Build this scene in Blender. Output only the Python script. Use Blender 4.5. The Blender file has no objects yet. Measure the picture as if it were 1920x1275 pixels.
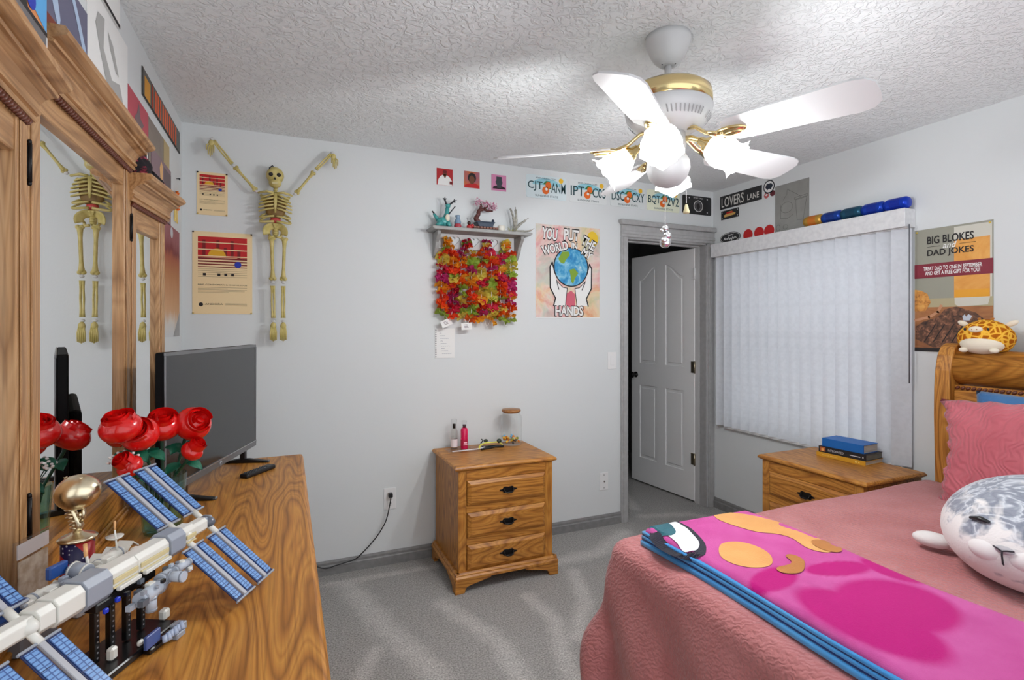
import bpy, bmesh, math, random
from mathutils import Vector, Matrix, Euler
S = bpy.context.scene
C = S.collection
rnd = random.Random(7)
R = math.radians
PI = math.pi

def lin(r, g, b, a=1.0):
    def f(c):
        c /= 255.0
        return c / 12.92 if c <= 0.04045 else ((c + 0.055) / 1.055) ** 2.4
    return (f(r), f(g), f(b), a)

# ------------------------------------------------------------------ camera, world, exposure
XL, XR, YB, ZC = -0.494, 3.045, 3.115, 2.44
cam_d = bpy.data.cameras.new('camera')
cam = bpy.data.objects.new('camera', cam_d)
C.objects.link(cam)
cam.location = (0, 0, 1.40)
cam.rotation_euler = (R(90), 0, R(-23.3))
cam_d.sensor_width = 36
cam_d.lens = 980 / 1920 * 36
cam_d.shift_y = -26.5 / 1920
cam_d.clip_start = 0.02
S.camera = cam

W = bpy.data.worlds.new('world')
S.world = W
W.use_nodes = True
W.node_tree.nodes['Background'].inputs[0].default_value = (0.93, 0.96, 1.0, 1)
W.node_tree.nodes['Background'].inputs[1].default_value = 1.45
S.view_settings.view_transform = 'Standard'
S.view_settings.look = 'None'
S.view_settings.gamma = 1.0
S.view_settings.exposure = 0.12
S.view_settings.use_curve_mapping = False
LAMP_WATTS = 13.0

# ------------------------------------------------------------------ materials
MATS = {}
def mat(name, col, rough=0.6, metal=0.0, emit=None, es=0.0, coat=0.0, spec=0.5, alpha=None):
    if name in MATS:
        return MATS[name]
    m = bpy.data.materials.new(name)
    m.use_nodes = True
    b = m.node_tree.nodes['Principled BSDF']
    b.inputs['Base Color'].default_value = col
    b.inputs['Roughness'].default_value = rough
    b.inputs['Metallic'].default_value = metal
    b.inputs['Specular IOR Level'].default_value = spec
    b.inputs['Coat Weight'].default_value = coat
    if emit:
        b.inputs['Emission Color'].default_value = emit
        b.inputs['Emission Strength'].default_value = es
    MATS[name] = m
    return m

class NT:
    """small node helper"""
    def __init__(self, m):
        self.t = m.node_tree
        self.b = self.t.nodes['Principled BSDF']
    def n(self, typ, **kw):
        x = self.t.nodes.new(typ)
        for k, v in kw.items():
            if k.startswith('i_'):
                x.inputs[k[2:].replace('_', ' ')].default_value = v
            else:
                setattr(x, k, v)
        return x
    def l(self, a, b):
        self.t.links.new(a, b)
    def coord(self, scale=(1, 1, 1), rot=(0, 0, 0), loc=(0, 0, 0), kind='Object'):
        tc = self.n('ShaderNodeTexCoord')
        mp = self.n('ShaderNodeMapping')
        mp.inputs['Scale'].default_value = scale
        mp.inputs['Rotation'].default_value = rot
        mp.inputs['Location'].default_value = loc
        self.l(tc.outputs[kind], mp.inputs[0])
        return mp.outputs[0]
    def noise(self, vec, scale, detail=2.0, rough=0.5, dist=0.0):
        x = self.n('ShaderNodeTexNoise')
        x.inputs['Scale'].default_value = scale
        x.inputs['Detail'].default_value = detail
        x.inputs['Roughness'].default_value = rough
        x.inputs['Distortion'].default_value = dist
        self.l(vec, x.inputs['Vector'])
        return x.outputs[0]
    def ramp(self, fac, stops, interp='LINEAR'):
        x = self.n('ShaderNodeValToRGB')
        cr = x.color_ramp
        cr.interpolation = interp
        while len(cr.elements) < len(stops):
            cr.elements.new(0.5)
        for e, (p, c) in zip(cr.elements, stops):
            e.position = p
            e.color = c
        self.l(fac, x.inputs[0])
        return x.outputs[0]
    def bump(self, h, strength=0.3, dist=0.01):
        x = self.n('ShaderNodeBump')
        x.inputs['Strength'].default_value = strength
        x.inputs['Distance'].default_value = dist
        self.l(h, x.inputs['Height'])
        self.l(x.outputs[0], self.b.inputs['Normal'])
        return x
    def mix(self, fac, a, b, typ='MIX'):
        x = self.n('ShaderNodeMix', data_type='RGBA', blend_type=typ)
        for s, v in ((x.inputs['Factor'], fac), (x.inputs['A'], a), (x.inputs['B'], b)):
            pass
        ins = {'f': x.inputs[0], 'a': x.inputs[6], 'b': x.inputs[7]}
        for k, v in (('f', fac), ('a', a), ('b', b)):
            if hasattr(v, 'is_linked'):
                self.l(v, ins[k])
            else:
                ins[k].default_value = v
        return x.outputs[2]

def noisy(name, c1, c2, scale=20, rough=0.7, bump=0.0, bdist=0.005, bscale=None, stretch=(1, 1, 1), detail=3, lo=0.35, hi=0.65):
    if name in MATS:
        return MATS[name]
    m = mat(name, c1, rough)
    t = NT(m)
    v = t.coord(stretch)
    f = t.noise(v, scale, detail)
    t.l(t.ramp(f, [(lo, c1), (hi, c2)]), t.b.inputs['Base Color'])
    if bump:
        t.bump(t.noise(v, bscale or scale, 3), bump, bdist)
    return m

def oak(name, dark, mid, light, axis='x', rough=0.42, ring=5.0):
    """oak with cathedral grain running along one local axis"""
    if name in MATS:
        return MATS[name]
    m = mat(name, mid, rough)
    t = NT(m)
    k = {'x': (0.16, 1, 1), 'y': (1, 0.16, 1), 'z': (1, 1, 0.16)}[axis]
    kk = {'x': (0.03, 1, 1), 'y': (1, 0.03, 1), 'z': (1, 1, 0.03)}[axis]
    v = t.coord(k)
    big = t.noise(v, 5.0, 2.0, 0.5)
    w = t.n('ShaderNodeMath', operation='MULTIPLY'); w.inputs[1].default_value = ring * 9
    t.l(big, w.inputs[0])
    fr = t.n('ShaderNodeMath', operation='PINGPONG'); fr.inputs[1].default_value = 1.0
    t.l(w.outputs[0], fr.inputs[0])
    fine = t.noise(t.coord(kk), 170, 3, 0.6)
    col = t.ramp(fr.outputs[0], [(0.0, [dark[i] * 0.6 + mid[i] * 0.4 for i in range(4)]), (0.3, mid), (0.75, light), (1.0, mid)])
    pores = t.ramp(fine, [(0.36, (0.55, 0.5, 0.45, 1)), (0.55, (1, 1, 1, 1))])
    t.l(t.mix(0.6, col, pores, 'MULTIPLY'), t.b.inputs['Base Color'])
    t.bump(fine, 0.08, 0.002)
    return m

OD, OM, OL = lin(120, 70, 20), lin(177, 115, 44), lin(199, 139, 60)
HD, HM, HL = lin(140, 98, 56), lin(178, 134, 88), lin(194, 152, 106)
OAKX = oak('oak_grain_x', OD, OM, OL, 'x')
OAKY = oak('oak_grain_y', OD, OM, OL, 'y')
OAKZ = oak('oak_grain_z', OD, OM, OL, 'z')
HOAKX = oak('pale_oak_x', HD, HM, HL, 'x')
HOAKZ = oak('pale_oak_z', HD, HM, HL, 'z')
ROPE_DARK = mat('rope_trim_stain', lin(98, 50, 32), 0.4)
WHITE = mat('white_paint', lin(232, 232, 232), 0.5)
PAPER = mat('paper_white', lin(236, 236, 234), 0.8)
BLACK = mat('black_plastic', lin(18, 18, 20), 0.4)
BLACKM = mat('black_metal', lin(30, 28, 28), 0.35, 0.6)
BRASS = mat('polished_brass', (0.83, 0.66, 0.33, 1), 0.18, 1.0)
SILVER = mat('silver_metal', (0.75, 0.76, 0.78, 1), 0.22, 1.0)
GREYTRIM = noisy('grey_painted_trim', lin(164, 164, 164), lin(174, 174, 174), 30, 0.45)
RED = mat('red_print', lin(190, 22, 24), 0.6)
MIRROR = mat('mirror_glass', (0.93, 0.94, 0.94, 1), 0.0, 1.0)

def glass(name, tint=(1, 1, 1, 1), rough=0.02, refl=0.9):
    if name in MATS:
        return MATS[name]
    m = bpy.data.materials.new(name)
    m.use_nodes = True
    nt = m.node_tree
    nt.nodes.clear()
    out = nt.nodes.new('ShaderNodeOutputMaterial')
    tr = nt.nodes.new('ShaderNodeBsdfTransparent'); tr.inputs[0].default_value = tint
    gl = nt.nodes.new('ShaderNodeBsdfGlossy'); gl.inputs['Roughness'].default_value = rough
    lw = nt.nodes.new('ShaderNodeLayerWeight'); lw.inputs[0].default_value = 0.5
    pw = nt.nodes.new('ShaderNodeMath'); pw.operation = 'POWER'; pw.inputs[1].default_value = 3.5
    fr = nt.nodes.new('ShaderNodeMath'); fr.operation = 'MULTIPLY_ADD'; fr.inputs[1].default_value = 0.65; fr.inputs[2].default_value = 0.04
    nt.links.new(lw.outputs['Facing'], pw.inputs[0]); nt.links.new(pw.outputs[0], fr.inputs[0])
    mx = nt.nodes.new('ShaderNodeMixShader')
    nt.links.new(fr.outputs[0], mx.inputs[0])
    nt.links.new(tr.outputs[0], mx.inputs[1])
    nt.links.new(gl.outputs[0], mx.inputs[2])
    nt.links.new(mx.outputs[0], out.inputs[0])
    MATS[name] = m
    return m

# ------------------------------------------------------------------ mesh helpers
class MB:
    def __init__(self):
        self.v = []; self.f = []; self.s = []
    def add(self, vs, fs, M=None, smooth=False):
        o = len(self.v)
        for p in vs:
            p = Vector(p)
            self.v.append(tuple(M @ p) if M is not None else tuple(p))
        for f in fs:
            self.f.append([i + o for i in f]); self.s.append(smooth)
        return self
    def box(self, x0, y0, z0, x1, y1, z1, M=None):
        if x0 > x1: x0, x1 = x1, x0
        if y0 > y1: y0, y1 = y1, y0
        if z0 > z1: z0, z1 = z1, z0
        vs = [(x0, y0, z0), (x1, y0, z0), (x1, y1, z0), (x0, y1, z0), (x0, y0, z1), (x1, y0, z1), (x1, y1, z1), (x0, y1, z1)]
        return self.add(vs, [(3, 2, 1, 0), (4, 5, 6, 7), (0, 1, 5, 4), (1, 2, 6, 5), (2, 3, 7, 6), (3, 0, 4, 7)], M)
    def cbox(self, cx, cy, cz, sx, sy, sz, M=None):
        return self.box(cx - sx / 2, cy - sy / 2, cz - sz / 2, cx + sx / 2, cy + sy / 2, cz + sz / 2, M)
    def lathe(self, prof, seg=24, M=None, smooth=True, cap=True, fn=None):
        vs = []; fs = []
        n = len(prof)
        for i, (r, z) in enumerate(prof):
            for k in range(seg):
                a = 2 * PI * k / seg
                rr, zz = (r, z) if fn is None else fn(i, a, r, z)
                vs.append((rr * math.cos(a), rr * math.sin(a), zz))
        for i in range(n - 1):
            for k in range(seg):
                k2 = (k + 1) % seg
                fs.append((i * seg + k, i * seg + k2, (i + 1) * seg + k2, (i + 1) * seg + k))
        self.add(vs, fs, M, smooth)
        if cap:
            o = len(self.v) - len(vs)
            if prof[0][0] > 1e-5:
                self.f.append([o + k for k in range(seg)][::-1]); self.s.append(False)
            if prof[-1][0] > 1e-5:
                self.f.append([o + (n - 1) * seg + k for k in range(seg)]); self.s.append(False)
        return self
    def cyl(self, p0, p1, r0, r1=None, seg=16, smooth=True):
        return self.tube([p0, p1], [r0, r0 if r1 is None else r1], seg, smooth)
    def tube(self, pts, rads, seg=8, smooth=True, caps=True, flat=1.0):
        pts = [Vector(p) for p in pts]
        if not hasattr(rads, '__len__'):
            rads = [rads] * len(pts)
        vs = []; fs = []
        up = None
        for i, p in enumerate(pts):
            d = (pts[min(i + 1, len(pts) - 1)] - pts[max(i - 1, 0)])
            if d.length < 1e-9: d = Vector((0, 0, 1))
            d.normalize()
            if up is None:
                up = Vector((0, 0, 1)) if abs(d.z) < 0.9 else Vector((0, 1, 0))
            a = d.cross(up)
            if a.length < 1e-6: a = d.cross(Vector((1, 0.1, 0)))
            a.normalize(); b = a.cross(d); b.normalize(); up = b
            for k in range(seg):
                t = 2 * PI * k / seg
                vs.append(tuple(p + a * (rads[i] * math.cos(t)) + b * (rads[i] * flat * math.sin(t))))
        n = len(pts)
        for i in range(n - 1):
            for k in range(seg):
                k2 = (k + 1) % seg
                fs.append((i * seg + k, i * seg + k2, (i + 1) * seg + k2, (i + 1) * seg + k))
        self.add(vs, fs, None, smooth)
        if caps:
            o = len(self.v) - len(vs)
            self.f.append([o + k for k in range(seg)][::-1]); self.s.append(False)
            self.f.append([o + (n - 1) * seg + k for k in range(seg)]); self.s.append(False)
        return self
    def ell(self, c, r, su=16, sv=10, M=None, fn=None):
        vs = []; fs = []
        for i in range(sv + 1):
            th = PI * i / sv
            for k in range(su):
                a = 2 * PI * k / su
                p = Vector((math.sin(th) * math.cos(a), math.sin(th) * math.sin(a), math.cos(th)))
                if fn: p = fn(p)
                vs.append((c[0] + p.x * r[0], c[1] + p.y * r[1], c[2] + p.z * r[2]))
        for i in range(sv):
            for k in range(su):
                k2 = (k + 1) % su
                fs.append((i * su + k, (i + 1) * su + k, (i + 1) * su + k2, i * su + k2))
        return self.add(vs, fs, M, True)
    def prism(self, pts, y0, y1, M=None, smooth=False):
        """polygon in local XZ extruded along Y"""
        n = len(pts)
        vs = [(p[0], y0, p[1]) for p in pts] + [(p[0], y1, p[1]) for p in pts]
        fs = [list(range(n)), list(range(2 * n - 1, n - 1, -1))]
        self.add(vs, fs, M)
        o = len(self.v) - 2 * n
        for i in range(n):
            j = (i + 1) % n
            self.f.append([o + i, o + n + i, o + n + j, o + j]); self.s.append(smooth)
        return self
    def grid(self, fn, nu, nv, M=None, smooth=True, closeu=False):
        vs = [fn(i / nu, j / nv) for j in range(nv + 1) for i in range(nu + 1)]
        fs = [(j * (nu + 1) + i, j * (nu + 1) + i + 1, (j + 1) * (nu + 1) + i + 1, (j + 1) * (nu + 1) + i) for j in range(nv) for i in range(nu)]
        return self.add(vs, fs, M, smooth)
    def mesh(self, name, bev=0.0, seg=1, weld=False):
        me = bpy.data.meshes.new(name)
        me.from_pydata(self.v, [], self.f)
        me.polygons.foreach_set('use_smooth', self.s)
        bm = bmesh.new(); bm.from_mesh(me)
        if weld or bev:
            bmesh.ops.remove_doubles(bm, verts=bm.verts, dist=1e-5)
        bmesh.ops.recalc_face_normals(bm, faces=bm.faces)
        if bev:
            es = [e for e in bm.edges if len(e.link_faces) == 2 and e.calc_face_angle(0) > 0.5]
            bmesh.ops.bevel(bm, geom=es, offset=bev, segments=seg, profile=0.5, affect='EDGES', clamp_overlap=True)
        bm.to_mesh(me); bm.free()
        return me
    def build(self, name, m, parent=None, bev=0.0, seg=1, weld=False):
        me = self.mesh(name, bev, seg, weld)
        if m: me.materials.append(m)
        o = bpy.data.objects.new(name, me)
        C.objects.link(o)
        o.parent = parent
        return o

def tag(o, label=None, cat=None, group=None, kind=None):
    if label: o['label'] = label
    if cat: o['category'] = cat
    if group: o['group'] = group
    if kind: o['kind'] = kind
    return o
def thing(name, label, cat, loc=(0, 0, 0), rz=0.0, group=None, rot=None):
    o = bpy.data.objects.new(name, None)
    C.objects.link(o)
    o.empty_display_size = 0.05
    o.location = loc
    o.rotation_euler = rot if rot else (0, 0, rz)
    return tag(o, label, cat, group)
def copy_tree(o, parent=None):
    c = o.copy(); C.objects.link(c)
    if parent is not None: c.parent = parent
    for ch in list(o.children):
        copy_tree(ch, c)
    return c
def T(x, y, z): return Matrix.Translation((x, y, z))
def rotm(ax, ay, az): return Euler((ax, ay, az)).to_matrix().to_4x4()

def text(s, parent, m, x, y, z, w=None, h=None, align='CENTER', offset=0.0, shear=0.0, name='lettering', rot=0.0, rx=90, depth=0.0):
    """flat lettering in local XZ, fitted to width w and / or height h, centred on (x, z)"""
    cu = bpy.data.curves.new('t', 'FONT')
    cu.body = s
    cu.align_x = 'LEFT'
    cu.offset = offset
    cu.shear = shear
    cu.extrude = depth
    cu.resolution_u = 3
    ob = bpy.data.objects.new('t', cu)
    C.objects.link(ob)
    dg = bpy.context.evaluated_depsgraph_get()
    me = bpy.data.meshes.new_from_object(ob.evaluated_get(dg))
    bpy.data.objects.remove(ob); bpy.data.curves.remove(cu)
    xs = [v.co.x for v in me.vertices]; ys = [v.co.y for v in me.vertices]
    if not xs: return None
    x0, x1, y0, y1 = min(xs), max(xs), min(ys), max(ys)
    sx = w / (x1 - x0) if w else None
    sy = h / (y1 - y0) if h else None
    sx = sx or sy; sy = sy or sx
    cr, sr = math.cos(rot), math.sin(rot)
    for v in me.vertices:
        a = (v.co.x - (x0 + x1) / 2) * sx; b = (v.co.y - (y0 + y1) / 2) * sy
        v.co = (x + a * cr - b * sr, y - v.co.z, z + a * sr + b * cr)
    me.name = name
    me.materials.clear(); me.materials.append(m)
    o = bpy.data.objects.new(name, me); C.objects.link(o); o.parent = parent
    return o

# flat print: polygons in the card's own XZ plane
def circ(cx, cz, r, n=24, rz=None, a0=0.0, a1=2 * PI):
    rz = r if rz is None else rz
    full = abs(a1 - a0 - 2 * PI) < 1e-6
    k = n if full else n + 1
    return [(cx + r * math.cos(a0 + (a1 - a0) * i / n), cz + rz * math.sin(a0 + (a1 - a0) * i / n)) for i in range(k)]
def rect(x0, z0, x1, z1): return [(x0, z0), (x1, z0), (x1, z1), (x0, z1)]
def stroke(pts, w):
    """quads along a polyline"""
    out = []
    for (a, b) in zip(pts[:-1], pts[1:]):
        d = Vector((b[0] - a[0], b[1] - a[1]))
        if d.length < 1e-9: continue
        d.normalize(); n = Vector((-d.y, d.x)) * (w / 2); e = d * (w * 0.35)
        out.append([(a[0] - e.x + n.x, a[1] - e.y + n.y), (a[0] - e.x - n.x, a[1] - e.y - n.y), (b[0] + e.x - n.x, b[1] + e.y - n.y), (b[0] + e.x + n.x, b[1] + e.y + n.y)])
    return out
def ink(parent, polys, m, y, name='printed_shape'):
    b = MB()
    for p in polys:
        b.add([(q[0], y, q[1]) for q in p], [list(range(len(p)))])
    me = bpy.data.meshes.new(name)
    me.from_pydata(b.v, [], b.f)
    me.materials.append(m)
    o = bpy.data.objects.new(name, me); C.objects.link(o); o.parent = parent
    return o
def card(name, label, cat, x0, x1, z0, z1, wall, m, t=0.002, corner=0.0, group=None, gap=0.0005):
    """flat sheet on a wall; x0..x1 run left to right as seen; returns (object, w, h, front y)"""
    w, h = abs(x1 - x0), z1 - z0
    xc = (x0 + x1) / 2
    if wall == 'back': loc, rz = (xc, YB - gap, z0), 0
    elif wall == 'right': loc, rz = (XR - gap, xc, z0), -PI / 2
    else: loc, rz = (XL + gap, xc, z0), PI / 2
    b = MB()
    if corner:
        pts = []
        for (cx, cz, a) in ((w / 2 - corner, h - corner, 0), (-w / 2 + corner, h - corner, 90), (-w / 2 + corner, corner, 180), (w / 2 - corner, corner, 270)):
            for k in range(4):
                an = R(a + 30 * k)
                pts.append((cx + corner * math.cos(an), cz + corner * math.sin(an)))
        b.prism(pts, -t, 0)
    else:
        b.box(-w / 2, -t, 0, w / 2, 0, h)
    o = b.build(name, m)
    o.location = loc; o.rotation_euler = (0, 0, rz)
    tag(o, label, cat, group)
    return o, w, h, -t - 0.0006
def pins(o, w, h, y, mats, inset=0.006):
    for (sx, sz), m in zip(((-1, 1), (1, 1), (-1, -1), (1, -1)), mats):
        b = MB(); b.lathe([(0.0035, 0), (0.0045, 0.003), (0.003, 0.006), (0.0, 0.0065)], 8, T(sx * (w / 2 - inset), y, h / 2 + sz * (h / 2 - inset)) @ rotm(R(90), 0, 0))
        b.build('push_pin', m, o)
def struct(name, b, m, label=None, **kw):
    return tag(b.build(name, m, **kw), label, None, None, 'structure')

def holed_plate(name, outer, holes, y0, y1, m, parent=None, bevel=0.0):
    """flat board in local XZ with real holes, between y0 (front) and y1"""
    cu = bpy.data.curves.new('p', 'CURVE')
    cu.dimensions = '2D'; cu.fill_mode = 'BOTH'
    for pts in [outer] + holes:
        sp = cu.splines.new('POLY')
        sp.points.add(len(pts) - 1)
        for q, p in zip(sp.points, pts): q.co = (p[0], p[1], 0, 1)
        sp.use_cyclic_u = True
    cu.extrude = abs(y1 - y0) / 2 - bevel
    cu.bevel_depth = bevel
    cu.bevel_resolution = 0
    cu.offset = -bevel
    ob = bpy.data.objects.new('p', cu); C.objects.link(ob)
    me = bpy.data.meshes.new_from_object(ob.evaluated_get(bpy.context.evaluated_depsgraph_get()))
    bpy.data.objects.remove(ob); bpy.data.curves.remove(cu)
    for v in me.vertices:
        v.co = (v.co.x, (y0 + y1) / 2 - v.co.z, v.co.y)
    for p in me.polygons: p.use_smooth = False
    me.name = name; me.materials.clear(); me.materials.append(m)
    o = bpy.data.objects.new(name, me); C.objects.link(o); o.parent = parent
    return o

# ------------------------------------------------------------------ room shell
def wall_mat():
    m = mat('wall_paint', lin(217, 221, 222), 0.75)
    t = NT(m); v = t.coord()
    t.bump(t.noise(v, 90, 3), 0.12, 0.002)
    return m
WALL = wall_mat()
def ceil_mat():
    m = mat('knockdown_ceiling', lin(236, 240, 241), 0.85)
    t = NT(m); v = t.coord()
    n1 = t.noise(v, 26, 3, 0.55, 1.6)
    r = t.ramp(n1, [(0.44, (0, 0, 0, 1)), (0.56, (1, 1, 1, 1))])
    n2 = t.noise(v, 120, 2)
    a = t.n('ShaderNodeMath', operation='MULTIPLY_ADD'); a.inputs[1].default_value = 0.25
    t.l(n2, a.inputs[0]); t.l(r, a.inputs[2])
    t.bump(a.outputs[0], 0.62, 0.007)
    return m
Y0 = -0.6
TH = 0.12
DX0, DX1, DH = 2.237, 2.985, 2.035
WY0, WY1, WZ0, WZ1 = 1.80, 2.94, 0.665, 1.93

b = MB()
b.box(XL - TH, YB, 0, DX0, YB + TH, ZC); b.box(DX1, YB, 0, XR + TH, YB + TH, ZC); b.box(DX0, YB, DH, DX1, YB + TH, ZC)
struct('wall_back', b, WALL)
b = MB(); b.box(XL - TH, Y0, 0, XL, YB, ZC)
struct('wall_left', b, WALL)
b = MB()
b.box(XR, Y0, 0, XR + TH, WY0, ZC); b.box(XR, WY1, 0, XR + TH, YB, ZC)
b.box(XR, WY0, 0, XR + TH, WY1, WZ0); b.box(XR, WY0, WZ1, XR + TH, WY1, ZC)
struct('wall_right', b, WALL)
b = MB(); b.box(XL - TH, Y0, ZC, XR + TH, YB + TH, ZC + 0.1)
struct('ceiling', b, ceil_mat())

# carpet with vacuum tracks brushed into the pile
def carpet():
    m = mat('grey_carpet', lin(112, 110, 108), 0.95, spec=0.1)
    t = NT(m); v = t.coord()
    at = t.n('ShaderNodeAttribute', attribute_name='track')
    n = t.noise(v, 130, 4, 0.7)
    n2 = t.noise(v, 14, 5, 0.75)
    base = t.ramp(n, [(0.3, lin(118, 116, 113)), (0.5, lin(166, 164, 161)), (0.72, lin(206, 204, 200))])
    ad = t.n('ShaderNodeMath', operation='MULTIPLY_ADD'); ad.inputs[1].default_value = 1.0
    sub = t.n('ShaderNodeMath', operation='SUBTRACT'); sub.inputs[1].default_value = 0.5
    mul = t.n('ShaderNodeMath', operation='MULTIPLY'); mul.inputs[1].default_value = 1.3
    t.l(n2, sub.inputs[0]); t.l(sub.outputs[0], mul.inputs[0])
    t.l(at.outputs['Fac'], ad.inputs[0]); t.l(mul.outputs[0], ad.inputs[2])
    f = t.ramp(ad.outputs[0], [(0.1, (0, 0, 0, 1)), (0.9, (1, 1, 1, 1))])
    lt = t.mix(1.0, base, (1.42, 1.42, 1.42, 1), 'MULTIPLY')
    t.l(t.mix(f, base, lt), t.b.inputs['Base Color'])
    t.bump(n, 0.7, 0.012)
    return m
tracks = [([(0.30, 2.95), (0.42, 2.45), (0.55, 2.05), (0.58, 1.55)], 0.075), ([(0.72, 2.55), (0.86, 2.15), (0.86, 1.7), (0.84, 1.3)], 0.06),
          ([(1.15, 2.45), (1.17, 2.2), (1.06, 1.9), (1.02, 1.6)], 0.05), ([(0.2, 2.99), (0.8, 2.97)], 0.03), ([(1.45, 2.75), (1.75, 2.75), (2.1, 2.95)], 0.07),
          ([(1.5, 2.6), (1.4, 2.3), (1.2, 2.05)], 0.05), ([(2.4, 3.15), (2.75, 3.05), (2.95, 2.75)], 0.05), ([(0.35, 2.3), (0.2, 2.0)], 0.04), ([(2.45, 3.3), (2.6, 3.7)], 0.05)]
def segd(p, a, c):
    ax, ay = a; cx, cy = c
    dx, dy = cx - ax, cy - ay
    t = max(0, min(1, ((p[0] - ax) * dx + (p[1] - ay) * dy) / (dx * dx + dy * dy)))
    return math.hypot(p[0] - ax - t * dx, p[1] - ay - t * dy)
NX, NY = 150, 190
fx0, fx1, fy0, fy1 = XL - TH, 3.75, Y0, 5.0
b = MB()
b.grid(lambda u, v: (fx0 + (fx1 - fx0) * u, fy0 + (fy1 - fy0) * v, 0.0), NX, NY)
b.box(fx0, fy0, -0.1, fx1, fy1, -0.01)
fl = struct('floor', b, carpet())
at = fl.data.attributes.new('track', 'FLOAT', 'POINT')
for i, v in enumerate(fl.data.vertices):
    if v.co.z < -0.001: continue
    p = (v.co.x, v.co.y); val = 0.0
    for pts, w in tracks:
        d = min(segd(p, a, c) for a, c in zip(pts[:-1], pts[1:]))
        val = max(val, 0.85 - max(0.0, (d - w * 0.25) / (w * 1.3)))
    at.data[i].value = max(0.0, val)

# hall beyond the door
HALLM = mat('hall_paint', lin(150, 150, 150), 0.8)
b = MB()
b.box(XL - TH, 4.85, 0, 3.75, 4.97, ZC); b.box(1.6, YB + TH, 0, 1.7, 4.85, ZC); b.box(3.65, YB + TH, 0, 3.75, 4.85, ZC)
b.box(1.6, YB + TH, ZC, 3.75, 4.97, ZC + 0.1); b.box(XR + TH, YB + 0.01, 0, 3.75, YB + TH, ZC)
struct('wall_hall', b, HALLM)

BASEM = noisy('grey_baseboard', lin(122, 122, 122), lin(134, 134, 134), 30, 0.45)
# baseboards (stepped profile)
def base_prof(h=0.078): return [(0, 0), (0.014, 0), (0.014, h * 0.62), (0.010, h * 0.7), (0.010, h * 0.86), (0.006, h), (0, h)]
b = MB(); b.prism(base_prof(), XL, 2.182, T(0, YB, 0) @ rotm(0, 0, -PI / 2))
struct('baseboard_back', b, BASEM)
b = MB(); b.prism(base_prof(), Y0, YB - 0.001, T(XR, 0, 0) @ Matrix.Diagonal((-1, 1, 1, 1)))
struct('baseboard_right', b, BASEM)
b = MB(); b.prism(base_prof(), Y0, YB - 0.015, T(XL, 0, 0))
struct('baseboard_left', b, BASEM)

# door casing and jamb
tr = bpy.data.objects.new('trim_1', None); C.objects.link(tr); tag(tr, None, None, None, 'structure')
b = MB(); b.box(2.182, YB - 0.018, 0, DX0, YB, DH); b.box(2.196, YB - 0.024, 0, 2.222, YB - 0.018, DH)
b.build('side_casing', GREYTRIM, tr, 0.003)
b = MB(); b.box(DX1, YB - 0.018, 0, XR - 0.001, YB, DH); b.box(DX1 + 0.012, YB - 0.024, 0, DX1 + 0.04, YB - 0.018, DH)
b.build('side_casing', GREYTRIM, tr, 0.003)
b = MB(); b.box(2.182, YB - 0.02, DH, XR - 0.001, YB, 2.12); b.box(2.182, YB - 0.026, DH + 0.02, XR - 0.001, YB - 0.02, DH + 0.045)
b.build('head_casing', GREYTRIM, tr, 0.003)
b = MB(); b.prism([(2.176, 2.12), (XR - 0.001, 2.12), (XR - 0.001, 2.155), (2.162, 2.155), (2.164, 2.14)], YB - 0.042, YB)
b.build('cap_moulding', GREYTRIM, tr, 0.004)
b = MB(); b.box(DX1 - 0.012, YB, 0, DX1, YB + 0.07, DH); b.box(DX0, YB, 0, DX0 + 0.012, YB + 0.07, DH); b.box(DX0, YB, DH - 0.012, DX1, YB + 0.07, DH)
b.build('jamb', GREYTRIM, tr)
JAMBW = mat('white_jamb', lin(206, 206, 206), 0.5)
b = MB(); b.box(DX1 - 0.016, YB + 0.07, 0, DX1, YB + TH, DH); b.box(DX0, YB + 0.07, 0, DX0 + 0.016, YB + TH, DH); b.box(DX0, YB + 0.07, DH - 0.016, DX1, YB + TH, DH)
b.build('door_stop', JAMBW, tr)

# door leaf, opened into the hall
dr = bpy.data.objects.new('door_1', None); C.objects.link(dr); tag(dr, None, None, None, 'structure')
dr.location = (2.965, YB + TH - 0.005, 0.012); dr.rotation_euler = (0, 0, R(-84))
DOORW = mat('white_door', lin(236, 236, 236), 0.45)
DW, DHH = 0.725, 2.005
b = MB(); b.box(-DW, 0.008, 0, 0, 0.030, DHH); b.build('door_core', DOORW, dr)
def arch(x0, x1, z0, z1, inner):
    """panel outline; the top edge rises towards the door's middle"""
    pts = [(x0, z0), (x1, z0)]
    n = 8
    for i in range(n + 1):
        t = i / n
        x = x1 + (x0 - x1) * t
        k = t if inner == 'l' else 1 - t
        pts.append((x, z1 - 0.11 * (0.5 - 0.5 * math.cos(PI * k))))
    return pts
PX = [(-DW + 0.11, -DW / 2 - 0.055), (-DW / 2 + 0.055, -0.11)]
holes = [arch(PX[0][0], PX[0][1], 1.06, 1.90, 'l'), arch(PX[1][0], PX[1][1], 1.06, 1.90, 'r'), rect(PX[0][0], 0.22, PX[0][1], 0.86), rect(PX[1][0], 0.22, PX[1][1], 0.86)]
for (ya, yb) in ((0.0, 0.012), (0.026, 0.038)):
    holed_plate('stiles_and_rails', rect(-DW, 0, 0, DHH), holes, ya, yb, DOORW, dr, 0.003)
def shrink(pts, d):
    cx = sum(p[0] for p in pts) / len(pts); x0 = min(p[0] for p in pts); x1 = max(p[0] for p in pts); z0 = min(p[1] for p in pts)
    return [(cx + (p[0] - cx) * (1 - 2 * d / (x1 - x0)), z0 + d + (p[1] - z0) * (1 - 2 * d / (max(q[1] for q in pts) - z0))) for p in pts]
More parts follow.
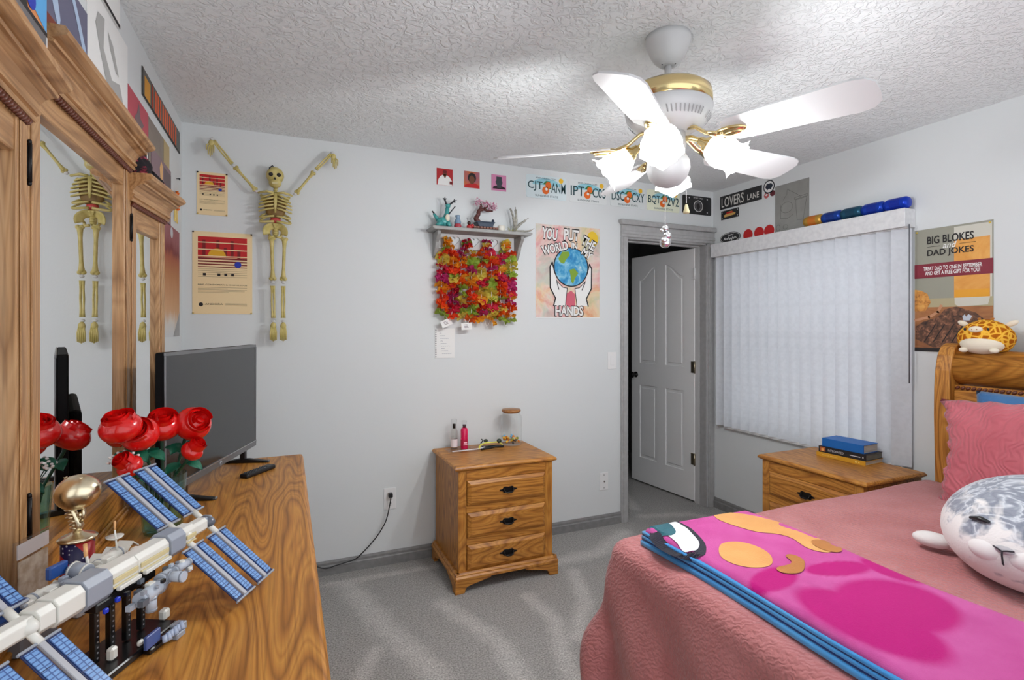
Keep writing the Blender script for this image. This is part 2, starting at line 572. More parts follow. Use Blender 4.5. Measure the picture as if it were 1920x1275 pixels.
for hpts in holes:
    holed_plate('door_panel', shrink(hpts, 0.022), [], 0.001, 0.009, DOORW, dr, 0.004)
b = MB(); b.lathe([(0.026, 0), (0.026, 0.006), (0.01, 0.01), (0.01, 0.03), (0.024, 0.036), (0.028, 0.05), (0.022, 0.062), (0, 0.064)], 16, T(-DW + 0.06, 0.0, 0.95) @ rotm(R(90), 0, 0))
b.lathe([(0.026, 0), (0.026, 0.006), (0.01, 0.01), (0.01, 0.03), (0.024, 0.036), (0.028, 0.05), (0.022, 0.062), (0, 0.064)], 16, T(-DW + 0.06, 0.038, 0.95) @ rotm(R(-90), 0, 0))
b.build('door_knob', BLACKM, dr)
HINGE = mat('aged_brass_hinge', (0.42, 0.36, 0.26, 1), 0.35, 1.0)
for z in (0.33, 1.06, 1.80):
    b = MB(); b.box(-0.034, -0.003, z - 0.045, 0.0, 0.0, z + 0.045); b.cyl((0.004, -0.006, z - 0.047), (0.004, -0.006, z + 0.047), 0.007, seg=10); b.box(0.002, 0.0, z - 0.045, 0.005, 0.034, z + 0.045)
    b.build('hinge', HINGE if z < 1.5 else WHITE, dr)

# hanging clothes glimpsed in the hall past the door's edge
t = thing('hanging_coat', 'black coat hanging in the dark hall past the door edge', 'coat', (2.98, 4.55, 0.2))
b = MB()
b.grid(lambda u, v: ((0.20 - 0.10 * v * v) * math.cos(2 * PI * u) * (1 + 0.06 * math.sin(14 * PI * u)), 0.09 * (1 - 0.4 * v) * math.sin(2 * PI * u) * (1 + 0.1 * math.sin(10 * PI * u)), 0.25 + 0.95 * v), 40, 8)
b.build('coat_body', mat('black_wool', lin(16, 16, 18), 0.9), t)
for s in (-1, 1):
    b = MB(); b.tube([(s * 0.09, 0, 1.18), (s * 0.19, -0.02, 0.95), (s * 0.22, -0.03, 0.55)], [0.05, 0.05, 0.04], 10); b.build('sleeve', MATS['black_wool'], t)
b = MB(); b.tube([(-0.11, 0, 1.19), (0, 0, 1.235), (0.11, 0, 1.19)], 0.012, 8); b.tube([(0, 0, 1.235), (0.02, 0, 1.28), (0, 0, 1.31), (-0.025, 0, 1.29)], 0.004, 6)
b.build('hanger', WHITE, t)

# window and sill behind the blind
wn = bpy.data.objects.new('window_1', None); C.objects.link(wn); tag(wn, None, None, None, 'structure')
b = MB()
for (y0, y1, z0, z1) in ((WY0, WY0 + 0.05, WZ0, WZ1), (WY1 - 0.05, WY1, WZ0, WZ1), (WY0 + 0.05, WY1 - 0.05, WZ0, WZ0 + 0.05), (WY0 + 0.05, WY1 - 0.05, WZ1 - 0.05, WZ1), (WY0 + 0.05, WY1 - 0.05, 1.27, 1.32)):
    b.box(XR + 0.05, y0, z0, XR + 0.10, y1, z1)
b.build('window_frame', WHITE, wn, 0.003)
for (z0, z1) in ((WZ0 + 0.05, 1.27), (1.32, WZ1 - 0.05)):
    b = MB(); b.box(XR + 0.072, WY0 + 0.05, z0, XR + 0.076, WY1 - 0.05, z1); b.build('pane', glass('window_glass'), wn)
b = MB(); b.box(XR - 0.03, WY0 - 0.06, 0.632, XR + 0.05, WY1 + 0.04, 0.654); b.build('window_sill', WHITE, wn, 0.004)

# ------------------------------------------------------------------ ceiling fan with light kit
FX, FY = 1.262, 1.508
fan = thing('ceiling_fan', 'white five blade ceiling fan with brass fittings and lit tulip lamps', 'ceiling fan', (FX, FY, ZC))
FANW = mat('fan_white', lin(206, 207, 208), 0.35)
b = MB(); b.lathe([(0.079, 0), (0.079, -0.02), (0.074, -0.035), (0.072, -0.04), (0.064, -0.062), (0.05, -0.085), (0.032, -0.102), (0.022, -0.105)], 36)
can = b.build('canopy', FANW, fan)
for a in (60, 180, 300):
    b = MB(); b.ell((0.024 * math.cos(R(a)), 0.024 * math.sin(R(a)), -0.1015), (0.006, 0.006, 0.003), 8, 6); b.build('vent_hole', BLACK, can)
b = MB(); b.cyl((0, 0, -0.1), (0, 0, -0.2), 0.0125); b.build('downrod', FANW, fan)
b = MB(); b.lathe([(0.02, -0.17), (0.05, -0.178), (0.085, -0.184)], 36); b.build('rod_cover', FANW, fan)
b = MB(); b.lathe([(0.085, -0.184), (0.13, -0.19), (0.148, -0.205), (0.152, -0.225), (0.152, -0.256)], 44); b.build('motor_band', BRASS, fan)
b = MB(); b.lathe([(0.152, -0.256), (0.154, -0.262), (0.148, -0.29), (0.125, -0.32), (0.09, -0.342), (0.06, -0.35)], 44)
hs = b.build('motor_housing', FANW, fan)
b = MB()
for k in range(60):
    a = 2 * PI * k / 60
    if k % 12 in (0, 1): continue
    M = rotm(0, 0, a)
    b.add([(0.144, -0.0022, -0.297), (0.144, 0.0022, -0.299), (0.128, 0.0062, -0.319), (0.128, 0.0018, -0.317)], [(0, 1, 2, 3)], M @ T(0.0028, 0, -0.0008))
tag(b.build('vent_slots', mat('vent_grey', lin(150, 150, 152), 0.5), hs), None, None, None, 'stuff')
b = MB(); b.lathe([(0.06, -0.35), (0.062, -0.40), (0.058, -0.415), (0.03, -0.42)], 32); b.build('switch_housing', FANW, fan)
# light kit body and bowl
b = MB(); b.lathe([(0.03, -0.42), (0.062, -0.428), (0.075, -0.45), (0.077, -0.475), (0.066, -0.508), (0.045, -0.53), (0.018, -0.54), (0.0, -0.541)], 36)
b.build('light_kit_bowl', FANW, fan)
def rrect_blade():
    """plan outline of a blade along +X, r from root to tip"""
    out = []
    r0, r1 = 0.205, 0.640
    def hw(t): return 0.060 + 0.016 * t
    out += [(r0, -0.035), (r0 + 0.03, -hw(0.1))]
    for i in range(5): out.append((r0 + 0.06 + (r1 - r0 - 0.12) * i / 4, -hw(0.15 + 0.75 * i / 4)))
    out += [(r1 - 0.025, -0.066), (r1 - 0.004, -0.042), (r1, 0.0), (r1 - 0.004, 0.042), (r1 - 0.025, 0.066)]
    for i in range(5): out.append((r1 - 0.06 - (r1 - r0 - 0.12) * i / 4, hw(0.9 - 0.75 * i / 4)))
    out += [(r0 + 0.03, hw(0.1)), (r0, 0.035)]
    return out
bl = MB(); bl.prism(rrect_blade(), -0.003, 0.003, rotm(R(90), 0, 0))
blade_me = bl.mesh('blade'); blade_me.materials.append(mat('blade_white', lin(212, 213, 214), 0.4))
ir = MB()
ir.tube([(0.055, 0, 0.055), (0.10, 0, 0.045), (0.14, 0, 0.012), (0.185, 0, -0.006)], [0.012, 0.011, 0.011, 0.016], 10, flat=0.6)
ir.ell((0.225, 0, -0.006), (0.055, 0.026, 0.012), 20, 10)
ir.ell((0.235, 0, -0.015), (0.032, 0.013, 0.010), 16, 8)
for s in (-1, 1): ir.ell((0.205, s * 0.014, -0.014), (0.006, 0.006, 0.005), 8, 6)
iron_me = ir.mesh('blade_iron'); iron_me.materials.append(BRASS)
for k in range(5):
    a = R(-141.7 + 72 * k)
    o = bpy.data.objects.new('blade', blade_me); C.objects.link(o); o.parent = fan
    o.matrix_local = T(0, 0, -0.388) @ rotm(0, 0, a) @ rotm(R(-17), 0, 0) @ rotm(0, R(1.0), 0)
    i2 = bpy.data.objects.new('blade_iron', iron_me); C.objects.link(i2); i2.parent = fan
    i2.matrix_local = T(0, 0, -0.392) @ rotm(0, 0, a) @ rotm(R(-13), 0, 0)
# four lamps
SHADE = mat('lit_opal_glass', (1, 1, 1, 1), 0.3, emit=(0.975, 0.99, 1.0, 1), es=3.2)
sh = MB()
def ruffle(i, a, r, z):
    k = max(0, (i - 5) / 4.0)
    lobe = max(0.0, math.cos(2.5 * a)) ** 2 if False else max(0.0, math.cos(5 * a)) ** 1.5
    return r * (1 + 0.015 * math.cos(10 * a)) + k * k * (0.008 * lobe), z + k * k * 0.008 * lobe
sh.lathe([(0.022, 0.0), (0.034, 0.008), (0.048, 0.026), (0.056, 0.048), (0.057, 0.068), (0.053, 0.084), (0.050, 0.096), (0.052, 0.106), (0.060, 0.114), (0.066, 0.117)], 36, None, True, False, ruffle)
shade_me = sh.mesh('lamp_shade'); shade_me.materials.append(SHADE)
cp = MB(); cp.lathe([(0.008, -0.035), (0.014, -0.03), (0.018, -0.012), (0.028, -0.004), (0.032, 0.006), (0.034, 0.018), (0.03, 0.022)], 20)
cup_me = cp.mesh('lamp_cup'); cup_me.materials.append(BRASS)
bu = MB(); bu.lathe([(0.012, 0.0), (0.014, 0.02), (0.027, 0.05), (0.03, 0.065), (0.022, 0.083), (0.0, 0.09)], 16)
bulb_me = bu.mesh('bulb'); bulb_me.materials.append(mat('bulb_glow', (1, 1, 1, 1), 0.3, emit=(1, 0.98, 0.95, 1), es=6.0))
for k in range(4):
    a = R(-135 + 90 * k)
    d = Vector((math.cos(a), math.sin(a), 0))
    am = MB()
    am.tube([tuple(d * 0.05 + Vector((0, 0, -0.372))), tuple(d * 0.08 + Vector((0, 0, -0.374))), tuple(d * 0.105 + Vector((0, 0, -0.384))), tuple(d * 0.118 + Vector((0, 0, -0.393)))], [0.009, 0.011, 0.009, 0.012], 10)
    arm = am.build('lamp_arm', BRASS, fan)
    M = T(*(d * 0.132 + Vector((0, 0, -0.402)))) @ rotm(0, 0, a) @ rotm(0, R(124), 0)
    for nm, me in (('lamp_cup', cup_me), ('lamp_shade', shade_me), ('bulb', bulb_me)):
        o = bpy.data.objects.new(nm, me); C.objects.link(o); o.parent = arm; o.matrix_local = M
    ld = bpy.data.lights.new('lamp_light', 'POINT'); ld.energy = LAMP_WATTS; ld.color = (0.97, 0.99, 1.0); ld.shadow_soft_size = 0.03
    lo = bpy.data.objects.new('lamp_light', ld); C.objects.link(lo); lo.parent = arm
    lo.matrix_local = M @ T(0, 0, 0.125)
# pull chains
b = MB()
for k in range(26): b.ell((0.012, 0.03, -0.545 - k * 0.0048), (0.0019, 0.0019, 0.0024), 6, 4)
ch = b.build('pull_chain', SILVER, fan)
b = MB()
for (x, y, z, r) in ((0.012, 0.03, -0.683, 0.013), (0.016, 0.024, -0.71, 0.016), (0.002, 0.036, -0.69, 0.009), (0.02, 0.036, -0.694, 0.009), (0.012, 0.03, -0.735, 0.021), (0.0, 0.022, -0.728, 0.012), (0.025, 0.03, -0.728, 0.012)):
    b.ell((x, y, z), (r, r, r * 0.95), 14, 9)
b.build('silver_charm', SILVER, ch)
b = MB()
for k in range(20): b.ell((0.075, -0.01, -0.50 - k * 0.0048), (0.0019, 0.0019, 0.0024), 6, 4)
ch = b.build('pull_chain', SILVER, fan)
b = MB(); b.lathe([(0.002, 0.012), (0.005, 0.008), (0.008, -0.004), (0.012, -0.018), (0.010, -0.022), (0, -0.023)], 14, T(0.075, -0.01, -0.608)); b.build('bell_fob', mat('ivory_fob', lin(214, 204, 160), 0.4), ch)

# ------------------------------------------------------------------ nightstands
HANDLE_ME = {}
def handle_meshes():
    if HANDLE_ME: return HANDLE_ME
    p = MB()
    out = []
    for i in range(28):
        a = 2 * PI * i / 28
        r = 1 + 0.16 * math.cos(6 * a)
        out.append((0.046 * math.cos(a) * r * (0.82 + 0.18 * abs(math.cos(a))), 0.0165 * math.sin(a) * r))
    p.prism(out, -0.003, 0.0)
    for s in (-1, 1): p.ell((s * 0.026, -0.006, 0.003), (0.006, 0.007, 0.006), 10, 6)
    HANDLE_ME['p'] = p.mesh('backplate', 0.0008); HANDLE_ME['p'].materials.append(BLACKM)
    q = MB(); q.tube([(-0.026, -0.009, 0.003), (-0.024, -0.015, -0.008), (-0.012, -0.018, -0.013), (0, -0.019, -0.011), (0.012, -0.018, -0.013), (0.024, -0.015, -0.008), (0.026, -0.009, 0.003)], [0.003, 0.0035, 0.004, 0.006, 0.004, 0.0035, 0.003], 8)
    HANDLE_ME['b'] = q.mesh('bail'); HANDLE_ME['b'].materials.append(BLACKM)
    return HANDLE_ME
def drawer(parent, x0, x1, z0, z1, y, m):
    """raised panel drawer front facing -Y with a bail pull"""
    b = MB()
    c, e = 0.018, 0.012
    pts = [(x0, z0), (x1, z0), (x1, z1), (x0, z1)]
    inn = [(x0 + c, z0 + c), (x1 - c, z0 + c), (x1 - c, z1 - c), (x0 + c, z1 - c)]
    vs = [(p[0], y, p[1]) for p in pts] + [(p[0], y - 0.004, p[1]) for p in pts] + [(p[0], y - 0.004 - e, p[1]) for p in inn] + [(p[0], y + 0.3, p[1]) for p in pts]
    fs = [(8, 9, 10, 11)]
    for i in range(4):
        j = (i + 1) % 4
        fs += [(i, j, 4 + j, 4 + i), (4 + i, 4 + j, 8 + j, 8 + i), (12 + i, 12 + j, j, i)]
    b.add(vs, fs)
    d = b.build('drawer', m, parent)
    hm = handle_meshes()
    h = bpy.data.objects.new('drawer_pull', hm['p']); C.objects.link(h); h.parent = d
    h.location = ((x0 + x1) / 2, y - 0.0165, (z0 + z1) / 2)
    h2 = bpy.data.objects.new('bail', hm['b']); C.objects.link(h2); h2.parent = d; h2.location = h.location
    return d
def top_slab(x0, x1, y0, y1, z0, z1, M=None):
    """table top with an ogee-ish edge"""
    b = MB()
    e = 0.012
    rings = [(-e * 1.2, z0), (0, z0 + (z1 - z0) * 0.35), (0, z0 + (z1 - z0) * 0.6), (-e * 0.5, z1 - 0.003), (-e, z1)]
    vs = []; fs = []
    for (o, z) in rings:
        vs += [(x0 - o, y0 - o, z), (x1 + o, y0 - o, z), (x1 + o, y1 + o, z), (x0 - o, y1 + o, z)]
    for i in range(len(rings) - 1):
        for k in range(4):
            j = (k + 1) % 4
            fs.append((i * 4 + k, i * 4 + j, (i + 1) * 4 + j, (i + 1) * 4 + k))
    fs.append((3, 2, 1, 0)); n = (len(rings) - 1) * 4; fs.append((n, n + 1, n + 2, n + 3))
    b.add(vs, fs, M)
    return b
def foot_poly(w, h):
    return [(0, 0), (0.052, 0), (0.056, 0.018), (0.066, 0.03), (0.085, 0.036), (0.105, 0.04), (w, h - 0.012), (w, h), (0, h)]
def nightstand(label, loc, rz, w=0.60, d=0.47, h=0.66):
    t = thing('nightstand', label, 'nightstand', loc, rz, 'matching oak nightstands')
    bw, bd = w - 0.045, d - 0.03
    x0, x1, y0, y1 = -bw / 2, bw / 2, -bd / 2, bd / 2
    zb = 0.095
    b = MB(); b.box(x0, y0, zb, x0 + 0.02, y1, h - 0.028); b.build('side_panel', OAKZ, t)
    b = MB(); b.box(x1 - 0.02, y0, zb, x1, y1, h - 0.028); b.build('side_panel', OAKZ, t)
    b = MB(); b.box(x0 + 0.02, y1 - 0.012, zb, x1 - 0.02, y1, h - 0.028); b.build('back_panel', OAKZ, t)
    sw = 0.045
    for xa in (x0, x1 - sw):
        b = MB(); b.box(xa, y0 - 0.012, zb, xa + sw, y0, h - 0.028); b.build('face_stile', OAKZ, t, 0.0015)
    zt = h - 0.028
    rows = [(zb + 0.01, zb + 0.145), (zb + 0.18, zb + 0.315), (zb + 0.35, zb + 0.485)]
    zs = [zb] + [v for r in rows for v in r] + [zt]
    for k in range(0, len(zs), 2):
        b = MB(); b.box(x0 + sw, y0 - 0.012, zs[k], x1 - sw, y0, zs[k + 1]); b.build('drawer_rail', OAKX, t)
    b = top_slab(-w / 2, w / 2, -d / 2 - 0.01, d / 2 - 0.01, h - 0.028, h); b.build('top', OAKX, t)
    b = MB()
    b.prism([(x0, zb - 0.002), (x1, zb - 0.002), (x1, zb + 0.0), (x0, zb + 0.0)], y0, y1)
    prof = [(0, 0), (0.028, 0), (0.028, 0.012), (0.02, 0.02), (0.02, 0.026), (0.012, 0.036), (0, 0.036)]
    for (M, a0, a1) in ((T(0, y0 - 0.012, 0.068) @ rotm(0, 0, -PI / 2), x0 - 0.02, x1 + 0.02), (T(x0, 0, 0.068) @ Matrix.Diagonal((-1, 1, 1, 1)), y0 - 0.03, y1), (T(x1, 0, 0.068), y0 - 0.03, y1)):
        b.prism(prof, a0, a1, M)
    b.build('base_moulding', OAKX, t)
    for (sx, sy) in ((-1, -1), (1, -1), (-1, 1), (1, 1)):
        b = MB()
        wd = 0.2 if sy < 0 else 0.16
        f = foot_poly(wd, 0.07)
        yy = y0 - 0.036 if sy < 0 else y1 - 0.022
        M = T(sx * (bw / 2 + 0.024), 0, 0) @ Matrix.Diagonal((-sx, 1, 1, 1))
        if sy < 0: b.prism(f, yy, yy + 0.022, M)
        g = foot_poly(0.16, 0.07)
        M2 = T(sx * (bw / 2 + 0.024), y0 - 0.036 if sy < 0 else y1, 0) @ rotm(0, 0, PI / 2) @ Matrix.Diagonal((1 if sy < 0 else -1, 1, 1, 1))
        b.prism(g, 0 if sx > 0 else -0.022, 0.022 if sx > 0 else 0, M2)
        b.build('foot', OAKX, t, 0.002)
    for (z0, z1) in rows:
        drawer(t, x0 + sw + 0.003, x1 - sw - 0.003, z0 + 0.002, z1 - 0.002, y0 - 0.012, OAKX)
    return t
ns1 = nightstand('oak three drawer nightstand against the back wall, jar and pink bottle on top', (1.105, 2.865, 0), 0)
ns2 = nightstand('oak nightstand beside the bed under the blinds with books on top', (2.745, 1.905, 0), -PI / 2, w=0.62)

# ------------------------------------------------------------------ dresser
DY0, DY1, DTOP = 0.70, 2.42, 0.852
DXF = 0.064
dr2 = thing('dresser', 'long oak dresser along the left wall with swirling grain top', 'dresser', (XL + 0.012, (DY0 + DY1) / 2, 0), PI / 2)
dl = (DY1 - DY0); dd = DXF - (XL + 0.012)
b = top_slab(-dl / 2, dl / 2, -dd, 0, DTOP - 0.035, DTOP); b.build('top', OAKX, dr2)
bx0, bx1, by0 = -dl / 2 + 0.03, dl / 2 - 0.03, -dd + 0.035
for s in (bx0, bx1 - 0.02):
    b = MB(); b.box(s, by0, 0.08, s + 0.02, -0.005, DTOP - 0.035); b.build('side_panel', OAKZ, dr2)
b = MB(); b.box(bx0 + 0.02, -0.017, 0.08, bx1 - 0.02, -0.005, DTOP - 0.035); b.build('back_panel', OAKZ, dr2)
cw = (bx1 - bx0 - 0.08) / 3
b = MB()
for k in range(4): b.box(bx0 + k * (cw + 0.02), by0 - 0.012, 0.08, bx0 + k * (cw + 0.02) + 0.02, by0, DTOP - 0.035)
for z in (0.08, 0.32, 0.56, 0.797): b.box(bx0, by0 - 0.011, z, bx1, by0, z + 0.02)
b.build('face_frame', OAKZ, dr2)
b = MB(); b.box(bx0 - 0.012, by0 - 0.024, 0.0, bx1 + 0.012, -0.005, 0.08); b.build('plinth', OAKX, dr2, 0.006)
for i in range(3):
    for k in range(3):
        drawer(dr2, bx0 + 0.023 + k * (cw + 0.02), bx0 + 0.017 + k * (cw + 0.02) + cw, 0.104 + 0.24 * i, 0.316 + 0.24 * i, by0 - 0.012, OAKX)

# ------------------------------------------------------------------ three part dresser mirror
mi = thing('dresser_mirror', 'tall oak dresser mirror with hinged side wings and carved crowns', 'mirror', (XL + 0.012, 0, DTOP + 0.0006))
def crown_prof(): return [(0, 0), (0.012, 0), (0.016, 0.006), (0.012, 0.011), (0.018, 0.013), (0.020, 0.019), (0.014, 0.022), (0.017, 0.032), (0.026, 0.044), (0.038, 0.050), (0.044, 0.051), (0.046, 0.056), (0.041, 0.059), (0.052, 0.062), (0.064, 0.068), (0.067, 0.075), (0.062, 0.084), (0, 0.084)]
def mirror_panel(name, x0, x1, ztop, zglass, M, y_hinge=0.0):
    """framed mirror; local x runs along the dresser, front faces -y"""
    p = bpy.data.objects.new(name, None); C.objects.link(p); p.parent = mi; p.matrix_local = M
    f, g = -0.047, -0.032
    sw = 0.055
    gz0 = 0.093
    for a in (x0, x1 - sw):
        b = MB(); b.box(a, f, 0, a + sw, 0, ztop); b.box(a + 0.012, f - 0.003, 0.02, a + sw - 0.012, f, ztop - 0.02); b.build('stile', HOAKZ, p, 0.003)
    b = MB(); b.box(x0 + sw, f + 0.003, zglass, x1 - sw, 0, ztop); b.build('top_rail', HOAKX, p, 0.002)
    b = MB(); b.box(x0 + sw, f + 0.002, 0.0, x1 - sw, 0, gz0); b.box(x0 + sw, f - 0.012, 0, x1 - sw, f + 0.002, 0.014); b.box(x0 + sw, f - 0.006, 0.014, x1 - sw, f + 0.002, 0.024); b.build('bottom_rail', OAKX, p, 0.003)
    b = MB(); b.box(x0 + sw - 0.002, g, gz0 - 0.002, x1 - sw + 0.002, g + 0.004, zglass + 0.002); b.build('mirror_glass', MIRROR, p)
    b = MB()
    b.prism(crown_prof(), x0 - 0.012, x1 + 0.012, T(0, f + 0.003, ztop - 0.006) @ rotm(0, 0, -PI / 2))
    b.box(x0 - 0.01, f, ztop - 0.006, x1 + 0.01, 0, ztop + 0.078)
    b.build('crown', HOAKX, p)
    b = MB()
    n = int((x1 - x0) / 0.0135)
    for k in range(n):
        x = x0 + 0.006 + (x1 - x0 - 0.012) * (k + 0.5) / n
        b.ell((0, 0, 0), (0.0042, 0.007, 0.010), 8, 6, T(x, f - 0.004, ztop - 0.013) @ rotm(0, R(38), 0))
    b.build('rope_trim', ROPE_DARK, p)
    return p
ROT = rotm(0, 0, PI / 2)
CY0, CY1 = 1.226, 1.902
mirror_panel('centre_mirror', CY0, CY1, 1.025, 0.958, ROT)
Lw = 0.325
mirror_panel('side_wing', 0, Lw, 0.930, 0.850, ROT @ T(CY1 + 0.004, 0, 0) @ rotm(0, 0, R(-5.5)))
mirror_panel('side_wing', -Lw, 0, 0.930, 0.850, ROT @ T(CY0 - 0.004, 0, 0) @ rotm(0, 0, R(5.0)))
for y in (CY0 - 0.003, CY1 + 0.003):
    for z in (0.845, 0.2):
        b = MB(); b.cyl((y, -0.051, z - 0.035), (y, -0.051, z + 0.035), 0.0042, seg=8); b.box(y - 0.009, -0.0505, z - 0.03, y + 0.009, -0.049, z + 0.03)
        for s in (-1, 1): b.ell((y, -0.051, z + s * 0.038), (0.004, 0.004, 0.005), 8, 6)
        o = b.build('hinge', BLACKM, mi); o.matrix_local = ROT

# ------------------------------------------------------------------ bed
bed = thing('bed', 'oak sleigh bed with rolled headboard standing against the window wall', 'bed', (0, 0, 0))
BX0, BX1, BY0, BY1, BZ = 1.09, 2.80, 0.06, 1.50, 0.655
b = MB(); b.box(BX0 + 0.05, BY0 + 0.05, 0.36, BX1, BY1 - 0.05, BZ - 0.02); b.build('mattress', mat('mattress_white', lin(220, 218, 214), 0.9), bed, 0.05, 3)
b = MB(); b.box(BX0 + 0.06, BY0 + 0.06, 0.17, BX1, BY1 - 0.06, 0.355); b.build('box_spring', mat('box_spring_beige', lin(200, 190, 176), 0.9), bed, 0.02, 2)
for (sx, sy) in ((BX0 + 0.12, BY0 + 0.12), (BX0 + 0.12, BY1 - 0.12)):
    b = MB(); b.cyl((sx, sy, 0), (sx, sy, 0.17), 0.025); b.build('bed_leg', BLACKM, bed)
# headboard: posts with a scrolled outline (profile in XZ, extruded in Y)
def post_outline():
    front = [(2.835, 0.0), (2.835, 0.55), (2.828, 0.80), (2.822, 0.98), (2.824, 1.10), (2.832, 1.19), (2.850, 1.26), (2.878, 1.303), (2.915, 1.318)]
    back = [(2.955, 1.312), (2.990, 1.285), (3.006, 1.24), (3.0, 1.185), (2.972, 1.145), (2.945, 1.12), (2.93, 1.05), (2.926, 0.95), (2.93, 0.80), (2.935, 0.55), (2.935, 0.0)]
    return front + back
for (y0, y1) in ((1.425, 1.49), (0.07, 0.135)):
    b = MB(); b.prism(post_outline(), y0, y1); b.build('headboard_post', OAKZ, bed, 0.006, 2)
HY0, HY1 = 0.135, 1.425
b = MB(); b.lathe([(0.082, HY0), (0.082, HY1)], 40, T(2.925, 0, 1.205) @ rotm(R(-90), 0, 0)); b.build('headboard_roll', OAKY, bed)
b = MB()
n = 62
for k in range(n):
    b.ell((0, 0, 0), (0.008, 0.012, 0.0075), 8, 6, T(2.868, HY0 + (HY1 - HY0) * (k + 0.5) / n, 1.112) @ rotm(R(-38), 0, 0))
b.build('rope_trim', ROPE_DARK, bed)
b = MB(); b.box(2.868, HY0, 0.40, 2.895, HY1, 1.125); b.build('headboard_panel', OAKY, bed)
b = MB(); b.box(2.858, HY0, 1.04, 2.868, HY1, 1.10); b.box(2.858, HY0, 0.45, 2.868, HY0 + 0.08, 1.04); b.box(2.858, HY1 - 0.08, 0.45, 2.868, HY1, 1.04); b.build('panel_frame', OAKY, bed, 0.003)
b = MB(); b.box(2.855, 0.55, 0.5, 2.868, 1.1, 1.02); b.build('raised_panel', OAKZ, bed, 0.01)

def fabric(name, c1, c2, bump_kind, rough=0.92):
    if name in MATS: return MATS[name]
    m = mat(name, c1, rough, spec=0.15)
    m.node_tree.nodes['Principled BSDF'].inputs['Sheen Weight'].default_value = 0.25
    t = NT(m); v = t.coord()
    n = t.noise(v, 260, 2)
    big = t.noise(v, 7, 2)
    t.l(t.ramp(big, [(0.35, c1), (0.65, c2)]), t.b.inputs['Base Color'])
    if bump_kind == 'swirl':
        w = t.n('ShaderNodeTexWave', wave_type='RINGS', rings_direction='SPHERICAL')
        w.inputs['Scale'].default_value = 17.0; w.inputs['Distortion'].default_value = 16.0; w.inputs['Detail'].default_value = 1.0; w.inputs['Detail Scale'].default_value = 0.8
        t.l(v, w.inputs['Vector'])
        t.bump(w.outputs['Fac'], 0.5, 0.006)
    elif bump_kind == 'quilt':
        w = t.n('ShaderNodeTexWave', wave_type='BANDS', bands_direction='DIAGONAL')
        w.inputs['Scale'].default_value = 26.0; w.inputs['Distortion'].default_value = 9.0; w.inputs['Detail'].default_value = 2.0; w.inputs['Detail Scale'].default_value = 1.8
        t.l(v, w.inputs['Vector'])
        vo = t.n('ShaderNodeTexVoronoi', feature='DISTANCE_TO_EDGE'); vo.inputs['Scale'].default_value = 60
        t.l(v, vo.inputs['Vector'])
        a = t.n('ShaderNodeMath', operation='MULTIPLY_ADD'); a.inputs[1].default_value = 1.6
        t.l(vo.outputs[0], a.inputs[0]); t.l(w.outputs['Fac'], a.inputs[2])
        w2 = t.n('ShaderNodeTexWave', wave_type='BANDS', bands_direction='X')
        w2.inputs['Scale'].default_value = 15.0; w2.inputs['Distortion'].default_value = 1.2; w2.inputs['Detail'].default_value = 1.0
        t.l(v, w2.inputs['Vector'])
        a2 = t.n('ShaderNodeMath', operation='MULTIPLY_ADD'); a2.inputs[1].default_value = 0.7
        t.l(w2.outputs['Fac'], a2.inputs[0]); t.l(a.outputs[0], a2.inputs[2])
        t.bump(a2.outputs[0], 0.5, 0.004)
    else:
        t.bump(n, 0.35, 0.003)
    return m
QUILT = fabric('rose_quilt', lin(176, 108, 108), lin(186, 120, 120), 'quilt')
SHAM = fabric('rose_sham', lin(186, 96, 106), lin(198, 108, 118), 'swirl')

# quilt: one draped sheet, hanging over foot and sides with loose folds
def quilt_pos(u, v):
    a = -0.62 + (BX1 + 0.02 - BX0 + 0.62) * u
    bb = -0.62 + (BY1 - BY0 + 1.24) * v
    ox = min(a, 0.0)
    wy = BY1 - BY0
    oy = bb if bb < 0 else (bb - wy if bb > wy else 0.0)
    px, py = BX0 + max(a, 0.0), BY0 + min(max(bb, 0.0), wy)
    h = max(abs(ox), abs(oy)) if (ox and oy) else abs(ox) + abs(oy)
    L = math.hypot(ox, oy)
    z = BZ + 0.004 * math.sin(9 * a + 2 * bb) * math.sin(7 * bb)
    if L < 1e-6:
        return (px, py, z)
    h = min(L, 0.64)
    dx, dy = ox / L, oy / L
    r = 0.055
    if h < r * PI / 2:
        an = h / r
        out = r * math.sin(an); dz = r * (1 - math.cos(an))
    else:
        e = h - r * PI / 2
        fl = 0.10 + 0.16 * (2 * abs(dx * dy))
        if oy > 0:
            kf = min(1.0, max(0.0, (2.35 - px) / 0.7)); fl *= kf
        else: kf = 1.0
        wave = kf * 0.020 * math.sin(9.0 * (a * 1.3 - bb * 1.7)) * min(1, e / 0.25)
        out = r + e * fl + wave; dz = r + e * math.sqrt(max(0.0, 1 - fl * fl))
    return (px + dx * out, py + dy * out, max(0.012, z - dz))
q = MB(); q.grid(quilt_pos, 130, 130)
quilt = q.build('bed_quilt', QUILT)
sm = quilt.modifiers.new('thick', 'SOLIDIFY'); sm.thickness = 0.008; sm.offset = 1
tag(quilt, 'dusty rose quilted bedspread draped over the bed to the floor', 'bedspread')

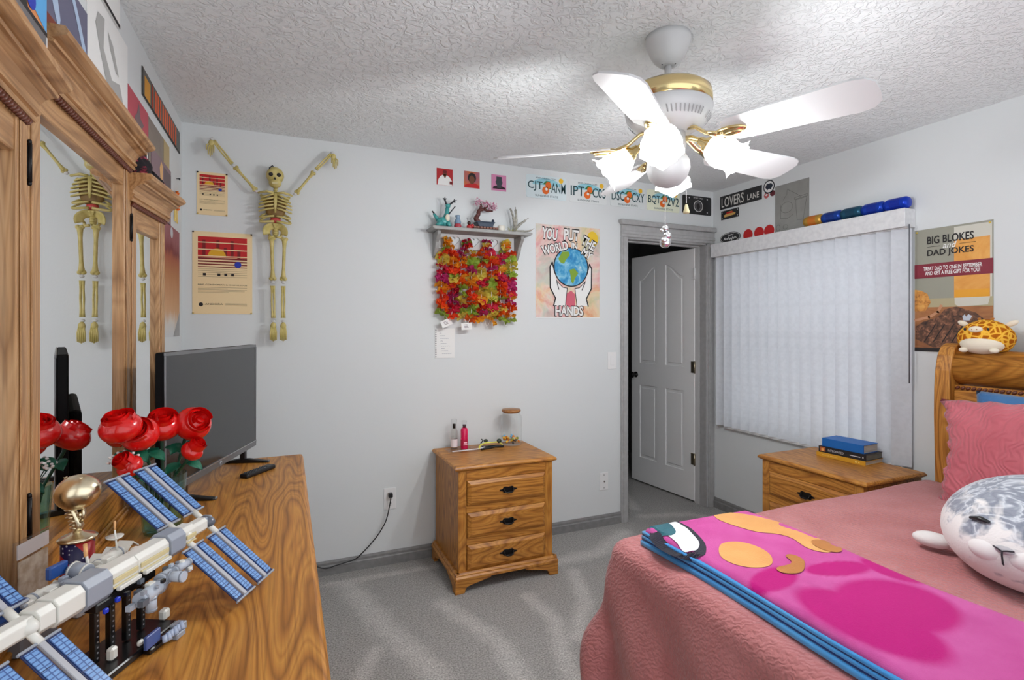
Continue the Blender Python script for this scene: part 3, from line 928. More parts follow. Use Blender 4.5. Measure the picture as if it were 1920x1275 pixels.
def pillow(name, label, w, h, t, m, M, flange=0.0, ripple=0.0, group=None):
    def f(side):
        def g(u, v):
            x, z = 2 * u - 1, 2 * v - 1
            k = (1 - abs(x) ** 3.2) * (1 - abs(z) ** 3.2)
            k = max(k, 0) ** 0.55
            pin = 1 - 0.07 * (1 - abs(x)) * abs(z) ** 4 - 0.0
            pin2 = 1 - 0.09 * (1 - abs(z)) * abs(x) ** 4
            wr = ripple * math.sin(13 * x + 5 * z) * abs(x * z)
            edge = max(abs(x), abs(z))
            rp = ripple * 1.6 * max(0, edge - 0.82) / 0.18 * math.sin(24 * (x + z))
            return (x * w / 2 * pin2, side * t / 2 * k + wr + rp, z * h / 2 * pin)
        return g
    b = MB(); b.grid(f(-1), 36, 28); b.grid(f(1), 36, 28)
    o = b.build(name, m, None, weld=True)
    o.matrix_world = M
    tag(o, label, 'pillow', group)
    return o
# pillows lean on the headboard; local x runs along the headboard (-Y), front (-y) faces the foot of the bed
PR = rotm(0, 0, -PI / 2)
pillow('bed_pillow', 'blue pillow tucked behind the rose sham at the headboard', 0.68, 0.46, 0.13, fabric('blue_pillowcase', lin(62, 108, 158), lin(72, 120, 170), 'plain'), T(2.772, 0.975, 0.886) @ PR @ rotm(R(-9), 0, 0))
pillow('pillow_sham', 'quilted rose pillow sham leaning at the head of the bed', 0.78, 0.45, 0.18, SHAM, T(2.630, 0.965, 0.893) @ PR @ rotm(R(-16), R(-5), R(2)), ripple=0.012)

# folded fleece blanket
BLX0, BLX1, BLY0, BLY1 = 1.105, 1.565, 0.08, 1.44
bk = thing('folded_blanket', 'folded fleece blanket, pink and magenta with blue edges, across the foot of the bed', 'blanket', (0, 0, 0))
def fleece(name, build):
    m = mat(name, (1, 1, 1, 1), 0.95, spec=0.1)
    m.node_tree.nodes['Principled BSDF'].inputs['Sheen Weight'].default_value = 0.1
    t = NT(m)
    build(t)
    t.bump(t.noise(t.coord(), 420, 2), 0.4, 0.003)
    return m
def pinkprint(t):
    v = t.coord()
    n = t.noise(v, 9, 3)
    base = t.ramp(n, [(0.35, lin(184, 72, 140)), (0.65, lin(194, 86, 152))])
    at = t.n('ShaderNodeAttribute', attribute_name='blob')
    col = t.mix(at.outputs['Fac'], base, lin(176, 14, 112))
    t.l(col, t.b.inputs['Base Color'])
FL = fleece('pink_fleece', pinkprint)
BLUEF = fabric('blue_fleece', lin(72, 150, 218), lin(88, 166, 228), 'plain')
NAVYF = fabric('navy_fleece', lin(26, 52, 108), lin(36, 66, 128), 'plain')
blobs = [(1.20, 1.01, 0.10, 0.045, 0.3), (1.42, 0.985, 0.10, 0.04, -0.2), (1.36, 0.80, 0.15, 0.12, 0.2), (1.22, 0.78, 0.10, 0.16, 0.0), (1.55, 0.92, 0.05, 0.08, 0), (1.50, 0.45, 0.05, 0.1, 0), (1.15, 0.40, 0.07, 0.15, 0)]
ZB0 = BZ + 0.012
def bt(u, v):
    x = BLX0 + (BLX1 - BLX0) * u; y = BLY0 + (BLY1 - BLY0) * v
    e = min(u, 1 - u) * (BLX1 - BLX0); ev = min(v, 1 - v) * (BLY1 - BLY0)
    drop = 0.018 * max(0, 1 - min(e, ev) / 0.02) ** 2
    return (x + 0.006 * math.sin(7 * y), y, ZB0 + 0.056 + 0.004 * math.sin(6 * x + 9 * y) - drop)
b = MB(); b.grid(bt, 60, 150)
topl = b.build('top_layer', FL, bk)
sm = topl.modifiers.new('thick', 'SOLIDIFY'); sm.thickness = 0.012; sm.offset = -1
at = topl.data.attributes.new('blob', 'FLOAT', 'POINT')
for i, v in enumerate(topl.data.vertices):
    k = 0.0
    for (cx, cy, rx, ry, an) in blobs:
        dx, dy = v.co.x - cx, v.co.y - cy
        xa = dx * math.cos(an) + dy * math.sin(an); ya = -dx * math.sin(an) + dy * math.cos(an)
        d = math.hypot(xa / rx, ya / ry)
        k = max(k, min(1, max(0, (1.12 - d) / 0.2)))
    at.data[i].value = k
for i, (m, dz, th, off) in enumerate(((BLUEF, 0.0, 0.014, -0.012), (NAVYF, 0.014, 0.008, -0.004), (BLUEF, 0.022, 0.008, -0.008), (NAVYF, 0.030, 0.005, -0.003), (BLUEF, 0.035, 0.008, -0.006))):
    b = MB()
    def ly(u, v, zz): 
        return (BLX0 + off + (BLX1 - BLX0 - off) * u + 0.006 * math.sin(7 * (BLY0 + (BLY1 - BLY0) * v)), BLY0 + (BLY1 + 0.004 * (i % 2) - BLY0) * v, zz)
    b.grid(lambda u, v: ly(u, v, ZB0 + dz), 6, 40); b.grid(lambda u, v: ly(u, v, ZB0 + dz + th), 6, 40)
    for uu in (0, 1): b.grid(lambda u, v: ly(uu, v, ZB0 + dz + th * u), 2, 40)
    for vv in (0, 1): b.grid(lambda u, v: ly(u, vv, ZB0 + dz + th * v), 6, 2)
    b.build('folded_layer', m, bk, weld=True)
# plain patches of the printed corner (white, teal, dark, tan), as printed shapes on the pile
def patch(pts, m, lift, name='printed_patch'):
    """filled print patch that follows the top layer"""
    cu = bpy.data.curves.new('p', 'CURVE'); cu.dimensions = '2D'; cu.fill_mode = 'BOTH'
    sp = cu.splines.new('BEZIER'); sp.bezier_points.add(len(pts) - 1)
    for q_, p in zip(sp.bezier_points, pts):
        q_.co = (p[0], p[1], 0); q_.handle_left_type = q_.handle_right_type = 'AUTO'
    sp.use_cyclic_u = True; sp.resolution_u = 8
    ob = bpy.data.objects.new('p', cu); C.objects.link(ob)
    me = bpy.data.meshes.new_from_object(ob.evaluated_get(bpy.context.evaluated_depsgraph_get()))
    bpy.data.objects.remove(ob); bpy.data.curves.remove(cu)
    bm = bmesh.new(); bm.from_mesh(me)
    bmesh.ops.subdivide_edges(bm, edges=bm.edges, cuts=3, use_grid_fill=True)
    for v in bm.verts:
        u, w = (v.co.x - BLX0) / (BLX1 - BLX0), (v.co.y - BLY0) / (BLY1 - BLY0)
        v.co.z = bt(min(max(u, 0.0), 1), min(max(w, 0), 1))[2] + lift
    bm.to_mesh(me); bm.free()
    me.materials.clear(); me.materials.append(m); me.name = name
    o = bpy.data.objects.new(name, me); C.objects.link(o); o.parent = bk
    return o
DARKF = fabric('dark_fleece', lin(22, 20, 34), lin(30, 28, 44), 'plain')
TEALF = fabric('teal_fleece', lin(28, 84, 96), lin(40, 100, 112), 'plain')
WHITEF = fabric('white_fleece', lin(232, 232, 236), lin(240, 240, 242), 'plain')
TANF = fabric('tan_fleece', lin(208, 146, 78), lin(218, 160, 92), 'plain')
BROWNF = fabric('brown_fleece', lin(168, 104, 40), lin(180, 116, 50), 'plain')
patch([(1.118, 1.432), (1.225, 1.432), (1.235, 1.39), (1.225, 1.33), (1.165, 1.22), (1.118, 1.20)], DARKF, 0.0015)
patch([(1.17, 1.43), (1.215, 1.43), (1.222, 1.385), (1.21, 1.335), (1.16, 1.245), (1.12, 1.235), (1.12, 1.30)], WHITEF, 0.0025)
patch([(1.12, 1.43), (1.185, 1.43), (1.18, 1.38), (1.15, 1.345), (1.12, 1.35)], TEALF, 0.0035)
patch([(1.40, 1.43), (1.455, 1.432), (1.545, 1.30), (1.545, 1.12), (1.50, 1.06), (1.46, 1.09), (1.47, 1.19), (1.40, 1.27)], TANF, 0.0015)
patch([(1.505, 1.13), (1.545, 1.12), (1.545, 1.06), (1.50, 1.055)], BROWNF, 0.003)
patch([(1.20, 1.205), (1.27, 1.235), (1.325, 1.18), (1.29, 1.09), (1.22, 1.075), (1.17, 1.13)], TANF, 0.0015)
patch([(1.25, 1.04), (1.33, 1.06), (1.36, 1.10), (1.38, 1.08), (1.345, 1.03), (1.27, 1.01)], BROWNF, 0.003)

# ------------------------------------------------------------------ plush animals
def seal_mat():
    m = mat('seal_plush', lin(226, 222, 220), 0.95, spec=0.1)
    m.node_tree.nodes['Principled BSDF'].inputs['Sheen Weight'].default_value = 0.3
    t = NT(m); v = t.coord()
    sep = t.n('ShaderNodeSeparateXYZ'); t.l(v, sep.inputs[0])
    n = t.noise(t.coord((0.6, 1, 1.3)), 11, 3, 0.55, 1.2)
    ad = t.n('ShaderNodeMath', operation='MULTIPLY_ADD'); ad.inputs[1].default_value = 2.3
    t.l(sep.outputs['Z'], ad.inputs[0]); t.l(n, ad.inputs[2])
    # ridged pale veins through the grey back
    r = t.n('ShaderNodeMath', operation='PINGPONG'); r.inputs[1].default_value = 0.5
    mu = t.n('ShaderNodeMath', operation='MULTIPLY'); mu.inputs[1].default_value = 5.0
    n3 = t.noise(t.coord((1, 0.8, 1.5)), 12, 3, 0.55, 0.8)
    t.l(n3, mu.inputs[0]); t.l(mu.outputs[0], r.inputs[0])
    grey = t.ramp(r.outputs[0], [(0.0, lin(206, 209, 214)), (0.10, lin(178, 182, 192)), (0.24, lin(142, 146, 158)), (0.5, lin(126, 131, 144))])
    f = t.ramp(ad.outputs[0], [(0.84, (0, 0, 0, 1)), (0.98, (1, 1, 1, 1))])
    spots = t.ramp(t.noise(v, 22, 2), [(0.64, lin(226, 221, 219)), (0.72, lin(176, 174, 178))])
    t.l(t.mix(f, spots, grey), t.b.inputs['Base Color'])
    t.bump(t.noise(v, 160, 2), 0.25, 0.004)
    return m
SEALM = seal_mat()
# local -x is the seal's front
SE = thing('seal_plush', 'large white and grey seal plush lying on the rose bedspread', 'plush toy', (2.090, 0.768, BZ + 0.012), R(2))
def sealfn(p):
    k = 1 - 0.10 * max(0, -p.x) - 0.25 * max(0, p.x) ** 2
    z = p.z * k
    if z < -0.6: z = -0.6 + (z + 0.6) * 0.35
    return Vector((p.x, p.y * k, z))
b = MB(); b.ell((0, 0, 0.112), (0.35, 0.275, 0.168), 48, 30, None, sealfn)
seal_body = b.build('body', SEALM, SE)
SW = mat('seal_white', lin(228, 224, 222), 0.95, spec=0.1)
GREYP = mat('seal_grey', lin(178, 174, 178), 0.95, spec=0.1)
fr = Vector((-0.345, 0.0, 0.135))
b = MB(); b.ell((-0.305, 0.035, 0.118), (0.048, 0.060, 0.036), 20, 12); b.ell((-0.305, -0.035, 0.118), (0.048, 0.060, 0.036), 20, 12); b.build('muzzle', SW, SE)
b = MB(); b.ell((-0.342, 0.0, 0.138), (0.014, 0.022, 0.010), 14, 8); b.build('nose', GREYP, SE)
b = MB(); b.tube([(-0.357, 0, 0.138), (-0.357, 0.0, 0.128), (-0.352, 0.0, 0.105), (-0.340, 0.0, 0.092)], 0.0022, 6)
b.tube([(-0.348, 0.022, 0.143), (-0.356, 0.010, 0.142), (-0.357, 0, 0.138), (-0.356, -0.010, 0.142), (-0.348, -0.022, 0.143)], 0.002, 6)
b.build('stitched_mouth', mat('dark_thread', lin(52, 50, 56), 0.8), SE)
for s in (-1, 1):
    b = MB(); b.tube([(-0.303, s * 0.050, 0.190), (-0.297, s * 0.072, 0.191), (-0.286, s * 0.098, 0.184)], [0.006, 0.010, 0.006], 10, flat=0.7); b.build('closed_eye', BLACK, SE)
for s in (-1, 1):
    b = MB(); b.ell((0, 0, 0), (0.036, 0.056, 0.024), 18, 10, T(-0.13, s * 0.268, 0.030) @ rotm(0, 0, R(12 * s)))
    b.build('flipper', SEALM, SE)
for s in (-1, 1):
    b = MB(); b.ell((0.32, s * 0.06, 0.035), (0.07, 0.05, 0.022), 14, 8); b.build('tail_flipper', SEALM, SE)

def giraffe_mat():
    m = mat('giraffe_plush', lin(220, 160, 40), 0.95, spec=0.1)
    t = NT(m); v = t.coord()
    vo = t.n('ShaderNodeTexVoronoi', feature='DISTANCE_TO_EDGE'); vo.inputs['Scale'].default_value = 40
    t.l(v, vo.inputs['Vector'])
    c = t.ramp(vo.outputs[0], [(0.0, lin(236, 186, 76)), (0.10, lin(232, 172, 50)), (0.16, lin(176, 98, 22)), (0.5, lin(160, 84, 18))])
    t.l(c, t.b.inputs['Base Color'])
    t.bump(t.noise(v, 220, 2), 0.3, 0.003)
    return m
GI = thing('giraffe_plush', 'round giraffe plush with cream belly sitting on the headboard roll', 'plush toy', (2.918, 1.330, 1.279), R(-86))
CREAM = mat('cream_plush', lin(232, 222, 202), 0.95, spec=0.1)
def gfn(p):
    k = 1 - 0.16 * max(0, p.z) ** 2
    z = p.z if p.z > -0.7 else -0.7 + (p.z + 0.7) * 0.3
    return Vector((p.x * k, p.y * k, z))
b = MB(); b.ell((0, 0, 0.066), (0.104, 0.082, 0.084), 36, 24, None, gfn); b.build('body', giraffe_mat(), GI)
b = MB(); b.ell((0.0, -0.026, 0.040), (0.084, 0.066, 0.048), 28, 14); b.build('belly', CREAM, GI)
b = MB(); b.ell((-0.010, -0.070, 0.105), (0.026, 0.016, 0.015), 18, 10); b.build('muzzle', CREAM, GI)
for s in (-1, 1):
    b = MB(); b.ell((-0.010 + s * 0.009, -0.085, 0.106), (0.0022, 0.002, 0.0026), 8, 6); b.build('nostril', BROWNF, GI)
for s in (-1, 1):
    b = MB(); b.ell((-0.010 + s * 0.042, -0.066, 0.106), (0.005, 0.004, 0.007), 10, 8); b.build('eye', BLACK, GI)
    b = MB(); b.ell((0, 0, 0), (0.024, 0.008, 0.012), 14, 8, T(s * 0.088, 0.012, 0.132) @ rotm(0, R(-25 * s), 0)); b.build('ear', CREAM, GI)
    b = MB(); b.cyl((s * 0.022, 0, 0.14), (s * 0.024, 0, 0.152), 0.006, 0.005, 8); b.ell((s * 0.024, 0, 0.153), (0.007, 0.007, 0.006), 10, 6); b.build('horn', BROWNF, GI)
for s in (-1, 1):
    b = MB(); b.ell((s * 0.055, -0.07, 0.012), (0.018, 0.014, 0.012), 12, 8); b.build('paw', CREAM, GI)

# ------------------------------------------------------------------ books
def book(name, label, w, l, t, cover, page, loc, rz, spine_text=None, tm=None, hard=False):
    """spine faces local -x side edge (y axis is the spine length)"""
    k = thing(name, label, 'book', loc, rz)
    c = 0.003
    b = MB(); b.box(c, -l / 2 + 0.003, c, w - 0.003, l / 2 - 0.003, t - c); b.build('page_block', page, k)
    b = MB(); b.box(0, -l / 2, 0, w, l / 2, c); b.box(0, -l / 2, t - c, w, l / 2, t); b.box(-0.002, -l / 2, 0, c, l / 2, t); b.build('cover', cover, k, 0.001)
    return k
PAGES = noisy('page_edges', lin(178, 172, 164), lin(206, 200, 190), 300, 0.9, stretch=(0.05, 0.05, 1))
PAGESD = noisy('grey_page_edges', lin(104, 106, 100), lin(124, 126, 118), 300, 0.9, stretch=(0.05, 0.05, 1))
BX, BYc, BRZ = 2.792, 1.925, R(4)
k1 = book('book', 'mustard yellow paperback at the bottom of the stack', 0.165, 0.265, 0.024, mat('mustard_cover', lin(206, 150, 36), 0.5), PAGES, (BX, BYc, 0.660), BRZ)
k2 = book('book', 'thick black paperback in the middle of the stack', 0.155, 0.255, 0.034, mat('black_cover', lin(26, 26, 32), 0.45), PAGESD, (BX + 0.006, BYc - 0.004, 0.6842), BRZ)
k3 = book('book', 'bright blue hardback on top of the stack', 0.135, 0.225, 0.046, mat('blue_cover', lin(14, 98, 176), 0.5), PAGES, (BX + 0.012, BYc - 0.004, 0.7184), BRZ)
# spine print: children turned so that local x runs along the spine
def spine(parent, polys, m, xoff=-0.0028):
    h = ink(parent, polys, m, 0.0)
    h.matrix_local = T(xoff, 0, 0) @ rotm(0, 0, -PI / 2)
    return h
YEL = mat('pale_yellow_print', lin(246, 214, 120), 0.6)
LTG = mat('light_grey_print', lin(206, 206, 212), 0.6)
s1 = text('PRACTICAL REFERENCE', k1, YEL, 0, 0, 0.012, w=0.085, h=0.006); s1.matrix_local = T(-0.0032, 0.055, 0) @ rotm(0, 0, -PI / 2)
spine(k1, [circ(0.085, 0.012, 0.005), rect(0.097, 0.009, 0.103, 0.015)], YEL)
s2 = text('INTEGRATED', k2, LTG, 0, 0, 0.017, w=0.085, h=0.012); s2.matrix_local = T(-0.0032, 0.03, 0) @ rotm(0, 0, -PI / 2)
spine(k2, [rect(0.045, 0.014, 0.10, 0.018), rect(0.110, 0.013, 0.116, 0.021)], LTG)
spine(k2, [rect(-0.118, 0.006, -0.088, 0.03)], mat('rust_print', lin(178, 92, 50), 0.6))
spine(k2, [circ(-0.103, 0.016, 0.008)], mat('ochre_print', lin(226, 170, 90), 0.6), -0.0034)

# ------------------------------------------------------------------ vertical blind
bd = thing('vertical_blind', 'white vertical slat blind with valance covering the window', 'blind', (0, 0, 0))
def slat_mat():
    m = bpy.data.materials.new('blind_vinyl'); m.use_nodes = True
    nt = m.node_tree; nt.nodes.clear()
    o = nt.nodes.new('ShaderNodeOutputMaterial'); d = nt.nodes.new('ShaderNodeBsdfDiffuse'); tl = nt.nodes.new('ShaderNodeBsdfTranslucent'); mx = nt.nodes.new('ShaderNodeMixShader')
    tc = nt.nodes.new('ShaderNodeTexCoord'); nz = nt.nodes.new('ShaderNodeTexNoise'); nz.inputs['Scale'].default_value = 45; nz.inputs['Detail'].default_value = 4
    cr = nt.nodes.new('ShaderNodeValToRGB'); cr.color_ramp.elements[0].position = 0.35; cr.color_ramp.elements[0].color = lin(216, 220, 226); cr.color_ramp.elements[1].position = 0.6; cr.color_ramp.elements[1].color = lin(222, 226, 232)
    nt.links.new(tc.outputs['Object'], nz.inputs['Vector']); nt.links.new(nz.outputs[0], cr.inputs[0])
    nt.links.new(cr.outputs[0], d.inputs[0]); nt.links.new(cr.outputs[0], tl.inputs[0])
    mx.inputs[0].default_value = 0.20
    nt.links.new(d.outputs[0], mx.inputs[1]); nt.links.new(tl.outputs[0], mx.inputs[2]); nt.links.new(mx.outputs[0], o.inputs[0])
    return m
SLAT = slat_mat()
VALM = noisy('valance_fabric', lin(216, 217, 220), lin(228, 229, 231), 40, 0.7)
VX = 2.955
b = MB(); b.box(VX, 1.69, 1.918, VX + 0.008, 3.05, 2.016); b.box(VX + 0.008, 1.69, 1.918, XR - 0.001, 1.698, 2.016); b.box(VX + 0.008, 3.042, 1.918, XR - 0.001, 3.05, 2.016); b.box(VX + 0.008, 1.698, 2.008, XR - 0.001, 3.042, 2.016)
b.build('valance', VALM, bd, 0.002)
b = MB(); b.box(2.985, 1.70, 1.915, 3.025, 3.035, 1.955); b.build('head_rail', WHITE, bd)
sl = MB()
sw = 0.089
sl.grid(lambda u, v: ((u - 0.5) * sw, 0.010 * (1 - (2 * u - 1) ** 2), -1.262 * (1 - v)), 6, 1)
slat_me = sl.mesh('slat'); slat_me.materials.append(SLAT)
NS = 17
for k in range(NS):
    y = 2.985 - (2.985 - 1.735) * k / (NS - 1)
    o = bpy.data.objects.new('slat', slat_me); C.objects.link(o); o.parent = bd
    o.matrix_local = T(3.003, y, 1.915) @ rotm(0, 0, -PI / 2 + R(27))
b = MB(); b.cyl((VX + 0.025, 1.683, 1.93), (VX + 0.025, 1.683, 1.10), 0.0035, seg=8); b.build('tilt_wand', mat('wand_grey', lin(110, 112, 118), 0.3), bd)

# drink cans lying on the valance
def can_mesh():
    b = MB(); b.lathe([(0.0, -0.0585), (0.022, -0.0585), (0.026, -0.056), (0.0325, -0.046), (0.033, -0.042), (0.033, 0.042), (0.0325, 0.045), (0.027, 0.056), (0.0265, 0.0595), (0.024, 0.0595), (0.023, 0.056), (0.0, 0.056)], 28, rotm(R(-90), 0, 0))
    return b
cols = [('gold', 'gold drink can with an orange band lying on the valance', lin(196, 150, 60)), ('blue', 'blue drink can lying on the valance, next to the gold can', lin(22, 66, 158)),
        ('teal', 'dark teal drink can lying between blue cans on the valance', lin(28, 82, 108)), ('cobalt', 'cobalt drink can second from the valance right end', lin(18, 62, 176)), ('royal', 'royal blue drink can at the right end of the valance', lin(16, 60, 190))]
for i, (nm, lb, cl) in enumerate(cols):
    k = thing('drink_can', lb, 'can', (2.992, 2.225 - 0.1195 * i, 2.0495), group='cans lying on the blind valance')
    can_mesh().build('can_body', mat(nm + '_can', cl, 0.3, 0.55), k)
    pt = MB()
    pt.lathe([(0.0333, -0.026), (0.0333, 0.026)], 20, rotm(R(-90), 0, 0), cap=False)
    pt.build('printed_band', mat(nm + '_can_band', [lin(214, 120, 40), lin(14, 48, 128), lin(20, 64, 90), lin(10, 44, 150), lin(10, 42, 160)][i], 0.35, 0.4), k)

# ------------------------------------------------------------------ television and remote
TA, TB = Vector((-0.323, 1.785, 0)), Vector((-0.118, 2.430, 0))
tl = (TB - TA).length
tang = math.atan2(TB.y - TA.y, TB.x - TA.x)
tv = thing('television', 'flat television with silver bezel standing on the dresser', 'television', (TA.x, TA.y, DTOP), tang)
TZ0, TZ1 = 0.045, 0.470
BEZ = mat('silver_bezel', lin(118, 119, 121), 0.35, 0.5)
TVB = mat('tv_back_plastic', lin(12, 12, 13), 0.7, spec=0.15)
b = MB(); b.box(0, 0.004, TZ0, tl, 0.03, TZ1); b.build('cabinet', TVB, tv, 0.004)
b = MB(); b.box(0.08, 0.03, TZ0 + 0.02, tl - 0.08, 0.06, TZ0 + 0.26); b.build('rear_housing', TVB, tv, 0.012, 2)
b = MB(); b.box(0.008, 0.0015, TZ0 + 0.026, tl - 0.008, 0.004, TZ1 - 0.010); b.build('screen', mat('tv_screen', lin(30, 31, 33), 0.12, spec=0.6), tv)
b = MB(); b.box(0, 0, TZ1 - 0.010, tl, 0.005, TZ1); b.box(0, 0, TZ0 + 0.004, tl, 0.006, TZ0 + 0.026); b.box(0, 0, TZ0 + 0.026, 0.006, 0.004, TZ1 - 0.01); b.box(tl - 0.004, 0, TZ0 + 0.026, tl, 0.004, TZ1 - 0.01)
b.build('bezel', BEZ, tv, 0.001)
b = MB(); b.box(0, -0.002, TZ0 + 0.0255, tl, 0.002, TZ0 + 0.028); b.build('bright_edge', mat('bright_strip', lin(196, 197, 200), 0.25, 0.8), tv)
b = MB(); b.lathe([(0.009, 0), (0.009, 0.0015), (0, 0.0016)], 20, T(tl * 0.52, 0, TZ0 + 0.014) @ rotm(R(90), 0, 0)); lg = b.build('maker_badge', mat('badge_grey', lin(150, 152, 156), 0.4), tv)
text('hp', lg, BLACK, tl * 0.52, -0.0022, TZ0 + 0.014, w=0.008, h=0.009, shear=0.25)
for x in (0.13, tl - 0.09):
    b = MB(); b.prism([(-0.095, 0), (0.075, 0), (0.075, 0.006), (0.02, 0.016), (-0.02, 0.016), (-0.095, 0.006)], -0.011, 0.011, T(x, 0.015, 0) @ rotm(0, 0, PI / 2))
    b.box(x - 0.01, 0.006, 0.01, x + 0.01, 0.026, TZ0 + 0.01)
    f = b.build('stand_foot', BLACK, tv, 0.002)
    b = MB(); b.ell((x, -0.082, 0.005), (0.009, 0.004, 0.005), 10, 6); b.build('foot_tip', BEZ, f)
rm = thing('remote_control', 'black remote control lying on the dresser by the television', 'remote', (-0.098, 2.160, DTOP), R(52))
b = MB(); b.box(-0.075, -0.018, 0, 0.075, 0.018, 0.016); b.build('remote_case', BLACK, rm, 0.006, 2)
b = MB()
for i in range(7):
    for j in range(3): b.ell((-0.055 + i * 0.015, -0.010 + j * 0.010, 0.0162), (0.0045, 0.0032, 0.0018), 8, 5)
tag(b.build('buttons', mat('dark_grey_rubber', lin(60, 62, 66), 0.6), rm), None, None, None, 'stuff')

# ------------------------------------------------------------------ vase of red brick-built roses
VZ = Vector((-0.305, 1.655, DTOP))
va = thing('flower_vase', 'clear teal tinted glass vase on the dresser holding red roses', 'vase', tuple(VZ))
b = MB(); b.lathe([(0.0, 0.006), (0.040, 0.006), (0.043, 0.02), (0.052, 0.150), (0.054, 0.152), (0.056, 0.150), (0.046, 0.012), (0.043, 0.0), (0.0, 0.0)], 32)
b.build('vase_glass', glass('teal_glass', (0.70, 0.90, 0.90, 1), 0.03), va)
ROSE = mat('rose_red', lin(214, 16, 14), 0.22, coat=0.4)
STEM = mat('stem_green', lin(18, 72, 48), 0.35)
LEAF = mat('leaf_green', lin(16, 100, 74), 0.35)
def rose_meshes():
    """one outer petal, one inner spiral"""
    p = MB()
    def pet(u, v):
        a = (u - 0.5) * 2.2 * (1 - 0.30 * max(0, v - 0.55))
        an = -0.95 + 2.05 * v
        r = 1.08 * math.cos(an) + 0.12 * max(0, v - 0.82) * 5
        zz = 0.30 + 0.85 * math.sin(an) - 0.10 * (2 * u - 1) ** 2 * v - 0.06 * max(0, v - 0.82) * 5
        return (r * math.cos(a), r * math.sin(a), zz)
    p.grid(pet, 10, 9)
    q = MB()
    for k in range(4):
        rr, hh = (0.80, 0.62, 0.43, 0.24)[k], (1.08, 1.17, 1.23, 1.25)[k]
        q.grid(lambda u, v: (rr * (0.9 + 0.2 * math.sin(PI * 0.7 * v)) * (1 - 0.12 * u) * math.cos(u * 5.6 + k * 2.1), rr * (0.9 + 0.2 * math.sin(PI * 0.7 * v)) * (1 - 0.12 * u) * math.sin(u * 5.6 + k * 2.1), 0.1 + (hh - 0.1) * v + 0.05 * math.sin(u * 9)), 24, 5)
    q.ell((0, 0, 0.45), (0.78, 0.78, 0.55), 14, 8)
    q.lathe([(0.0, -0.45), (0.30, -0.36), (0.62, -0.05), (0.78, 0.30)], 16)
    pm, qm = p.mesh('petal'), q.mesh('rose_centre')
    for m_ in (pm, qm): m_.materials.append(ROSE)
    return pm, qm
PET, CEN = rose_meshes()
def rose(label, head, d, size, opened=True):
    """head centre in world, facing direction d"""
    h = Vector(head)
    t = thing('rose', label, 'flower', tuple(h), group='red roses in the vase')
    d = Vector(d).normalized()
    qt = d.to_track_quat('Z', 'Y').to_matrix().to_4x4()
    Sx = Matrix.Scale(size, 4)
    for nm, me, n in (('rose_centre', CEN, 1), ('petal', PET, 5 if opened else 3)):
        for k in range(n):
            o = bpy.data.objects.new(nm, me); C.objects.link(o); o.parent = t
            if nm == 'petal':
                sc = 1.0 if opened else 0.72
                o.matrix_local = qt @ Sx @ rotm(0, 0, 2 * PI * k / n + 0.3) @ Matrix.Scale(sc, 4)
            else:
                o.matrix_local = qt @ Sx @ (Matrix.Scale(1.0, 4) if opened else Matrix.Diagonal((0.72, 0.72, 1.0, 1)))
    base = Vector((VZ.x + (h.x - VZ.x) * 0.12, VZ.y + (h.y - VZ.y) * 0.12, DTOP + 0.014)) - h
    end = -d * size * 0.30
    mid = Vector((VZ.x + (h.x - VZ.x) * 0.45, VZ.y + (h.y - VZ.y) * 0.45, DTOP + 0.15)) - h
    b = MB(); b.tube([tuple(end), tuple(end * 1.4 + Vector((0, 0, -0.012))), tuple(mid), tuple(base)], [0.005, 0.0045, 0.0035, 0.0035], 8)
    st = b.build('stem', STEM, t)
    for s in (-1, 1):
        lp = end + (mid - end) * 0.35
        b = MB()
        M = T(*lp) @ rotm(R(20 * s), R(30), R(70 * s + 40 * h.y * 10))
        b.grid(lambda u, v: (0.006 + 0.045 * u, (v - 0.5) * 0.034 * math.sin(PI * min(1, u * 0.92 + 0.08)), 0.008 * math.sin(PI * u) + 0.004 * abs(2 * v - 1)), 6, 4, M)
        b.build('leaf', LEAF, t)
    return t
rose('large open red rose at the left of the bouquet before the mirror frame', (-0.368, 1.545, DTOP + 0.290), (-0.15, -0.35, 0.9), 0.042)
rose('open red rose in front, left of the spiral centred rose', (-0.338, 1.583, DTOP + 0.270), (-0.05, -0.75, 0.5), 0.040)
rose('open red rose with a clear spiral facing up at the bouquet middle', (-0.306, 1.650, DTOP + 0.272), (0.12, -0.5, 0.85), 0.042)
rose('highest red rose on the right, against the dark television screen', (-0.243, 1.668, DTOP + 0.275), (0.5, -0.6, 0.35), 0.043)
rose('half open rosebud low on the right of the bouquet', (-0.236, 1.615, DTOP + 0.210), (0.6, -0.3, 0.7), 0.036, False)
rose('half open rosebud low on the left of the bouquet', (-0.345, 1.530, DTOP + 0.203), (-0.45, -0.5, 0.7), 0.037, False)
rose('red rose at the back of the bouquet near the mirror', (-0.388, 1.67, DTOP + 0.255), (-0.45, 0.1, 0.8), 0.040)
gy = thing('white_flower_sprig', 'sprig of tiny white flowers under the large left rose', 'flower', (-0.362, 1.555, DTOP + 0.225))
b = MB()
for k in range(34): b.ell((rnd.uniform(-0.035, 0.035), rnd.uniform(-0.03, 0.03), rnd.uniform(-0.010, 0.012)), (0.004, 0.004, 0.0032), 6, 4)
tag(b.build('florets', PAPER, gy), None, None, None, 'stuff')
b = MB()
for k in range(6): b.tube([(-0.03 + 0.012 * k, 0.02 * math.sin(k), -0.004), (0.0, 0.0, -0.05), (0.07, 0.085, -0.20)], 0.0012, 5)
b.build('stem', STEM, gy)

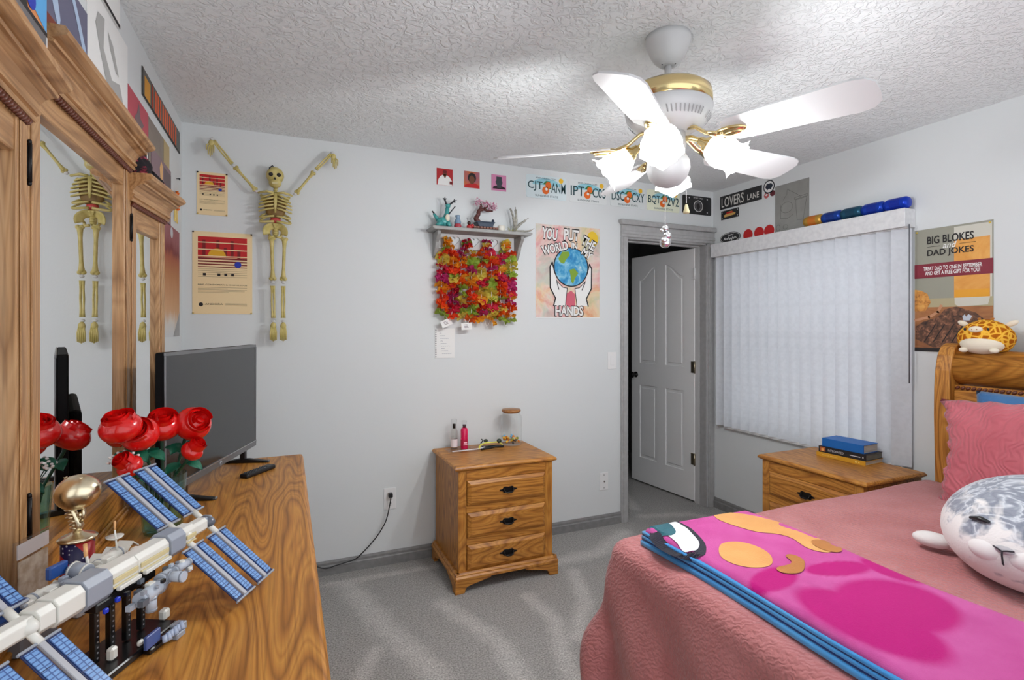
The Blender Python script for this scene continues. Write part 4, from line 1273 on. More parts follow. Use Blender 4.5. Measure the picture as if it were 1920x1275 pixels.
# ------------------------------------------------------------------ football trophy
tp = thing('football_trophy', 'gold football trophy on a patterned navy column on the dresser', 'trophy', (-0.372, 1.262, DTOP), R(-28))
GOLD = mat('champagne_gold', (0.86, 0.76, 0.54, 1), 0.28, 1.0)
def navy_print():
    m = mat('starry_navy', lin(28, 22, 78), 0.35)
    t = NT(m); v = t.coord()
    vo = t.n('ShaderNodeTexVoronoi'); vo.inputs['Scale'].default_value = 120; t.l(v, vo.inputs['Vector'])
    w = t.n('ShaderNodeTexWave', wave_type='BANDS', bands_direction='DIAGONAL'); w.inputs['Scale'].default_value = 6.5; w.inputs['Distortion'].default_value = 3.0
    t.l(v, w.inputs['Vector'])
    st = t.ramp(vo.outputs['Distance'], [(0.18, lin(228, 228, 240)), (0.26, lin(28, 22, 78))])
    f = t.ramp(w.outputs['Fac'], [(0.62, (0, 0, 0, 1)), (0.68, (1, 1, 1, 1))])
    t.l(t.mix(f, st, lin(196, 40, 44)), t.b.inputs['Base Color'])
    return m
b = MB(); b.box(-0.034, -0.034, 0, 0.034, 0.034, 0.022); b.build('plinth', mat('white_marble', lin(206, 206, 208), 0.25), tp, 0.003)
b = MB(); b.lathe([(0.0265, 0.022), (0.0265, 0.136)], 32); b.build('column', navy_print(), tp)
b = MB(); b.lathe([(0.031, 0.136), (0.0315, 0.139), (0.026, 0.143), (0.012, 0.148), (0.006, 0.154)], 32); b.build('column_cap', GOLD, tp)
b = MB()
def fig(u): return [(0.0, 0.0, 0.14 + 0.066 * u)]
b.tube([(0, 0, 0.15), (0.004, 0, 0.162), (-0.003, 0, 0.176), (-0.012, 0, 0.192), (-0.016, 0, 0.21)], [0.005, 0.008, 0.006, 0.006, 0.004], 10)
for k in range(9): b.ell((-0.008 - 0.0014 * k + 0.004 * (k < 3), -0.004, 0.158 + k * 0.0068), (0.0085, 0.006, 0.0026), 10, 6)
b.tube([(0.004, 0, 0.166), (0.013, 0, 0.18), (0.012, 0, 0.198)], [0.004, 0.004, 0.003], 8)
b.ell((0.006, 0, 0.182), (0.005, 0.005, 0.006), 10, 6)
b.build('figure_stem', GOLD, tp)
b = MB(); b.ell((0, 0, 0), (0.0415, 0.034, 0.0335), 28, 18, T(0, 0, 0.226) @ rotm(0, R(-14), 0), lambda p: Vector((p.x, p.y * (1 - 0.10 * abs(p.x) ** 2), p.z * (1 - 0.10 * abs(p.x) ** 2))))
ball = b.build('football', GOLD, tp)
b = MB()
for k in range(6): b.tube([(-0.016 + k * 0.0065, -0.012, 0.2555), (-0.016 + k * 0.0065, -0.006, 0.2580)], 0.0011, 5)
b.tube([(-0.020, -0.009, 0.2565), (0.020, -0.009, 0.2570)], 0.0011, 5)
b.build('laces', GOLD, ball)

# ------------------------------------------------------------------ boxed trading card on a stand
cs = thing('card_slab', 'clear plastic cased trading card standing against the mirror frame', 'trading card', (-0.400, 1.150, DTOP), R(75))
b = MB(); b.box(-0.040, -0.004, 0.055, 0.040, 0.004, 0.190); b.build('plastic_case', glass('acrylic', (0.93, 0.93, 0.94, 1), 0.06), cs, 0.001)
b = MB(); b.box(-0.033, -0.001, 0.062, 0.033, 0.001, 0.155); b.build('card', noisy('card_print', lin(150, 132, 112), lin(186, 172, 156), 60, 0.6), cs)
b = MB(); b.box(-0.035, -0.001, 0.160, 0.035, 0.001, 0.184); b.build('grading_label', mat('label_silver', lin(190, 182, 180), 0.5), cs)
b = MB(); b.box(-0.042, -0.012, 0, 0.042, 0.022, 0.055); b.build('stand', mat('grey_stand', lin(120, 122, 128), 0.4), cs, 0.003)

# ------------------------------------------------------------------ space station model
IS = thing('space_station_model', 'brick-built space station model with blue solar wings on a black stand', 'model', (-0.252, 1.091, DTOP), math.atan2(0.381, 0.193))
ZT = 0.133            # truss height above the dresser; local x runs along the truss
BW = mat('brick_white', lin(228, 226, 218), 0.3)
BG = mat('brick_grey', lin(150, 156, 168), 0.3)
BDG = mat('brick_dark_grey', lin(92, 98, 108), 0.3)
BTAN = mat('brick_tan', lin(214, 198, 150), 0.35)
BBK = mat('brick_black', lin(14, 14, 16), 0.28)
BBL = mat('brick_blue', lin(34, 74, 142), 0.3)
BNV = mat('brick_dark_blue', lin(20, 38, 88), 0.3)
BOR = mat('brick_orange', lin(226, 134, 24), 0.3)
def cell_mat():
    m = mat('solar_cells', lin(110, 156, 210), 0.3)
    t = NT(m); v = t.coord()
    br = t.n('ShaderNodeTexBrick'); br.offset = 0.0
    br.inputs['Scale'].default_value = 1.0; br.inputs['Brick Width'].default_value = 0.0095; br.inputs['Row Height'].default_value = 0.0065; br.inputs['Mortar Size'].default_value = 0.0009
    br.inputs['Color1'].default_value = lin(106, 150, 204); br.inputs['Color2'].default_value = lin(122, 164, 214); br.inputs['Mortar'].default_value = lin(60, 92, 150)
    t.l(v, br.inputs['Vector']); t.l(br.outputs[0], t.b.inputs['Base Color'])
    return m
CELL = cell_mat()
def bk_part(name, m, boxes, bev=0.0012, parent=None):
    for q_ in boxes:
        b = MB(); b.box(*q_); o_ = b.build(name, m, parent or IS, bev)
    return o_
# truss: white beams, grey joints
segs = [(-0.265, -0.175, 0.013, BW, 'truss_segment'), (-0.175, -0.150, 0.018, BW, 'truss_segment'), (-0.105, -0.058, 0.024, BG, 'truss_joint'), (-0.150, -0.105, 0.021, BW, 'truss_segment'), (-0.058, 0.000, 0.019, BW, 'truss_segment'), (0.0, 0.075, 0.019, BW, 'truss_segment'), (0.075, 0.115, 0.023, BG, 'truss_joint'), (0.115, 0.150, 0.018, BW, 'truss_segment'), (0.150, 0.195, 0.013, BW, 'truss_segment'), (0.195, 0.215, 0.012, BG, 'truss_joint')]
for (a, c, w, m, nm) in segs:
    b = MB()
    b.prism([(-w, -w * 0.55), (-w * 0.6, -w), (w * 0.6, -w), (w, -w * 0.55), (w, w * 0.55), (w * 0.6, w), (-w * 0.6, w), (-w, w * 0.55)], a + 0.0004, c - 0.0004, T(0, 0, ZT) @ rotm(0, 0, -PI / 2))
    b.build(nm, m, IS, 0.0008)
for (a, c) in ((-0.055, -0.003), (0.004, 0.07), (0.12, 0.146)):
    bk_part('tan_strip', BTAN, [(a, -0.0225, ZT - 0.004, c, -0.0195, ZT + 0.004), (a, -0.0225, ZT - 0.012, c, -0.019, ZT - 0.009)], 0.0006)
for (a, c) in ((-0.05, -0.004), (0.006, 0.068)):
    bk_part('white_rail', BW, [(a, -0.029, ZT - 0.017, c, -0.021, ZT - 0.010)], 0.001)
# ball joints of the wings
for x in (-0.255, -0.182, 0.132, 0.205):
    b = MB(); b.ell((x, 0, ZT), (0.013, 0.022, 0.013), 12, 8); b.build('rotary_joint', BDG if abs(x) > 0.2 else BW, IS)
# solar wings: two strips each side, tilted 40 degrees
wing = MB()
TILT = R(40)
def wing_parts(x, side):
    """side +1: up and away (local +y), -1: down and towards the room"""
    M = T(x, 0, ZT) @ rotm(TILT, 0, 0) @ (Matrix.Identity(4) if side > 0 else rotm(0, 0, PI))
    root = bpy.data.objects.new('solar_wing', None); C.objects.link(root); root.parent = IS; root.matrix_local = M
    y0, y1 = 0.034, (0.172 if (x > 0 or side < 0) else 0.10)
    for sx in (-1, 1):
        a, c = (0.007, 0.029) if sx > 0 else (-0.029, -0.007)
        b = MB(); b.box(a, y0, -0.002, c, y1, 0.0006); b.build('panel_backing', BNV, root, 0.0005)
        for k in range(4):
            ya, yb = y0 + 0.003 + (y1 - y0 - 0.006) * k / 4, y0 + 0.0015 + (y1 - y0 - 0.006) * (k + 1) / 4
            for s_, z in ((1, 0.0006), (-1, -0.002)):
                b = MB(); b.box(a + 0.0022, ya, z, c - 0.0022, yb, z + 0.0012 * s_); b.build('cell_tile', CELL if s_ > 0 else BOR, root)
    b = MB(); b.box(-0.0045, 0.02, -0.003, 0.0045, y1, 0.003); b.build('mast', mat('brick_light_grey', lin(178, 178, 184), 0.3), root, 0.0008)
    for ye in (y0 - 0.004, y1):
        b = MB(); b.box(-0.031, ye, -0.0025, 0.031, ye + 0.004, 0.0025); b.build('end_bar', BG, root, 0.0008)
    b = MB(); b.cyl((0, 0.0, 0), (0, y0, 0), 0.006, seg=10); b.build('wing_hub', BW, root)
for x in (0.205, 0.132, -0.182, -0.255):
    for s in ((1, -1) if x > -0.2 else (-1,)): wing_parts(x, s)
# pressurised modules across the truss and hanging below it
def module(pts, r, m, name='module', rings=True):
    b = MB(); b.cyl(pts[0], pts[1], r, seg=16); o = b.build(name, m, IS)
    if rings:
        p0, p1 = Vector(pts[0]), Vector(pts[1])
        b = MB()
        for k in (0.12, 0.88):
            c = p0.lerp(p1, k); d = (p1 - p0).normalized() * 0.0015
            b.cyl(tuple(c - d), tuple(c + d), r * 1.07, seg=16)
        b.build('module_ring', BW if m is BG else BG, o)
    return o
BLG = mat('brick_pale_grey', lin(184, 192, 204), 0.3)
module(((0.02, -0.042, ZT - 0.035), (0.06, -0.042, ZT - 0.035)), 0.0125, BLG)
module(((-0.035, -0.048, ZT - 0.04), (0.018, -0.046, ZT - 0.04)), 0.012, BLG)
module(((0.03, -0.052, ZT - 0.03), (0.03, -0.080, ZT - 0.03)), 0.009, BLG)
module(((0.045, -0.05, ZT - 0.028), (0.085, -0.05, ZT - 0.028)), 0.007, BLG)
module(((-0.01, -0.05, ZT - 0.045), (-0.01, -0.05, ZT - 0.070)), 0.0085, BLG)
module(((-0.02, 0.04, ZT + 0.004), (0.045, 0.055, ZT + 0.004)), 0.012, BW)
module(((-0.13, 0.05, ZT), (-0.06, 0.045, ZT)), 0.013, BW)
module(((-0.055, 0.022, ZT + 0.014), (-0.055, 0.05, ZT + 0.018)), 0.013, BG)
grr = random.Random(3)
for k in range(22):
    x = grr.uniform(-0.05, 0.085); yy = grr.uniform(-0.062, -0.028); zz = ZT + grr.uniform(-0.048, -0.018); a_ = grr.uniform(0.003, 0.007)
    b = MB()
    if k % 3: b.cbox(x, yy, zz, a_ * 2, a_ * 1.4, a_ * 1.5)
    else: b.cyl((x, yy, zz - a_ * 0.6), (x, yy, zz + a_ * 0.6), a_ * 0.8, seg=10)
    b.build('detail_brick', grr.choice((BW, BG, MATS['brick_pale_grey'], BDG, BBK)), IS)
for k in range(12):
    x = grr.uniform(-0.15, 0.06); yy = grr.uniform(0.024, 0.05); zz = ZT + grr.uniform(-0.004, 0.018); a_ = grr.uniform(0.004, 0.008)
    b = MB(); b.cbox(x, yy, zz, a_ * 2, a_ * 1.5, a_ * 1.2); b.build('detail_brick', grr.choice((BW, BG, BW, BBL)), IS, 0.001)
# folded radiators (zig-zag plates)
for (x0, y, z) in ((-0.14, 0.052, ZT + 0.002), (0.0, 0.062, ZT + 0.008)):
    b = MB()
    pts = [(x0 + 0.014 * k, z + (0.006 if k % 2 else -0.006)) for k in range(7)]
    b.prism(pts + [(p[0], p[1] - 0.003) for p in pts[::-1]], y - 0.014, y + 0.014)
    b.build('radiator', BW, IS)
b = MB(); b.cyl((-0.045, 0.03, ZT + 0.01), (-0.025, 0.055, ZT + 0.045), 0.0022, seg=8); b.build('antenna', BW, IS)
b = MB(); b.cyl((0.03, 0.045, ZT + 0.01), (0.03, 0.05, ZT + 0.05), 0.0016, seg=8); b.build('antenna', BW, IS)
PEACH = mat('brick_peach', lin(224, 168, 110), 0.35)
b = MB(); b.cyl((0.03, 0.05, ZT + 0.05), (0.03, 0.05, ZT + 0.066), 0.0018, seg=8); b.build('antenna_tip', PEACH, IS)
b = MB(); b.cyl((-0.034, 0.045, ZT + 0.03), (-0.025, 0.055, ZT + 0.047), 0.003, seg=8); b.build('antenna_tip', PEACH, IS)
b = MB(); b.lathe([(0.003, 0), (0.012, 0.004), (0.014, 0.007), (0.003, 0.003)], 16, T(0.03, 0.05, ZT + 0.032)); b.build('dish', BW, IS)
bk_part('docked_craft', BBL, [(-0.175, 0.045, ZT - 0.006, -0.125, 0.055, ZT + 0.012), (-0.09, 0.052, ZT + 0.016, -0.058, 0.062, ZT + 0.036)], 0.002)
bk_part('docked_craft', BNV, [(-0.20, 0.04, ZT - 0.012, -0.15, 0.075, ZT - 0.004)], 0.002)
bk_part('blue_pin', mat('brick_bright_blue', lin(20, 50, 190), 0.3), [(-0.062, -0.034, ZT - 0.030, -0.054, -0.028, ZT - 0.022), (-0.085, -0.034, ZT - 0.036, -0.077, -0.028, ZT - 0.028)], 0.0015)
# stand
bk_part('stand_cradle', BBK, [(-0.085, -0.020, ZT - 0.036, 0.040, 0.020, ZT - 0.022)], 0.002)
for x in (-0.075, -0.045, -0.012, 0.02):
    p = bk_part('stand_pillar', BBK, [(x - 0.005, -0.012, 0.014, x + 0.005, -0.002, ZT - 0.03)], 0.001)
    b = MB()
    for k in range(9): b.cyl((x, -0.0126, 0.022 + 0.0085 * k), (x, -0.0115, 0.022 + 0.0085 * k), 0.0015, seg=8)
    tag(b.build('pin_holes', mat('pin_hole_grey', lin(120, 120, 124), 0.5), p), None, None, None, 'stuff')
bk_part('stand_base', BBK, [(-0.10, -0.05, 0.0, 0.055, 0.035, 0.012), (-0.03, -0.065, 0.0, 0.03, -0.05, 0.010)], 0.002)
bk_part('base_block', BG, [(0.030, -0.070, 0.0, 0.052, -0.052, 0.014), (0.012, -0.080, 0.0, 0.034, -0.066, 0.010)], 0.0015)
bk_part('base_block', BW, [(0.048, -0.03, 0.012, 0.064, -0.016, 0.030), (-0.068, -0.030, 0.012, -0.054, -0.018, 0.032), (-0.03, -0.046, 0.012, -0.018, -0.038, 0.022)], 0.003)
bk_part('base_grille', mat('brick_slate_blue', lin(72, 92, 150), 0.35), [(-0.038, -0.064, 0.012, -0.006, -0.058, 0.034)], 0.001)
for k in range(6):
    b = MB(); b.cyl((-0.01 + 0.008 * k, -0.075 - 0.003 * (k % 2), 0.010), (-0.006 + 0.008 * k, -0.070, 0.020), 0.004, seg=8); b.build('base_pipe', mat('brick_pale_blue', lin(170, 182, 206), 0.3), IS)

# ------------------------------------------------------------------ outlets, switch, cord
def wallplate(name, label, x, z, w, h, kind):
    t = thing(name, label, 'wall plate', (x, YB, z))
    b = MB(); b.box(-w / 2, -0.005, -h / 2, w / 2, 0, h / 2); b.build('cover_plate', WHITE, t, 0.002, 2)
    if kind == 'switch':
        b = MB(); b.box(-0.016, -0.008, -0.033, 0.016, -0.005, 0.033); b.build('rocker', WHITE, t, 0.002)
    elif kind == 'outlet':
        for s in (-1, 1):
            b = MB(); b.box(-0.017, -0.007, s * 0.026 - 0.014, 0.017, -0.005, s * 0.026 + 0.014); f = b.build('socket', WHITE, t, 0.002)
            for q_ in (-0.006, 0.006):
                b = MB(); b.box(q_ - 0.001, -0.0075, s * 0.026 - 0.005, q_ + 0.001, -0.0068, s * 0.026 + 0.006); b.build('slot', BLACK, f)
    else:
        b = MB(); b.cyl((0, -0.005, 0), (0, -0.012, 0), 0.006, seg=10); b.build('coax_jack', SILVER, t)
        for s in (-1, 1):
            b = MB(); b.cyl((0, -0.005, s * 0.045), (0, -0.0062, s * 0.045), 0.004, seg=10); b.build('plate_screw', mat('screw_grey', lin(150, 150, 150), 0.4, 0.6), t)
    return t
wallplate('light_switch', 'white rocker light switch beside the door frame', 2.110, 1.155, 0.072, 0.120, 'switch')
wallplate('cable_outlet', 'white cable jack plate low on the wall beside the door', 2.042, 0.310, 0.070, 0.122, 'coax')
wallplate('power_outlet', 'white wall outlet with a black plug between dresser and nightstand', 0.557, 0.383, 0.070, 0.125, 'outlet')
pc = thing('extension_cable', 'black power cord running from the wall outlet behind the dresser', 'cord', (0.557, YB - 0.008, 0.409))
b = MB(); b.box(-0.012, -0.030, -0.012, 0.012, 0, 0.012); b.build('plug', BLACK, pc, 0.003)
b = MB(); pts = [(0.0, -0.03, -0.01), (-0.01, -0.036, -0.06), (-0.03, -0.034, -0.14), (-0.07, -0.030, -0.21), (-0.115, -0.028, -0.262), (-0.16, -0.026, -0.305), (-0.20, -0.026, -0.335), (-0.25, -0.024, -0.345), (-0.30, -0.024, -0.352), (-0.36, -0.024, -0.36), (-0.42, -0.024, -0.335), (-0.52, -0.03, -0.30)]
def smooth_pts(p, n=6):
    p = [Vector(q_) for q_ in p]; out = []
    for i in range(len(p) - 1):
        a, b_, c, d = p[max(i - 1, 0)], p[i], p[i + 1], p[min(i + 2, len(p) - 1)]
        for k in range(n):
            t = k / n
            out.append(tuple(0.5 * ((2 * b_) + (c - a) * t + (2 * a - 5 * b_ + 4 * c - d) * t * t + (3 * b_ - a - 3 * c + d) * t ** 3)))
    out.append(tuple(p[-1]))
    return out
b.tube(smooth_pts(pts), 0.0032, 8); b.build('cable', BLACK, pc)

# ------------------------------------------------------------------ prints on the back wall
CREAMP = mat('cream_paper', lin(238, 214, 168), 0.8)
DKRED = mat('dark_red_print', lin(122, 20, 24), 0.7)
YELP = mat('sun_yellow_print', lin(222, 168, 34), 0.7)
BLUP = mat('blue_print', lin(30, 52, 170), 0.7)
INKB = mat('ink_black', lin(28, 24, 26), 0.7)
INKG = mat('ink_grey_brown', lin(150, 132, 104), 0.7)
def sunset_poster(label, x0, x1, z0, z1, small):
    o, w, h, y = card('sunset_poster', label, 'poster', x0, x1, z0, z1, 'back', CREAMP, group='red sunset posters by the skeleton')
    L, Rr = -w / 2 + w * 0.09, w / 2 - w * 0.09
    Z = lambda f: h * (1 - f)
    ink(o, [rect(L, Z(0.31), Rr, Z(0.06))], RED, y, 'red_field')
    cols_ = [(0.12, 0.10, 0.30), (0.40, 0.10, 0.22), (0.69, 0.10, 0.30), (0.55, 0.19, 0.30), (0.83, 0.21, 0.33)]
    ink(o, [rect(L + (Rr - L) * (c - 0.032), Z(b1), L + (Rr - L) * (c + 0.032), Z(a1)) for c, a1, b1 in cols_], DKRED, y - 0.0004, 'dark_bars')
    ink(o, [circ(L + (Rr - L) * 0.38, Z(0.30), (Rr - L) * 0.185, 24, None, 0, PI)], YELP, y - 0.0006, 'half_sun')
    ink(o, [rect(L, Z(f + 0.012), Rr, Z(f)) for f in (0.125, 0.21, 0.29)], CREAMP, y - 0.0008, 'pale_lines')
    ink(o, [rect(L, Z(f + t_), Rr, Z(f)) for f, t_ in ((0.315, 0.02), (0.352, 0.017), (0.388, 0.014), (0.422, 0.010))], DKRED, y, 'red_stripes')
    ink(o, [rect(L, Z(f + 0.004), Rr, Z(f)) for f in (0.452, 0.474, 0.495, 0.518, 0.545)], INKG, y, 'thin_lines')
    ink(o, [circ(L + (Rr - L) * 0.81, Z(0.392), (Rr - L) * 0.072)], BLUP, y - 0.0008, 'blue_dot')
    ink(o, [rect(L + (Rr - L) * (c - 0.03), Z(0.535), L + (Rr - L) * (c + 0.03), Z(0.505)) for c in (0.13, 0.42, 0.56, 0.70)], INKB, y - 0.0006, 'black_blocks')
    text('DAY, CONDOREAN & KNOWLEDGE', o, INKB, 0, y, Z(0.645), w=(Rr - L), h=h * 0.016, offset=0.012)
    ink(o, [rect(L, Z(f + 0.004), L + (Rr - L) * k, Z(f)) for f, k in ((0.675, 1.0), (0.69, 0.6), (0.705, 1.0), (0.72, 0.95), (0.735, 0.62))], INKG, y, 'body_text')
    ink(o, [circ(L + (Rr - L) * 0.06, Z(0.885), (Rr - L) * 0.045)], INKB, y, 'round_mark')
    text('ANDORA', o, INKB, L + (Rr - L) * 0.32, y, Z(0.88), w=(Rr - L) * 0.36, h=h * 0.022)
    ink(o, [rect(L + (Rr - L) * 0.55, Z(f + 0.004), Rr, Z(f)) for f in (0.872, 0.884, 0.896)], INKG, y, 'credit_text')
    tan = mat('tan_pin', lin(196, 168, 96), 0.5)
    pins(o, w, h, y, [INKB, INKB, tan, tan], 0.004)
sunset_poster('small cream poster with red sunset bars above its larger twin', -0.426, -0.286, 1.975, 2.197, True)
sunset_poster('large cream poster with red sunset bars and a blue dot', -0.446, -0.170, 1.462, 1.889, False)

# album style prints
def print_card(name, label, x0, z0, s, bg, wall='back', cat='print', group=None, w=None):
    return card(name, label, cat, x0, x0 + (w or s), z0, z0 + s, wall, bg, 0.002, 0, group)
SKIN = mat('brown_skin_print', lin(112, 68, 44), 0.7)
o, w, h, y = print_card('album_print', 'small red print of a figure in a white shirt', 0.840, 2.264, 0.102, mat('crimson_print', lin(176, 24, 30), 0.6), group='small square prints above the shelf')
ink(o, [[(-0.045, 0.0), (0.048, 0.0), (0.044, 0.03), (0.03, 0.052), (0.012, 0.062), (0, 0.05), (-0.014, 0.062), (-0.03, 0.052), (-0.042, 0.03)]], PAPER, y)
ink(o, [circ(0.0, 0.074, 0.012, 16, 0.016), [(-0.012, 0.066), (0.012, 0.066), (0.004, 0.046), (-0.003, 0.046)]], SKIN, y - 0.0004)
ink(o, [circ(0.0, 0.082, 0.013, 16, 0.011), rect(0.03, 0.008, 0.048, 0.026)], mat('maroon_print', lin(110, 16, 22), 0.7), y - 0.0008)
o, w, h, y = print_card('album_print', 'small orange print with a dark haired head and red collar', 1.016, 2.266, 0.102, noisy('sunset_orange_print', lin(196, 100, 40), lin(150, 92, 120), 14, 0.6), group='small square prints above the shelf')
ink(o, [[(-0.05, 0.0), (0.05, 0.0), (0.05, 0.018), (0.02, 0.03), (-0.02, 0.026), (-0.05, 0.014)]], RED, y)
ink(o, [circ(0, 0.062, 0.027, 20, 0.032)], INKB, y - 0.0004)
ink(o, [circ(-0.001, 0.05, 0.018, 20, 0.027)], SKIN, y - 0.0008)
o, w, h, y = print_card('album_print', 'small pink print with a dark head silhouette', 1.198, 2.266, 0.102, mat('pink_print', lin(206, 132, 170), 0.6), group='small square prints above the shelf')
ink(o, [[(-0.042, 0.012), (0.046, 0.012), (0.044, 0.022), (0.02, 0.032), (-0.022, 0.032), (-0.04, 0.024)]], mat('plum_print', lin(48, 20, 34), 0.7), y)
ink(o, [[(-0.012, 0.018), (0.014, 0.018), (0.016, 0.034), (0.024, 0.046), (0.024, 0.06), (0.020, 0.066), (0.020, 0.09), (-0.018, 0.09), (-0.018, 0.066), (-0.024, 0.058), (-0.020, 0.044), (-0.013, 0.034)]], mat('slate_print', lin(56, 62, 70), 0.7), y - 0.0004)

# licence plates
PGREEN = mat('plate_green', lin(20, 66, 72), 0.5)
ORG = mat('orange_fruit_print', lin(232, 108, 30), 0.5)
LGRN = mat('leaf_print', lin(60, 120, 60), 0.5)
SUNP = mat('plate_sun', lin(240, 188, 40), 0.5)
CYAN = mat('pale_cyan_print', lin(150, 206, 220), 0.5)
plates = [('CJT', 'ANM', 1.442, 'licence plate reading CJT ANM, leftmost of the row', lin(214, 228, 232)), ('IPT', 'C0S', 1.764, 'licence plate starting IPT behind the fan blade tip', lin(222, 226, 226)),
          ('DSC', 'CXY', 2.095, 'licence plate reading DSC CXY, third in the row', lin(220, 226, 226)), ('BQT', '2V2', 2.412, 'licence plate ending in 2V2 with a green tint', lin(232, 236, 212))]
for i, (a, c, x0, lb, bg) in enumerate(plates):
    o, w, h, y = card('licence_plate', lb, 'licence plate', x0, x0 + 0.300, 2.247, 2.399, 'back', mat('plate_white_%d' % i, bg, 0.35), 0.003, 0.014, 'licence plates along the ceiling')
    ink(o, [circ(0.0, 0.09, 0.105, 24, 0.045, 0, PI)], CYAN, y + 0.0002, 'pale_arch')
    text('MYFLORIDA.COM', o, PGREEN, -0.005, y, 0.134, w=0.15, h=0.011)
    text(a, o, PGREEN, -0.085, y - 0.0002, 0.078, w=0.108, h=0.066, offset=0.008)
    text(c, o, PGREEN, 0.088, y - 0.0002, 0.078, w=0.108, h=0.066, offset=0.008)
    text('SUNSHINE STATE', o, PGREEN, 0, y, 0.018, w=0.17, h=0.013)
    ink(o, [circ(0.108, 0.130, 0.017)], SUNP, y - 0.0004, 'sun')
    ink(o, [[(-0.03, 0.095), (-0.005, 0.12), (0.03, 0.118), (0.012, 0.095)], [(0.0, 0.06), (0.034, 0.07), (0.036, 0.09), (0.015, 0.085)]], LGRN, y - 0.0005, 'leaves')
    ink(o, [circ(0.012, 0.092, 0.022), circ(-0.008, 0.056, 0.026)], ORG, y - 0.0007, 'oranges')
    ink(o, [circ(-0.002, 0.064, 0.010, 10)], PAPER, y - 0.0009, 'blossom')
o, w, h, y = card('licence_plate', 'black plate with a white round emblem, rightmost of the row', 'licence plate', 2.740, 3.022, 2.252, 2.392, 'back', mat('plate_black', lin(34, 34, 36), 0.4), 0.003, 0.012, 'licence plates along the ceiling')
ring = [stroke([(0.012 + 0.042 * math.cos(2 * PI * k / 20), 0.064 + 0.042 * math.sin(2 * PI * k / 20)) for k in range(21)], 0.006)]
ink(o, ring[0], PAPER, y, 'emblem_ring')
ink(o, [circ(0.012, 0.064, 0.033)], mat('emblem_grey', lin(90, 90, 92), 0.5), y + 0.0002, 'emblem_field')
ink(o, [[(0.0, 0.04), (0.018, 0.036), (0.022, 0.05), (0.03, 0.056), (0.026, 0.07), (0.018, 0.086), (0.0, 0.084), (-0.008, 0.068)]], INKB, y - 0.0003, 'profile_head')
text('POW * MIA', o, PAPER, 0.012, y, 0.124, w=0.09, h=0.012)
ink(o, [circ(sx * 0.088 + 0.012, zz, 0.006, 8) for sx in (-1, 1) for zz in (0.020, 0.122)], LTG, y, 'bolt_heads')

# hand painted world poster
def watercolour():
    m = mat('watercolour_paper', (1, 1, 1, 1), 0.8)
    t = NT(m)
    n = t.noise(t.coord((1, 1, 1)), 5.2, 4, 0.6, 0.8)
    n2 = t.noise(t.coord((1, 1, 1), loc=(3, 1, 5)), 4.0, 4, 0.6, 0.5)
    c1 = t.ramp(n, [(0.28, lin(196, 92, 112)), (0.40, lin(220, 150, 156)), (0.50, lin(226, 214, 206)), (0.60, lin(176, 204, 190)), (0.72, lin(150, 186, 186))])
    c2 = t.ramp(n2, [(0.35, lin(220, 110, 120)), (0.48, lin(226, 200, 190)), (0.62, lin(236, 196, 110)), (0.72, lin(226, 178, 60))])
    t.l(t.mix(0.45, c1, c2), t.b.inputs['Base Color'])
    return m
o, w, h, y = card('world_poster', 'hand painted poster reading You Put The World In My Hands', 'poster', 1.512, 2.006, 1.456, 2.078, 'back', watercolour(), 0.002)
ink(o, [circ(0.19, 0.545, 0.045, 20, 0.055)], mat('painted_yellow', lin(232, 194, 50), 0.8), y + 0.0002, 'painted_sun')
def painted_globe():
    m = mat('painted_globe', (1, 1, 1, 1), 0.7)
    t = NT(m)
    n = t.noise(t.coord(), 16, 4, 0.6, 0.6)
    t.l(t.ramp(n, [(0.32, lin(30, 118, 178)), (0.47, lin(64, 152, 200)), (0.58, lin(126, 190, 216)), (0.70, lin(216, 228, 230))]), t.b.inputs['Base Color'])
    return m
gx, gz, gr = 0.02, 0.345, 0.128
# hands: white cupped shapes with dark outlines
hand_l = [(-0.115, 0.08), (-0.10, 0.13), (-0.14, 0.20), (-0.142, 0.34), (-0.125, 0.37), (-0.105, 0.30), (-0.095, 0.25), (-0.045, 0.205), (-0.01, 0.20), (-0.015, 0.16), (-0.025, 0.08)]
hand_r = [(2 * gx - px_ + 0.0, pz) for (px_, pz) in hand_l][::-1]
ink(o, [hand_l, hand_r], PAPER, y, 'painted_hands')
ink(o, stroke(hand_l[:6], 0.009) + stroke(hand_r[-6:], 0.009) + stroke(hand_l[6:], 0.005) + stroke(hand_r[:5], 0.005) + stroke([(-0.09, 0.24), (-0.075, 0.19)], 0.006) + stroke([(0.13, 0.24), (0.105, 0.19)], 0.006), INKB, y - 0.0004, 'ink_outline')
ink(o, [[(-0.018, 0.16), (0.02, 0.185), (0.05, 0.16), (0.052, 0.08), (0.0, 0.07), (-0.02, 0.09)]], mat('painted_rose', lin(206, 98, 116), 0.8), y + 0.0002, 'rose_wash')
ink(o, [circ(gx, gz, gr + 0.008, 36)], INKB, y - 0.0005, 'globe_outline')
ink(o, [circ(gx, gz, gr, 36)], painted_globe(), y - 0.0008, 'globe')
GLN = mat('painted_green', lin(126, 160, 52), 0.8)
ink(o, [[(gx - 0.10, gz + 0.05), (gx - 0.07, gz + 0.10), (gx - 0.02, gz + 0.105), (gx - 0.01, gz + 0.08), (gx - 0.04, gz + 0.05), (gx - 0.055, gz + 0.02), (gx - 0.08, gz + 0.025)],
        [(gx - 0.015, gz - 0.02), (gx + 0.025, gz - 0.01), (gx + 0.055, gz - 0.04), (gx + 0.03, gz - 0.075), (gx + 0.015, gz - 0.115), (gx + 0.0, gz - 0.10), (gx - 0.005, gz - 0.06)]], GLN, y - 0.0011, 'continents')
